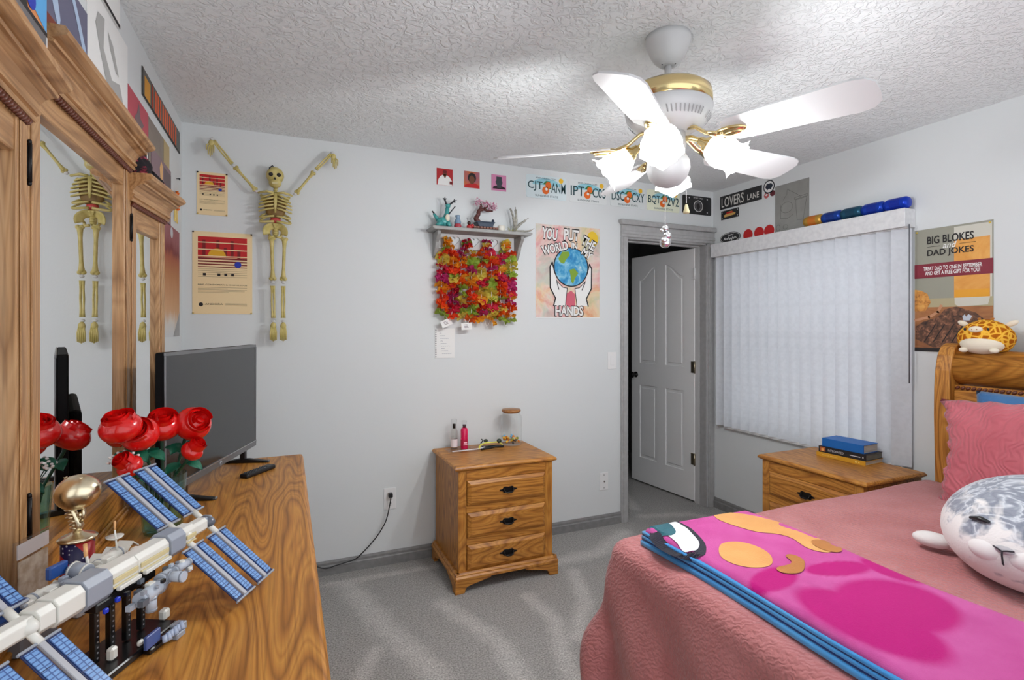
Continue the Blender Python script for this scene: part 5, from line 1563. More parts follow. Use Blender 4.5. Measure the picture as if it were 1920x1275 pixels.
def outlined(s, x, z, w_, h_, rot=0.0):
    text(s, o, INKB, x, y - 0.0014, z, w=w_ * 1.06, h=h_ * 1.2, offset=0.075, rot=rot, name='letter_outline')
    text(s, o, PAPER, x, y - 0.0018, z, w=w_, h=h_, offset=0.03, rot=rot)
outlined('YOU', -0.145, 0.560, 0.115, 0.075, R(-6)); outlined('PUT', 0.022, 0.562, 0.115, 0.075, R(-2)); outlined('THE', 0.158, 0.515, 0.11, 0.065, R(-26))
outlined('WORLD', -0.105, 0.468, 0.20, 0.058, R(14)); outlined('IN', 0.045, 0.490, 0.045, 0.04, R(-4)); outlined('MY', 0.145, 0.440, 0.085, 0.05, R(-32))
outlined('HANDS', 0.005, 0.045, 0.215, 0.065, 0)
ink(o, [rect(-w / 2, -0.003, w / 2, 0.004)], PAPER, y - 0.0003, 'paper_edge')

# notepad page below the shelf
o, w, h, y = card('notebook_page', 'white spiral notebook page taped below the flower garlands', 'paper', 0.829, 0.955, 1.203, 1.385, 'back', PAPER, 0.003)
ink(o, [rect(-w / 2 + 0.002 + 0.0, zz, -w / 2 + 0.009, zz + 0.006) for zz in [0.006 + 0.0135 * k for k in range(13)]], mat('perforation_grey', lin(120, 120, 122), 0.8), y, 'spiral_holes')
ink(o, [q_ for k in range(9) for q_ in stroke([(-0.035 + 0.002 * k + 0.004 * j, 0.15 - 0.0155 * k + 0.0012 * ((j * 7 + k) % 3)) for j in range(4 + (k * 5) % 14)], 0.0016)], mat('faint_blue_ink', lin(120, 124, 150), 0.8), y, 'handwriting')

# ------------------------------------------------------------------ wall shelf with heart cut-outs
SHG = noisy('grey_shelf_paint', lin(146, 146, 144), lin(158, 158, 156), 25, 0.55)
SHX0, SHX1, SHZ = 0.790, 1.405, 1.985
sf = thing('wall_shelf', 'grey wall shelf with heart cut-outs and two curved brackets', 'shelf', ((SHX0 + SHX1) / 2, YB, SHZ))
shw = (SHX1 - SHX0) / 2
b = MB(); b.prism([(-shw - 0.012, 0), (shw + 0.012, 0), (shw + 0.016, -0.008), (shw, -0.020), (-shw, -0.020), (-shw - 0.016, -0.008)], -0.150, 0); b.build('shelf_board', SHG, sf, 0.003)
def heart(cx, cz, s):
    return [(cx + s * 0.0625 * 16 * math.sin(t) ** 3, cz + s * 0.0625 * (13 * math.cos(t) - 5 * math.cos(2 * t) - 2 * math.cos(3 * t) - math.cos(4 * t))) for t in [2 * PI * k / 26 for k in range(26)]]
holed_plate('heart_apron', rect(-shw + 0.05, -0.110, shw - 0.055, -0.020), [heart(hx, -0.058, 0.031) for hx in (-0.143, -0.017, 0.110)], -0.014, 0.0, mat('pale_grey_apron', lin(196, 196, 196), 0.6), sf)
for x in (-shw + 0.035, shw - 0.04):
    b = MB()
    pr = [(0, -0.02), (-0.115, -0.02), (-0.118, -0.04), (-0.10, -0.06), (-0.075, -0.085), (-0.06, -0.12), (-0.035, -0.15), (-0.018, -0.165), (0, -0.17)]
    b.prism(pr, -0.011, 0.011, T(x, 0, 0) @ rotm(0, 0, PI / 2)); b.build('bracket', SHG, sf, 0.003)
for x in (-0.200, -0.080, 0.052, 0.180):
    b = MB(); b.cyl((x, -0.014, -0.062), (x, -0.055, -0.058), 0.005, seg=8); b.ell((x, -0.057, -0.058), (0.008, 0.005, 0.008), 10, 6); b.build('peg', SHG, sf)

# things standing on the shelf
SY = YB - 0.075
SZ = SHZ + 0.0003
TEALC = mat('teal_ceramic', lin(66, 152, 150), 0.35)
f = thing('teal_deer_figurine', 'teal figurine with dark branching antlers on the left of the shelf', 'figurine', (0.862, SY, SZ))
b = MB(); b.ell((0.0, 0, 0.038), (0.042, 0.03, 0.030), 16, 10); b.tube([(0.01, 0, 0.05), (0.022, 0, 0.09), (0.024, 0, 0.125)], [0.020, 0.014, 0.012], 12); b.ell((0.026, -0.006, 0.135), (0.016, 0.014, 0.014), 12, 8)
b.tube([(-0.012, -0.02, 0.03), (-0.05, -0.025, 0.0085)], [0.016, 0.010], 10); b.tube([(0.02, -0.02, 0.03), (0.034, -0.03, 0.0085)], [0.015, 0.010], 10); b.tube([(-0.03, 0.01, 0.05), (-0.058, 0.012, 0.085)], [0.014, 0.006], 10)
b.build('body', TEALC, f)
b = MB(); b.ell((0.018, -0.026, 0.06), (0.014, 0.010, 0.022), 12, 8); b.build('chest', CREAM, f)
for (p0, tip, pr) in (((0.018, 0, 0.145), (0.008, 0, 0.172), ((-0.004, 0, 0.182), (0.010, 0, 0.19), (0.018, 0, 0.18))), ((0.036, 0, 0.143), (0.062, 0, 0.165), ((0.07, 0, 0.182), (0.082, 0, 0.176), (0.074, 0, 0.16)))):
    b = MB(); b.tube([p0, tip], [0.006, 0.005], 8)
    for q_ in pr: b.tube([tip, q_], [0.005, 0.002], 8)
    b.build('antler', mat('charcoal_tips', lin(44, 46, 50), 0.5), f)
b = MB(); b.tube([(-0.045, 0.012, 0.075), (-0.066, 0.012, 0.10)], [0.006, 0.004], 8); b.tube([(0.03, -0.01, 0.085), (0.07, -0.01, 0.135)], [0.004, 0.003], 8); b.build('dark_twig', MATS['charcoal_tips'], f)
f = thing('snow_globe_bottle', 'small blue grey bottle ornament with a red base on the shelf', 'ornament', (0.948, SY - 0.01, SZ))
b = MB(); b.lathe([(0.0, 0), (0.021, 0), (0.023, 0.012), (0.021, 0.026), (0.018, 0.030)], 18); b.build('red_base', mat('dusky_red', lin(166, 56, 66), 0.4), f)
b = MB(); b.lathe([(0.018, 0.030), (0.021, 0.04), (0.014, 0.060), (0.011, 0.066), (0.015, 0.074), (0.015, 0.082), (0, 0.083)], 18); b.build('blue_top', mat('blue_grey_glaze', lin(122, 148, 172), 0.25), f)
f = thing('red_figurine', 'tiny red seated figurine with a dark head on the shelf', 'figurine', (1.022, SY - 0.02, SZ))
b = MB(); b.ell((0, 0, 0.016), (0.022, 0.016, 0.016), 14, 8); b.ell((0.012, -0.01, 0.022), (0.012, 0.01, 0.012), 12, 8); b.build('body', mat('bright_red_ceramic', lin(176, 30, 34), 0.35), f)
b = MB(); b.ell((-0.006, 0, 0.040), (0.011, 0.010, 0.011), 12, 8); b.tube([(-0.01, 0, 0.045), (-0.02, 0.0, 0.072)], [0.0015, 0.001], 6); b.build('head', mat('dark_brown_ceramic', lin(52, 26, 24), 0.4), f)

bo = thing('bonsai_tree', 'pink blossom bonsai in a navy pot on a brown slatted stand', 'bonsai', (1.118, SY, SZ))
BRN = mat('brick_brown', lin(122, 74, 58), 0.4)
for k in range(8):
    b = MB(); b.box(-0.078 + 0.0205 * k, -0.042, 0.010, -0.060 + 0.0205 * k, 0.042, 0.022); b.build('stand_slat', BRN, bo, 0.002)
b = MB(); b.box(-0.075, -0.036, 0.0, 0.078, -0.024, 0.010); b.box(-0.075, 0.024, 0.0, 0.078, 0.036, 0.010); b.build('stand_rail', mat('brick_dark_brown', lin(70, 36, 30), 0.4), bo)
b = MB(); b.prism([(-0.042, 0.022), (0.05, 0.022), (0.060, 0.050), (-0.054, 0.050)], -0.032, 0.032); b.build('pot', mat('navy_pot', lin(38, 54, 74), 0.3), bo, 0.003)
b = MB(); b.box(-0.058, -0.036, 0.048, 0.064, 0.036, 0.055); b.ell((0.062, 0, 0.068), (0.010, 0.010, 0.010), 10, 6); b.build('pot_rim', MATS['navy_pot'], bo, 0.001)
BARK = mat('bonsai_bark', lin(84, 40, 36), 0.6)
b = MB(); b.tube(smooth_pts([(-0.03, 0, 0.052), (-0.05, 0, 0.075), (-0.035, 0, 0.10), (-0.03, 0, 0.125), (0.0, 0, 0.135), (0.03, 0, 0.128), (0.06, 0, 0.130)]), [0.015] * 8 + [0.013] * 8 + [0.011] * 8 + [0.008] * 8 + [0.006] * 5, 10)
b.tube([(-0.03, 0, 0.12), (-0.015, 0, 0.155), (-0.02, 0, 0.175)], [0.010, 0.007, 0.004], 8); b.tube([(0.0, 0, 0.135), (0.02, -0.01, 0.155), (0.04, -0.01, 0.165)], [0.009, 0.006, 0.003], 8)
b.build('trunk', BARK, bo)
PK = mat('blossom_pink', lin(226, 180, 200), 0.6)
PK2 = mat('blossom_deep_pink', lin(190, 110, 140), 0.6)
for (m_, nn, nm) in ((PK, 120, 'blossoms'), (PK2, 46, 'buds')):
    b = MB()
    for k in range(nn):
        c = rnd.choice([(-0.035, 0.0, 0.178, 0.028), (0.01, 0, 0.172, 0.028), (0.05, 0, 0.160, 0.03), (0.065, 0, 0.145, 0.02)])
        p = (c[0] + rnd.gauss(0, c[3] * 0.5), c[1] + rnd.gauss(0, 0.018), c[2] + rnd.gauss(0, c[3] * 0.38))
        b.ell(p, (0.0045, 0.0045, 0.0035), 6, 4)
    tag(b.build(nm, m_, bo), None, None, None, 'stuff')
f = thing('votive_cup', 'small white votive cup on the shelf beside the bonsai', 'cup', (1.228, SY - 0.02, SZ))
b = MB(); b.lathe([(0.0, 0), (0.020, 0), (0.024, 0.006), (0.024, 0.036), (0.022, 0.038), (0.021, 0.034), (0.0, 0.030)], 20); b.build('cup', mat('ivory_glass', lin(226, 222, 210), 0.35), f)
b = MB(); b.cyl((0, 0, 0.030), (0, 0, 0.037), 0.001, seg=6); b.build('wick', INKB, f)
f = thing('antler', 'grey forked deer antler standing at the right end of the shelf', 'antler', (1.322, SY - 0.01, SZ))
AN = noisy('antler_bone', lin(126, 124, 114), lin(168, 166, 156), 60, 0.6)
b = MB()
b.tube(smooth_pts([(0, 0, 0.010), (0.004, 0, 0.03), (0.0, 0, 0.07), (-0.014, 0, 0.12), (-0.030, 0, 0.155)]), [0.013] * 8 + [0.010] * 8 + [0.006] * 8 + [0.002], 9)
b.tube(smooth_pts([(0.004, 0, 0.03), (0.008, -0.005, 0.08), (0.006, -0.008, 0.12), (0.002, -0.008, 0.165)]), [0.010] * 8 + [0.008] * 8 + [0.002] * 3, 9)
b.tube(smooth_pts([(0.002, -0.005, 0.025), (0.03, -0.012, 0.055), (0.06, -0.02, 0.078), (0.088, -0.024, 0.10)]), [0.009] * 8 + [0.007] * 6 + [0.002] * 5, 9)
b.tube(smooth_pts([(0.0, -0.01, 0.012), (0.04, -0.03, 0.010), (0.085, -0.045, 0.014), (0.115, -0.05, 0.032)]), [0.008] * 8 + [0.006] * 6 + [0.002] * 5, 9)
b.build('beam', AN, f)
b = MB()
for k in range(12): b.tube([(rnd.uniform(-0.03, 0.0), rnd.uniform(-0.015, 0.0), 0.003), (rnd.uniform(-0.05, 0.02), rnd.uniform(-0.03, 0.01), rnd.uniform(0.02, 0.045))], [0.0016, 0.0008], 5)
tag(b.build('dry_sprigs', mat('dry_sprig', lin(166, 164, 110), 0.7), f), None, None, None, 'stuff')

# ------------------------------------------------------------------ flower garlands
lei_cols = [lin(248, 112, 30), lin(250, 178, 50), lin(226, 52, 84), lin(176, 208, 84), lin(246, 84, 40), lin(206, 60, 130), lin(236, 220, 100)]
fl_me = []
for i, cl in enumerate(lei_cols):
    b = MB()
    ns, nr = 14, 3
    def lf(u, v):
        a = 2 * PI * u; r = 0.006 + 0.034 * v
        return (r * math.cos(a), r * math.sin(a), 0.008 * v * math.cos(7 * a + i) + 0.008 * v * v * math.sin(3 * a))
    b.grid(lf, 22, 3)
    def lf2(u, v):
        a = 2 * PI * u; r = 0.005 + 0.026 * v
        return (r * math.cos(a), r * math.sin(a), 0.008 + 0.009 * v * math.sin(6 * a + i))
    b.grid(lf2, 20, 2)
    me = b.mesh('petal_disc')
    mm = bpy.data.materials.new('garland_cloth_%d' % i); mm.use_nodes = True
    nt = mm.node_tree; pb = nt.nodes['Principled BSDF']; pb.inputs['Base Color'].default_value = cl; pb.inputs['Roughness'].default_value = 0.6
    tlu = nt.nodes.new('ShaderNodeBsdfTranslucent'); tlu.inputs[0].default_value = cl
    mx = nt.nodes.new('ShaderNodeMixShader'); mx.inputs[0].default_value = 0.5
    nt.links.new(pb.outputs[0], mx.inputs[1]); nt.links.new(tlu.outputs[0], mx.inputs[2]); nt.links.new(mx.outputs[0], nt.nodes['Material Output'].inputs[0])
    me.materials.append(mm)
    fl_me.append(me)
lei_lab = ['flower garland hanging furthest left under the shelf', 'flower garland second from the left under the shelf', 'flower garland third from the left under the shelf', 'flower garland hanging furthest right under the shelf']
for g in range(4):
    xc = SHX0 + shw + (-0.200, -0.080, 0.052, 0.180)[g]
    t = thing('flower_garland', lei_lab[g], 'garland', (xc, YB - 0.05, SHZ - 0.056), group='cloth flower garlands under the shelf')
    hgt = (0.50, 0.515, 0.53, 0.53)[g]
    loop = []
    for k in range(33):
        tt = k / 32
        a = tt * 2 * PI
        x = 0.036 * math.sin(a) * (1 + 0.15 * math.sin(3 * a))
        z = -hgt / 2 + hgt / 2 * math.cos(a) - 0.0
        loop.append(Vector((x, 0.004 * math.sin(5 * a), z)))
    b = MB(); b.tube([tuple(p) for p in loop], 0.0016, 5); b.build('cord', WHITE, t)
    # discs evenly down both strands
    for s in (-1, 1):
        n = 17
        for k in range(n):
            z = -0.004 - (hgt - 0.02) * (k + 0.5 * (s > 0)) / n
            ff = min(1, max(0.0, (-z - 0.03) / 0.07)) * min(1, (hgt + z) / 0.05 + 0.2)
            x = s * 0.034 * ff + rnd.uniform(-0.005, 0.005)
            o = bpy.data.objects.new('petal_disc', fl_me[(k // 2 * 3 + g * 2 + (s > 0) + rnd.choice((0, 0, 1))) % 7]); C.objects.link(o); o.parent = t
            o.matrix_local = T(x, rnd.uniform(-0.006, 0.006), z) @ rotm(rnd.uniform(-0.6, 0.9) - 0.2, rnd.uniform(-0.5, 0.5), rnd.uniform(0, 6.2)) @ Matrix.Scale(rnd.uniform(0.95, 1.15) * (0.75 if z > -0.07 else 1.0), 4)
for (x, z, r, lb) in ((0.884, 1.418, R(-24), 'tilted white paper tag hanging from the leftmost garland'), (1.012, 1.397, R(-4), 'white paper tag hanging level below the second garland')):
    t = thing('paper_tag', lb, 'tag', (x, YB - 0.062, z), group='paper tags on the garlands')
    b = MB(); b.box(-0.034, -0.0008, -0.021, 0.034, 0.0008, 0.021, rotm(0, r, 0)); b.build('tag_card', PAPER, t)
    a_ = ink(t, [rect(-0.015 + 0.0, -0.008 + 0.008 * k, 0.012 - 0.003 * k, -0.005 + 0.008 * k) for k in range(3)], mat('tag_print', lin(120, 100, 110), 0.8), -0.0015, 'tag_print'); a_.matrix_local = rotm(0, r, 0)
    b = MB(); b.tube([(-0.02, 0, 0.02), (-0.01, 0.004, 0.05)], 0.0008, 5); b.build('tag_loop', PAPER, t)

# ------------------------------------------------------------------ decorative skeleton on the back wall
BONE = noisy('yellowed_bone', lin(186, 170, 96), lin(206, 190, 124), 30, 0.5)
BONED = mat('bone_recess', lin(66, 50, 28), 0.7)
sk = thing('hanging_skeleton', 'small plastic skeleton pinned to the wall with raised arms', 'skeleton decoration', (-0.058, YB - 0.055, 1.30))
def W2(x, z, y=0.0): return (x + 0.058, y, z - 1.30)
b = MB()
b.ell(W2(-0.058, 2.198), (0.044, 0.046, 0.048), 24, 16, None, lambda p: Vector((p.x * (1 - 0.18 * max(0, -p.z)), p.y, p.z)))
b.ell(W2(-0.058, 2.158, -0.014), (0.031, 0.030, 0.027), 18, 10)
sku = b.build('skull', BONE, sk)
for s in (-1, 1):
    b = MB(); b.ell(W2(-0.058 + s * 0.0185, 2.196, -0.040), (0.012, 0.009, 0.0105), 12, 8); b.build('eye_socket', INKB, sku)
b = MB(); b.prism([(-0.006, 0), (0.006, 0), (0.0, 0.012)], -0.004, 0.004, T(0, -0.044, 2.170 - 1.30)); b.build('nose_hole', INKB, sku)
b = MB()
for k in range(6): b.box(-0.014 + k * 0.005, -0.0455, 2.146 - 1.30, -0.010 + k * 0.005, -0.040, 2.156 - 1.30)
b.build('teeth', mat('ivory_teeth', lin(220, 208, 160), 0.4), sku)
b = MB(); b.tube([W2(-0.082, 2.206, -0.03), W2(-0.084, 2.235, -0.02), W2(-0.070, 2.252, -0.005), W2(-0.062, 2.236, -0.02)], 0.0032, 8); b.build('hanging_loop', BLACK, sku)
b = MB()
zs = [2.135 - 0.0125 * k for k in range(21)]
for k, z in enumerate(zs): b.ell(W2(-0.056, z, 0.006 if 2 < k < 16 else -0.004), (0.0115, 0.012, 0.0075), 10, 6)
b.build('spine', BONE, sk)
# rib cage: paired ribs, sternum, collar bones
b = MB()
for k in range(7):
    z = 2.088 - 0.0185 * k
    wdt = 0.056 + 0.010 * math.sin(PI * min(1, k / 5.0)) + 0.004 * k * 0.5
    for s in (-1, 1):
        pts = []
        for i in range(11):
            a = PI * i / 10
            x = s * (0.006 + wdt * math.sin(a) ** 0.8)
            y = 0.018 - 0.062 * (i / 10) ** 1.0 * 0.9 - 0.006 * math.sin(a)
            zz = z + 0.018 * (1 - i / 10.0) - 0.022 * math.sin(a) + (0.006 if k < 5 else -0.006 - 0.010 * (k - 4)) * (i / 10)
            pts.append(W2(-0.056 + x, zz, y))
        b.tube(pts, 0.0072, 7, flat=0.7)
b.build('ribs', BONE, sk)
b = MB(); b.ell(W2(-0.056, 2.030, -0.010), (0.052, 0.018, 0.066), 18, 12); b.build('chest_core', mat('brown_plastic', lin(126, 96, 44), 0.6), sk)
b = MB(); b.tube([W2(-0.056, 2.098, -0.040), W2(-0.056, 2.04, -0.047), W2(-0.056, 1.995, -0.044)], [0.010, 0.0075, 0.004], 8, flat=0.5); b.build('sternum', BONE, sk)
for s in (-1, 1):
    b = MB(); b.tube([W2(-0.056 + s * 0.008, 2.100, -0.038), W2(-0.056 + s * 0.040, 2.106, -0.034), W2(-0.056 + s * 0.082, 2.100, -0.008)], [0.006, 0.0065, 0.006], 8); b.build('collar_bone', BONE, sk)
    b = MB(); b.prism([(0, 0), (s * 0.050, 0.028), (s * 0.058, 0.022), (s * 0.025, -0.055)], -0.002, 0.002, T(s * 0.018, 0.026, 2.075 - 1.30)); b.build('shoulder_blade', BONE, sk)
b = MB(); b.ell(W2(-0.056, 1.962, -0.006), (0.026, 0.018, 0.020), 14, 8); b.build('red_insert', mat('red_gel', lin(196, 70, 66), 0.4), sk)
# pelvis: two flared wings and sacrum
b = MB()
for s in (-1, 1):
    def pw(u, v):
        a = -0.5 + 2.5 * u
        r = 0.018 + 0.036 * v
        return W2(-0.056 + s * (0.010 + r * math.sin(a) * 0.95), 1.895 + r * math.cos(a) * 0.95, -0.012 - 0.020 * v + 0.012 * math.cos(2 * a))
    b.grid(pw, 12, 4)
    b.tube([W2(-0.056 + s * 0.006, 1.872, -0.026), W2(-0.056 + s * 0.024, 1.868, -0.022), W2(-0.056 + s * 0.030, 1.885, -0.012)], 0.007, 8)
b.ell(W2(-0.056, 1.900, 0.006), (0.016, 0.012, 0.030), 10, 8)
pel = b.build('pelvis', BONE, sk)
sm = pel.modifiers.new('thick', 'SOLIDIFY'); sm.thickness = 0.003
def bone(name, p0, p1, r, knob=1.7, twin=False):
    b = MB()
    p0, p1 = Vector(p0), Vector(p1)
    n = 9
    d = p1 - p0
    offs = [Vector((0, 0, 0))] if not twin else [d.cross(Vector((0, 1, 0))).normalized() * r * 1.1, -d.cross(Vector((0, 1, 0))).normalized() * r * 1.1]
    for o_ in offs:
        pts = []; rs = []
        for i in range(n):
            t = i / (n - 1)
            e = abs(2 * t - 1)
            rs.append((r * (0.72 if twin else 1)) * (1 + (knob - 1) * max(0, e - 0.6) / 0.4))
            pts.append(tuple(p0 + d * t + o_ * ((0.55 + 0.35 * (1 - e)) if twin else 1)))
        b.tube(pts, rs, 9)
    if not twin:
        sd = d.cross(Vector((0, 1, 0))).normalized() * r * 0.9
        for p in (p0, p1):
            for s in (-1, 1): b.ell(tuple(p + sd * s), (r * 1.35, r * 1.3, r * 1.3), 9, 6)
    return b.build(name, BONE, sk)
JT = mat('clear_joint', lin(206, 206, 204), 0.3)
def joint(p):
    b = MB(); b.ell(p, (0.011, 0.008, 0.008), 10, 6); b.build('joint', JT, sk)
for (hipx, kx, ax) in ((-0.074, -0.069, -0.066), (-0.012, -0.018, -0.018)):
    bone('thigh_bone', W2(hipx, 1.862, -0.02), W2(kx, 1.650, -0.018), 0.0085)
    joint(W2(kx, 1.632, -0.015))
    bone('shin_bone', W2(kx, 1.612, -0.014), W2(ax, 1.442, -0.01), 0.0068, 1.6, True)
    joint(W2(ax, 1.424, -0.008))
    b = MB(); b.ell(W2(ax, 1.398, -0.016), (0.015, 0.013, 0.022), 12, 8)
    for k in range(5):
        x = ax - 0.014 + 0.007 * k
        b.tube([W2(ax - 0.008 + 0.004 * k, 1.400, -0.020), W2(x, 1.365, -0.026), W2(x, 1.318 + 0.004 * abs(k - 2), -0.022)], [0.0045, 0.0042, 0.0034], 7)
    b.build('foot', BONE, sk)
for (sh, el, wr, tipx) in (((-0.150, 2.112), (-0.252, 2.228), (-0.350, 2.352), -0.358), ((0.046, 2.116), (0.140, 2.246), (0.232, 2.358), 0.243)):
    dv = Vector((el[0] - sh[0], el[1] - sh[1])); dv.normalize()
    joint(W2(sh[0] + dv.x * -0.006, sh[1] - dv.y * 0.006, -0.006))
    bone('upper_arm', W2(sh[0] + dv.x * 0.006, sh[1] + dv.y * 0.006, -0.008), W2(el[0] - dv.x * 0.014, el[1] - dv.y * 0.014, -0.010), 0.0068)
    joint(W2(el[0], el[1], -0.010))
    bone('forearm', W2(el[0] + dv.x * 0.012, el[1] + dv.y * 0.012, -0.010), W2(wr[0] - dv.x * 0.012, wr[1] - dv.y * 0.012, -0.010), 0.0062, 1.5, True)
    joint(W2(wr[0], wr[1], -0.008))
    b = MB(); b.ell(W2(wr[0] + (tipx - wr[0]) * 0.4, wr[1] - 0.022, -0.012), (0.014, 0.009, 0.018), 10, 7)
    for k in range(5):
        x = tipx - 0.016 + 0.008 * k
        ln = (0.058, 0.082, 0.090, 0.084, 0.070)[k]
        b.tube([W2(wr[0] + (tipx - wr[0]) * 0.4 - 0.008 + 0.004 * k, wr[1] - 0.026, -0.013), W2(x, wr[1] - ln * 0.6, -0.018), W2(x, wr[1] - ln, -0.015)], [0.004, 0.0038, 0.003], 7)
    b.build('hand', BONE, sk)
    b = MB(); b.tube([W2(wr[0] - 0.012, wr[1] + 0.002, 0.0), W2(wr[0], wr[1] + 0.012, 0.02), W2(wr[0] + 0.012, wr[1] + 0.002, 0.0)], 0.0012, 5); b.cyl(W2(wr[0], wr[1] + 0.010, 0.016), W2(wr[0], wr[1] + 0.010, 0.0545), 0.0018, seg=6); b.build('wall_hook', JT, sk)
b = MB(); b.cyl(W2(-0.07, 2.25, 0.0), W2(-0.07, 2.25, 0.0545), 0.002, seg=6); b.build('wall_nail', JT, sk)

# ------------------------------------------------------------------ prints and signs on the window wall (x runs from far to near as seen)
def rcard(name, label, cat, ya, yb, z0, z1, m, t=0.002, corner=0.0, group=None):
    return card(name, label, cat, max(ya, yb), min(ya, yb), z0, z1, 'right', m, t, corner, group)
BLKS = mat('sign_black', lin(34, 34, 36), 0.45)
o, w, h, y = rcard('street_sign', 'black street sign reading LOVERS LANE near the corner', 'sign', 3.040, 2.660, 2.284, 2.384, BLKS, 0.003)
text('LOVERS', o, mat('sign_white', lin(214, 212, 206), 0.6), -0.070, y, 0.05, w=0.210, h=0.074, offset=0.01)
text('LANE', o, MATS['sign_white'], 0.118, y, 0.040, w=0.100, h=0.042, offset=0.01)
o, w, h, y = rcard('badge_sign', 'small black sign with a gold car shape under the street sign', 'sign', 3.030, 2.862, 2.204, 2.270, BLKS, 0.003)
ink(o, [[(-0.05, 0.016), (0.05, 0.022), (0.058, 0.036), (0.03, 0.044), (0.02, 0.054), (-0.02, 0.052), (-0.035, 0.038), (-0.058, 0.032)]], mat('badge_gold', lin(206, 164, 90), 0.5), y)
ink(o, [rect(-0.03, 0.038, 0.03, 0.05)], RED, y - 0.0004)
ink(o, [circ(sx * 0.074, zz, 0.004, 8) for sx in (-1, 1) for zz in (0.012, 0.054)], LTG, y, 'rivets')
def disc(name, label, yc, zc, r, m, rz=None, t=0.002, cat='sticker', group=None, clip=None):
    o = MB()
    pts = circ(0, 0, r, 32, rz)
    if clip is not None: pts = [p for p in pts if p[0] <= clip] 
    o.prism(pts, -t, 0)
    ob = o.build(name, m); ob.location = (XR - 0.0005, yc, zc); ob.rotation_euler = (0, 0, -PI / 2)
    tag(ob, label, cat, group)
    return ob, -t - 0.0006
NAVYS = mat('navy_sticker', lin(28, 36, 52), 0.4)
ob, y = disc('round_sticker', 'navy and white round emblem sticker under the fan blade', 2.600, 2.356, 0.048, PAPER)
ink(ob, stroke(circ(0, 0, 0.042, 28) + [circ(0, 0, 0.042, 28)[0]], 0.007), NAVYS, y, 'ring')
ink(ob, [[(-0.03, 0.0), (-0.012, -0.022), (0.0, -0.012), (0.014, -0.022), (0.032, 0.004), (0.018, 0.022), (-0.018, 0.022)]], NAVYS, y, 'bird_shape')
ob, y = disc('pin_badge', 'small red and pale pin badge under the round sticker', 2.622, 2.300, 0.019, mat('badge_pale_red', lin(190, 92, 92), 0.5))
ink(ob, [[(-0.012, 0.004), (0.002, -0.004), (0.012, 0.006), (0.004, 0.012)]], PAPER, y)
ob, y = disc('pin_badge', 'small maroon pin badge beside the sketch', 2.572, 2.305, 0.020, mat('badge_maroon', lin(96, 24, 36), 0.5))
ob, y = disc('oval_sticker', 'black oval sticker with white script above the blind', 2.943, 2.060, 0.098, BLKS, 0.041)
ink(ob, stroke(circ(0, 0, 0.091, 32, 0.035) + [circ(0, 0, 0.091, 32, 0.035)[0]], 0.003), PAPER, y, 'oval_line')
sc = [(-0.06, -0.012), (-0.05, 0.004), (-0.045, -0.012), (-0.03, -0.004), (-0.022, -0.014), (-0.012, 0.008), (-0.004, -0.016), (0.008, -0.002), (0.014, -0.022), (0.026, 0.004), (0.034, -0.012), (0.046, 0.002), (0.058, -0.008)]
ink(ob, stroke(sc, 0.006) + stroke([(-0.02, 0.018), (-0.01, 0.024), (0.0, 0.016), (0.012, 0.024), (0.02, 0.016), (0.03, 0.022)], 0.005), PAPER, y - 0.0002, 'script')
REDDOT = mat('reflector_red', lin(186, 14, 18), 0.35)
for (yc, lb) in ((2.780, 'red round reflector sticker nearest the black oval sticker'), (2.684, 'red round reflector sticker in the middle of three'), (2.600, 'red round reflector sticker tucked under the grey sketch')):
    disc('red_reflector', lb, yc, 2.054, 0.041, REDDOT, group='red reflector stickers above the blind')
SKG = noisy('grey_sketch_paper', lin(138, 138, 134), lin(148, 148, 144), 12, 0.85)
o, w, h, y = rcard('sketch_paper', 'grey paper with a pencil sketch of a bucket above the blind', 'drawing', 2.552, 2.300, 2.020, 2.343, SKG, 0.002, 0, None)
PEN = mat('pencil_line', lin(88, 88, 86), 0.9)
sk_lines = stroke([(0.030, 0.200), (0.042, 0.07), (0.085, 0.065), (0.110, 0.205), (0.030, 0.200)], 0.0022) + stroke([(0.022, 0.205), (0.116, 0.210), (0.116, 0.222), (0.024, 0.216), (0.022, 0.205)], 0.0022) + stroke([(0.07, 0.215), (0.02, 0.25), (-0.01, 0.27), (-0.03, 0.285), (-0.035, 0.25), (-0.06, 0.22)], 0.0022) + stroke(circ(-0.035, 0.165, 0.045, 20, 0.035) + [circ(-0.035, 0.165, 0.045, 20, 0.035)[0]], 0.0022) + stroke([(-0.08, 0.19), (-0.082, 0.10), (-0.03, 0.09), (0.012, 0.11)], 0.0022) + stroke(circ(-0.10, 0.04, 0.014, 14, 0.02), 0.002) + stroke(circ(-0.045, 0.038, 0.018, 14, 0.014), 0.002)
ink(o, sk_lines, PEN, y, 'pencil_lines')

# restaurant poster
def steak_mat(name, c1, c2, c3, sc, stretch=(1, 1, 1)):
    m = mat(name, c1, 0.55)
    t = NT(m)
    n = t.noise(t.coord(stretch), sc, 5, 0.65, 0.6)
    t.l(t.ramp(n, [(0.32, c1), (0.5, c2), (0.68, c3)]), t.b.inputs['Base Color'])
    return m
o, w, h, y = rcard('steak_poster', 'poster of steak and beer reading Big Blokes and Dad Jokes', 'poster', 1.692, 1.358, 1.268, 1.900, mat('poster_grey_green', lin(152, 152, 138), 0.6), 0.002)
ink(o, [rect(-w / 2, 0.0, w / 2, h * 0.36)], steak_mat('poster_table', lin(96, 58, 36), lin(160, 104, 60), lin(184, 128, 80), 9, (0.3, 1, 1)), y, 'table')
ink(o, [rect(-w / 2, h * 0.36, w / 2, h * 0.43)], mat('poster_sand', lin(176, 166, 132), 0.6), y, 'table_edge')
BEER = steak_mat('poster_beer', lin(206, 136, 50), lin(222, 156, 70), lin(232, 176, 92), 6)
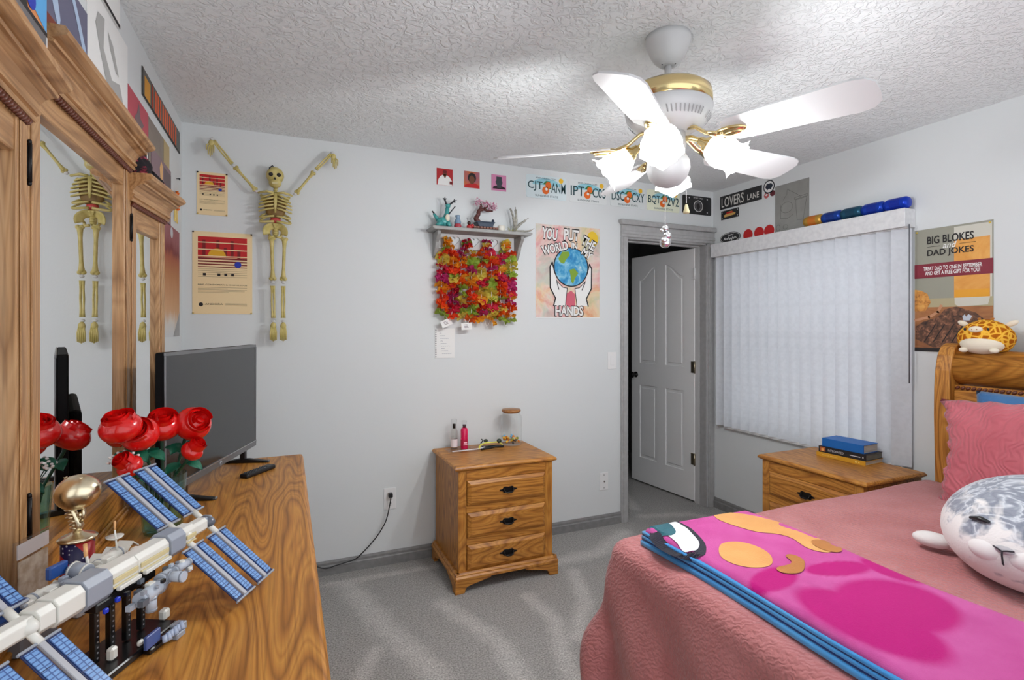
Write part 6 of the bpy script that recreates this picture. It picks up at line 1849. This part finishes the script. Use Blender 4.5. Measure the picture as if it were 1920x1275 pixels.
ink(o, [rect(0.010, h * 0.43, w / 2 - 0.012, h * 0.885)], BEER, y - 0.0004, 'beer')
ink(o, [rect(0.010, h * 0.885, w / 2 - 0.012, h * 0.985), rect(w / 2 - 0.012, h * 0.43, w / 2 - 0.004, h * 0.985), [(0.012, h * 0.43), (w / 2 - 0.012, h * 0.43), (w / 2 - 0.02, h * 0.37), (0.03, h * 0.36), (0.013, h * 0.38)]], mat('poster_glass_white', lin(206, 204, 192), 0.6), y - 0.0006, 'glass_highlight')
ink(o, [rect(0.012, h * 0.43, w / 2 - 0.014, h * 0.49)], mat('poster_beer_deep', lin(226, 160, 40), 0.6), y - 0.0008, 'beer_bottom')
ink(o, [[(-w / 2, h * 0.33), (-w / 2 + 0.05, h * 0.33), (-w / 2 + 0.075, h * 0.40), (-w / 2 + 0.06, h * 0.47), (-w / 2 + 0.03, h * 0.50), (-w / 2, h * 0.51)]], steak_mat('poster_bread', lin(120, 62, 24), lin(206, 140, 62), lin(230, 178, 96), 26), y - 0.0008, 'bread')
STK = steak_mat('poster_steak', lin(40, 24, 18), lin(96, 62, 44), lin(168, 116, 84), 42)
ink(o, [[(-w / 2 + 0.004, h * 0.10), (-0.08, h * 0.035), (0.05, h * 0.05), (w / 2 - 0.01, h * 0.10), (w / 2 - 0.01, h * 0.22), (0.10, h * 0.31), (0.02, h * 0.36), (-0.03, h * 0.34), (-0.06, h * 0.28), (-0.13, h * 0.24), (-w / 2 + 0.004, h * 0.20)]], STK, y - 0.0010, 'steak')
ink(o, stroke([(-w / 2 + 0.004, h * 0.255), (-0.10, h * 0.28), (-0.06, h * 0.32), (-0.045, h * 0.37)], 0.013), mat('poster_bone', lin(196, 142, 106), 0.6), y - 0.0013, 'bone')
ink(o, [q_ for k in range(6) for q_ in stroke([(-0.12 + 0.04 * k, h * 0.08), (-0.07 + 0.04 * k, h * 0.22)], 0.005)], mat('poster_char', lin(26, 16, 14), 0.6), y - 0.0014, 'grill_marks')
ink(o, [[(0.05, h * 0.25), (0.075, h * 0.25), (0.085, h * 0.285), (0.07, h * 0.30), (0.06, h * 0.28), (0.055, h * 0.30), (0.045, h * 0.28)]], mat('poster_napkin', lin(196, 206, 220), 0.6), y - 0.0014, 'napkin')
ink(o, [rect(-w / 2, 0, w / 2, h * 0.03)], INKB, y - 0.0012, 'bottom_strip')
ink(o, [[(-w / 2, h * 0.60), (w / 2, h * 0.60), (w / 2, h * 0.715), (-w / 2, h * 0.715)]], mat('poster_maroon', lin(126, 28, 48), 0.6), y - 0.0016, 'maroon_band')
text('BIG BLOKES', o, INKB, -0.008, y - 0.0016, h * 0.905, w=0.20, h=0.040, offset=0.02)
text('DAD JOKES', o, INKB, -0.008, y - 0.0016, h * 0.795, w=0.20, h=0.040, offset=0.02)
text('and', o, PAPER, -0.008, y - 0.0018, h * 0.852, w=0.060, h=0.030, shear=0.3, offset=0.01)
ink(o, [rect(-0.108, h * 0.85, -0.05, h * 0.853), rect(0.034, h * 0.85, 0.10, h * 0.853)], INKB, y - 0.0016, 'rule_line')
text('TREAT DAD TO ONE IN SEPTEMBER', o, PAPER, 0.0, y - 0.0020, h * 0.675, w=0.25, h=0.020, offset=0.02)
text('AND GET A FREE GIFT FOR YOU!', o, PAPER, 0.0, y - 0.0020, h * 0.637, w=0.235, h=0.020, offset=0.02)
pinm = mat('yellow_pin', lin(226, 190, 60), 0.4)
pins(o, w, h, y, [pinm, pinm], 0.012)

# ------------------------------------------------------------------ prints on the left wall above the mirror
def lcard(name, label, cat, ya, yb, z0, z1, m, t=0.003, group=None):
    return card(name, label, cat, min(ya, yb), max(ya, yb), z0, z1, 'left', m, t, 0.0, group)
o, w, h, y = lcard('banner_sign', 'long dark banner with orange letters near the ceiling', 'sign', 2.315, 3.050, 2.256, 2.362, mat('banner_grey', lin(96, 96, 92), 0.6))
ink(o, [rect(-w / 2 + 0.15 + 0.046 * k, 0.010, -w / 2 + 0.15 + 0.046 * k + (0.030 if k % 3 else 0.022), h - 0.010) for k in range(11)], mat('banner_orange', lin(224, 92, 34), 0.6), y, 'orange_letters')
ink(o, [rect(-w / 2 + 0.03, 0.008, -w / 2 + 0.12, h - 0.022)], mat('banner_gold', lin(214, 150, 40), 0.6), y, 'gold_emblem')
ink(o, [rect(-w / 2 + 0.14, 0.006, -w / 2 + 0.155, h - 0.006)], DKRED, y - 0.0003, 'red_stripe')
ink(o, [rect(-w / 2, 0, w / 2, 0.006), rect(-w / 2, 0, -w / 2 + 0.006, h)], INKB, y - 0.0004, 'dark_edge')
o, w, h, y = lcard('record_sleeve', 'rose red square print with a grey figure behind the mirror crown', 'print', 2.124, 2.405, 1.935, 2.215, mat('rose_red_print', lin(188, 74, 88), 0.6), group='square prints on the left wall')
ink(o, [[(-0.05, 0.14), (0.05, 0.14), (0.03, 0.18), (0.07, 0.21), (0.02, 0.22), (0.0, 0.27), (-0.03, 0.22), (-0.06, 0.20), (-0.03, 0.18)]], mat('smoke_print', lin(118, 96, 100), 0.6), y)
ink(o, [rect(-w / 2, 0.0, w / 2, 0.13)], INKB, y - 0.0003); ink(o, [rect(w / 2 - 0.03, 0.02, w / 2 - 0.012, 0.125)], PAPER, y - 0.0006)
o, w, h, y = lcard('gradient_print', 'grey brown gradient print next to the rose red print', 'print', 2.412, 2.800, 1.98, 2.212, steak_mat('taupe_gradient', lin(124, 112, 104), lin(136, 124, 114), lin(150, 138, 122), 3), 0.002)
ink(o, [rect(w / 2 - 0.12, 0, w / 2, h)], mat('straw_print', lin(186, 164, 118), 0.6), y)
o, w, h, y = lcard('figure_print', 'mauve print with a pale tan figure above the side wing', 'print', 2.450, 2.815, 1.86, 2.105, mat('mauve_print', lin(140, 116, 124), 0.6), 0.006)
ink(o, [[(-0.06, 0.02), (0.04, 0.02), (0.05, 0.08), (0.0, 0.12), (0.01, 0.22), (-0.02, 0.235), (-0.05, 0.20), (-0.03, 0.14), (-0.07, 0.10)]], mat('tan_figure', lin(226, 178, 120), 0.6), y)
ink(o, [rect(0.03, 0.12, w / 2, 0.225)], mat('dusk_print', lin(106, 94, 98), 0.6), y + 0.0002); ink(o, [rect(0.12, 0.02, 0.13, 0.15)], mat('tan_line', lin(196, 140, 92), 0.6), y)
o, w, h, y = lcard('stencil_paper', 'large white paper with a grey stencilled horse-like shape above the mirror', 'print', 1.738, 2.124, 1.95, 2.336, PAPER, 0.002)
STG = mat('stencil_grey', lin(174, 174, 172), 0.8)
ink(o, [[(-0.11, 0.34), (-0.05, 0.35), (-0.06, 0.26), (0.02, 0.20), (0.10, 0.22), (0.15, 0.16), (0.10, 0.14), (0.02, 0.14), (-0.04, 0.18), (-0.09, 0.24), (-0.13, 0.30)], [(-0.02, 0.33), (0.03, 0.31), (0.09, 0.24), (0.06, 0.24), (0.0, 0.29)]], STG, y)
o, w, h, y = lcard('record_sleeve', 'blue grey square print with white streaks above the mirror', 'print', 1.430, 1.734, 1.93, 2.234, mat('slate_blue_print', lin(104, 104, 128), 0.6), group='square prints on the left wall')
ink(o, [[(-0.12, 0.304), (-0.08, 0.304), (-0.05, 0.24), (-0.03, 0.19), (-0.04, 0.16), (-0.07, 0.20), (-0.10, 0.25)], [(0.02, 0.304), (0.05, 0.304), (0.10, 0.25), (0.14, 0.20), (0.15, 0.185), (0.12, 0.185), (0.10, 0.21), (0.06, 0.26)]], mat('sky_white_print', lin(176, 196, 222), 0.6), y)
ink(o, [rect(-w / 2, 0.0, w / 2, 0.17)], mat('brick_red_print', lin(122, 52, 36), 0.6), y - 0.0003)
o, w, h, y = lcard('record_sleeve', 'orange and sky blue record sleeve standing on the near side wing', 'print', 0.885, 1.185, 1.868, 2.172, mat('orange_face_print', lin(222, 142, 84), 0.6), group='square prints on the left wall')
o.location = (-0.392, 1.043, 1.8645); o.rotation_euler = (0, 0, PI / 2 + R(3))
ink(o, [[(0.09, 0.075), (w / 2, 0.06), (w / 2, h), (0.05, h), (0.07, 0.16)]], mat('sky_blue_print', lin(86, 166, 222), 0.6), y)
ink(o, [[(-w / 2, 0.05), (0.07, 0.05), (0.035, 0.10), (0.0, 0.16), (-0.02, 0.25), (-w / 2, 0.29)]], INKB, y - 0.0003); ink(o, [circ(0.075, 0.085, 0.022, 16, 0.02)], BLUP, y - 0.0005)
ink(o, [rect(-w / 2, 0.0, w / 2, 0.052)], mat('charcoal_print', lin(106, 104, 106), 0.6), y - 0.0006); ink(o, [rect(-w / 2, 0.052, w / 2, 0.060)], INKB, y - 0.0007)
ink(o, [rect(w / 2 - 0.004, 0.0, w / 2, 0.052)], PAPER, y - 0.0009)
o, w, h, y = lcard('framed_print', 'black edged white print just under the ceiling', 'print', 1.78, 2.020, 2.342, 2.436, PAPER, 0.006)
ink(o, [rect(-w / 2, 0, w / 2, 0.012)], INKB, y)
def hang_mat():
    m = mat('burger_poster_print', (1, 1, 1, 1), 0.6)
    t = NT(m); v = t.coord()
    sep = t.n('ShaderNodeSeparateXYZ'); t.l(v, sep.inputs[0])
    n = t.noise(t.coord((1, 1, 0.25)), 26, 4, 0.6)
    a = t.n('ShaderNodeMath', operation='MULTIPLY_ADD'); a.inputs[1].default_value = 0.22
    k = t.n('ShaderNodeMath', operation='MULTIPLY'); k.inputs[1].default_value = 1.96
    t.l(sep.outputs['Z'], k.inputs[0]); t.l(n, a.inputs[0]); t.l(k.outputs[0], a.inputs[2])
    t.l(t.ramp(a.outputs[0], [(0.12, lin(206, 208, 210)), (0.24, lin(214, 206, 196)), (0.34, lin(204, 160, 120)), (0.68, lin(176, 116, 74)), (0.84, lin(160, 84, 60)), (0.90, lin(116, 44, 50)), (1.0, lin(150, 90, 96))]), t.b.inputs['Base Color'])
    return m
o, w, h, y = lcard('tall_poster', 'tall poster with maroon top fading to tan and white beside the mirror', 'poster', 2.700, 3.045, 1.350, 1.862, hang_mat(), 0.002)
ink(o, [circ(-0.02, h - 0.03, 0.03, 16, 0.025)], mat('pale_smoke', lin(196, 198, 202), 0.7), y); ink(o, [[(0.02, 0.0), (w / 2, 0.0), (w / 2, 0.12)]], mat('poster_grey_corner', lin(160, 160, 160), 0.7), y)
ro = thing('award_rosette', 'orange rosette with yellow ribbon tails on the left wall', 'rosette', (XL, 2.95, 1.972), PI / 2)
b = MB(); b.grid(lambda u, v: ((0.012 + 0.034 * v) * math.cos(2 * PI * u), -0.010 - 0.006 * math.sin(24 * PI * u) * v, 0.03 + (0.012 + 0.034 * v) * math.sin(2 * PI * u)), 60, 3); b.build('ruffle', mat('rosette_orange', lin(232, 112, 30), 0.6), ro)
b = MB(); b.cyl((0, -0.002, 0.03), (0, -0.020, 0.03), 0.016, seg=20); b.build('centre_button', mat('rosette_peach', lin(240, 170, 110), 0.5), ro)
for s in (-1, 1):
    b = MB(); b.prism([(s * 0.004, 0.0), (s * 0.030, 0.0), (s * 0.034, -0.075), (s * 0.020, -0.065), (s * 0.008, -0.075)], -0.006, -0.003); b.build('ribbon_tail', mat('rosette_yellow', lin(236, 206, 120), 0.6), ro)
hk = thing('wall_hook', 'tiny dark hook screwed into the left wall near the corner', 'hook', (XL, 2.985, 2.115), PI / 2)
b = MB(); b.tube([(-0.012, -0.012, 0), (0.0, -0.014, 0.003), (0.012, -0.010, 0)], 0.003, 6); b.cyl((0, 0, 0.002), (0, -0.013, 0.002), 0.002, seg=6); b.build('hook_wire', BLACKM, hk)
# dark patterned cloth bundled on top of the far side wing
cb = thing('dark_scarf', 'black scarf with red flowers bundled on top of the side wing', 'scarf', (-0.437, 1.985, 1.861))
b = MB(); b.ell((0, 0, 0.036), (0.040, 0.060, 0.042), 26, 16, None, lambda p: p * (1 + 0.13 * math.sin(7 * p.x + 5 * p.z) * math.sin(6 * p.y + 2)) if p.z > -0.6 else Vector((p.x, p.y, -0.85)))
def scarf():
    m = mat('scarf_print', lin(26, 20, 26), 0.9)
    t = NT(m); n = t.noise(t.coord(), 34, 2)
    t.l(t.ramp(n, [(0.56, lin(24, 18, 24)), (0.62, lin(150, 40, 62)), (0.72, lin(206, 120, 140))]), t.b.inputs['Base Color'])
    return m
b.build('bundle', scarf(), cb)
b = MB(); b.tube([(0.03, 0.03, 0.03), (0.05, 0.075, 0.016), (0.06, 0.11, 0.006)], [0.014, 0.010, 0.005], 8); b.build('loose_end', MATS['scarf_print'], cb)

# ------------------------------------------------------------------ things on the back nightstand
NZ = 0.6602
bt1 = thing('body_mist_bottle', 'clear body mist bottle with white label on the nightstand', 'bottle', (0.925, 3.030, NZ))
CLR = glass('clear_glass', (0.97, 0.98, 0.98, 1))
b = MB(); b.lathe([(0.0, 0), (0.019, 0), (0.021, 0.004), (0.021, 0.105), (0.016, 0.118), (0.009, 0.124)], 20); b.build('bottle_body', glass('frosted_plastic', (0.90, 0.90, 0.88, 1), 0.15), bt1)
b = MB(); b.lathe([(0.0213, 0.012), (0.0213, 0.06)], 20, cap=False); b.build('label', mat('pink_white_label', lin(234, 222, 224), 0.6), bt1)
b = MB(); b.lathe([(0.009, 0.124), (0.009, 0.15), (0.0, 0.151)], 14); b.build('sprayer', BLACKM, bt1)
b = MB(); b.lathe([(0.017, 0.122), (0.017, 0.178), (0.0, 0.179)], 18); b.build('clear_cap', CLR, bt1)
bt2 = thing('pink_spray_bottle', 'bright pink spray bottle on the nightstand', 'bottle', (0.982, 3.008, NZ))
b = MB(); b.lathe([(0.0, 0), (0.020, 0), (0.022, 0.004), (0.022, 0.112), (0.017, 0.124), (0.009, 0.128)], 22); b.build('bottle_body', mat('hot_pink_plastic', lin(214, 22, 84), 0.2, coat=0.3), bt2)
b = MB(); b.lathe([(0.0224, 0.018), (0.0224, 0.055)], 22, cap=False); b.build('label', mat('deep_pink_label', lin(176, 16, 60), 0.5), bt2)
ink(bt2, [rect(-0.012, 0.025, 0.012, 0.030), rect(-0.010, 0.036, 0.010, 0.044)], mat('pale_pink_print', lin(250, 190, 206), 0.5), -0.0232, 'label_print')
b = MB(); b.lathe([(0.009, 0.128), (0.010, 0.145), (0.0, 0.146)], 14); b.build('sprayer', mat('dark_sprayer', lin(74, 40, 50), 0.4), bt2)
b = MB(); b.lathe([(0.015, 0.127), (0.015, 0.168), (0.0, 0.169)], 18); b.build('clear_cap', CLR, bt2)
tr_ = thing('clear_tray', 'crumpled clear plastic pouch lying under the bottles', 'pouch', (0.985, 2.985, NZ))
b = MB(); b.grid(lambda u, v: (-0.12 + 0.24 * u, -0.055 + 0.115 * v, 0.0005 + 0.010 * abs(math.sin(11 * u + 3 * v)) * abs(math.cos(7 * v + 2 * u)) * (0.3 if 0.2 < v and u < 0.6 else 1.0)), 40, 24)
b.build('pouch', glass('crinkled_plastic', (0.93, 0.92, 0.94, 1), 0.12), tr_)
b = MB(); b.tube(smooth_pts([(-0.10, -0.05, 0.006), (-0.03, -0.062, 0.010), (0.05, -0.052, 0.008), (0.11, -0.03, 0.010)]), 0.0035, 7); b.build('pouch_zip', mat('white_zip', lin(222, 220, 226), 0.4), tr_)
jr = thing('glass_jar', 'clear glass jar with wooden lid holding colourful erasers', 'jar', (1.285, 2.995, NZ))
b = MB(); b.lathe([(0.0, 0.003), (0.060, 0.003), (0.064, 0.010), (0.066, 0.03), (0.066, 0.165), (0.062, 0.182), (0.054, 0.192), (0.053, 0.204)], 32, cap=False); b.build('jar_glass', CLR, jr)
b = MB(); b.lathe([(0.0, 0.200), (0.050, 0.200), (0.057, 0.205), (0.060, 0.212), (0.058, 0.220), (0.0, 0.221)], 32); b.build('wooden_lid', oak('acacia_lid', lin(120, 72, 34), lin(158, 104, 56), lin(176, 124, 72), 'x'), jr)
jc = [('yellow', lin(232, 176, 50)), ('orange', lin(226, 132, 44)), ('cream', lin(232, 214, 170)), ('sky', lin(110, 176, 216)), ('green', lin(140, 150, 60)), ('dark', lin(70, 66, 60))]
for nm, cl in jc:
    for k in range(9 if nm in ('yellow', 'orange') else 4):
        a, r = rnd.uniform(0, 2 * PI), 0.052 * math.sqrt(rnd.random())
        z = rnd.uniform(0.012, 0.042 if nm != 'sky' else 0.05)
        b = MB(); b.box(-0.009, -0.006, -0.005, 0.009, 0.006, 0.005, T(r * math.cos(a), r * math.sin(a), z + 0.006) @ rotm(rnd.uniform(-1, 1), rnd.uniform(-1, 1), rnd.uniform(0, 6)))
        b.build('eraser', mat('eraser_' + nm, cl, 0.5), jr, 0.002)
la = thing('yellow_lanyard', 'tangled yellow and black lanyard lying beside the jar', 'lanyard', (1.120, 2.955, NZ))
YL = mat('lanyard_yellow', lin(214, 206, 84), 0.6)
b = MB(); b.tube(smooth_pts([(-0.07, -0.02, 0.006), (-0.055, 0.0, 0.022), (-0.02, 0.008, 0.032), (0.03, 0.01, 0.032), (0.07, 0.02, 0.028), (0.09, 0.0, 0.015)]), 0.006, 8, flat=0.45); b.build('strap', YL, la)
b = MB(); b.tube(smooth_pts([(-0.06, -0.03, 0.005), (0.0, -0.02, 0.008), (0.05, -0.015, 0.012), (0.09, -0.01, 0.008), (0.06, 0.02, 0.006), (0.0, 0.01, 0.010), (-0.04, 0.015, 0.008)]), 0.006, 8); b.build('black_cord', BLACK, la)
b = MB(); b.ell((-0.01, 0.025, 0.042), (0.014, 0.010, 0.010), 12, 8); b.tube([(-0.045, 0.02, 0.030), (-0.03, 0.02, 0.045), (-0.04, 0.02, 0.055)], 0.004, 8); b.ell((0.075, 0.02, 0.035), (0.016, 0.012, 0.014), 12, 8); b.build('clasp', mat('dark_green_plastic', lin(40, 52, 40), 0.4), la)
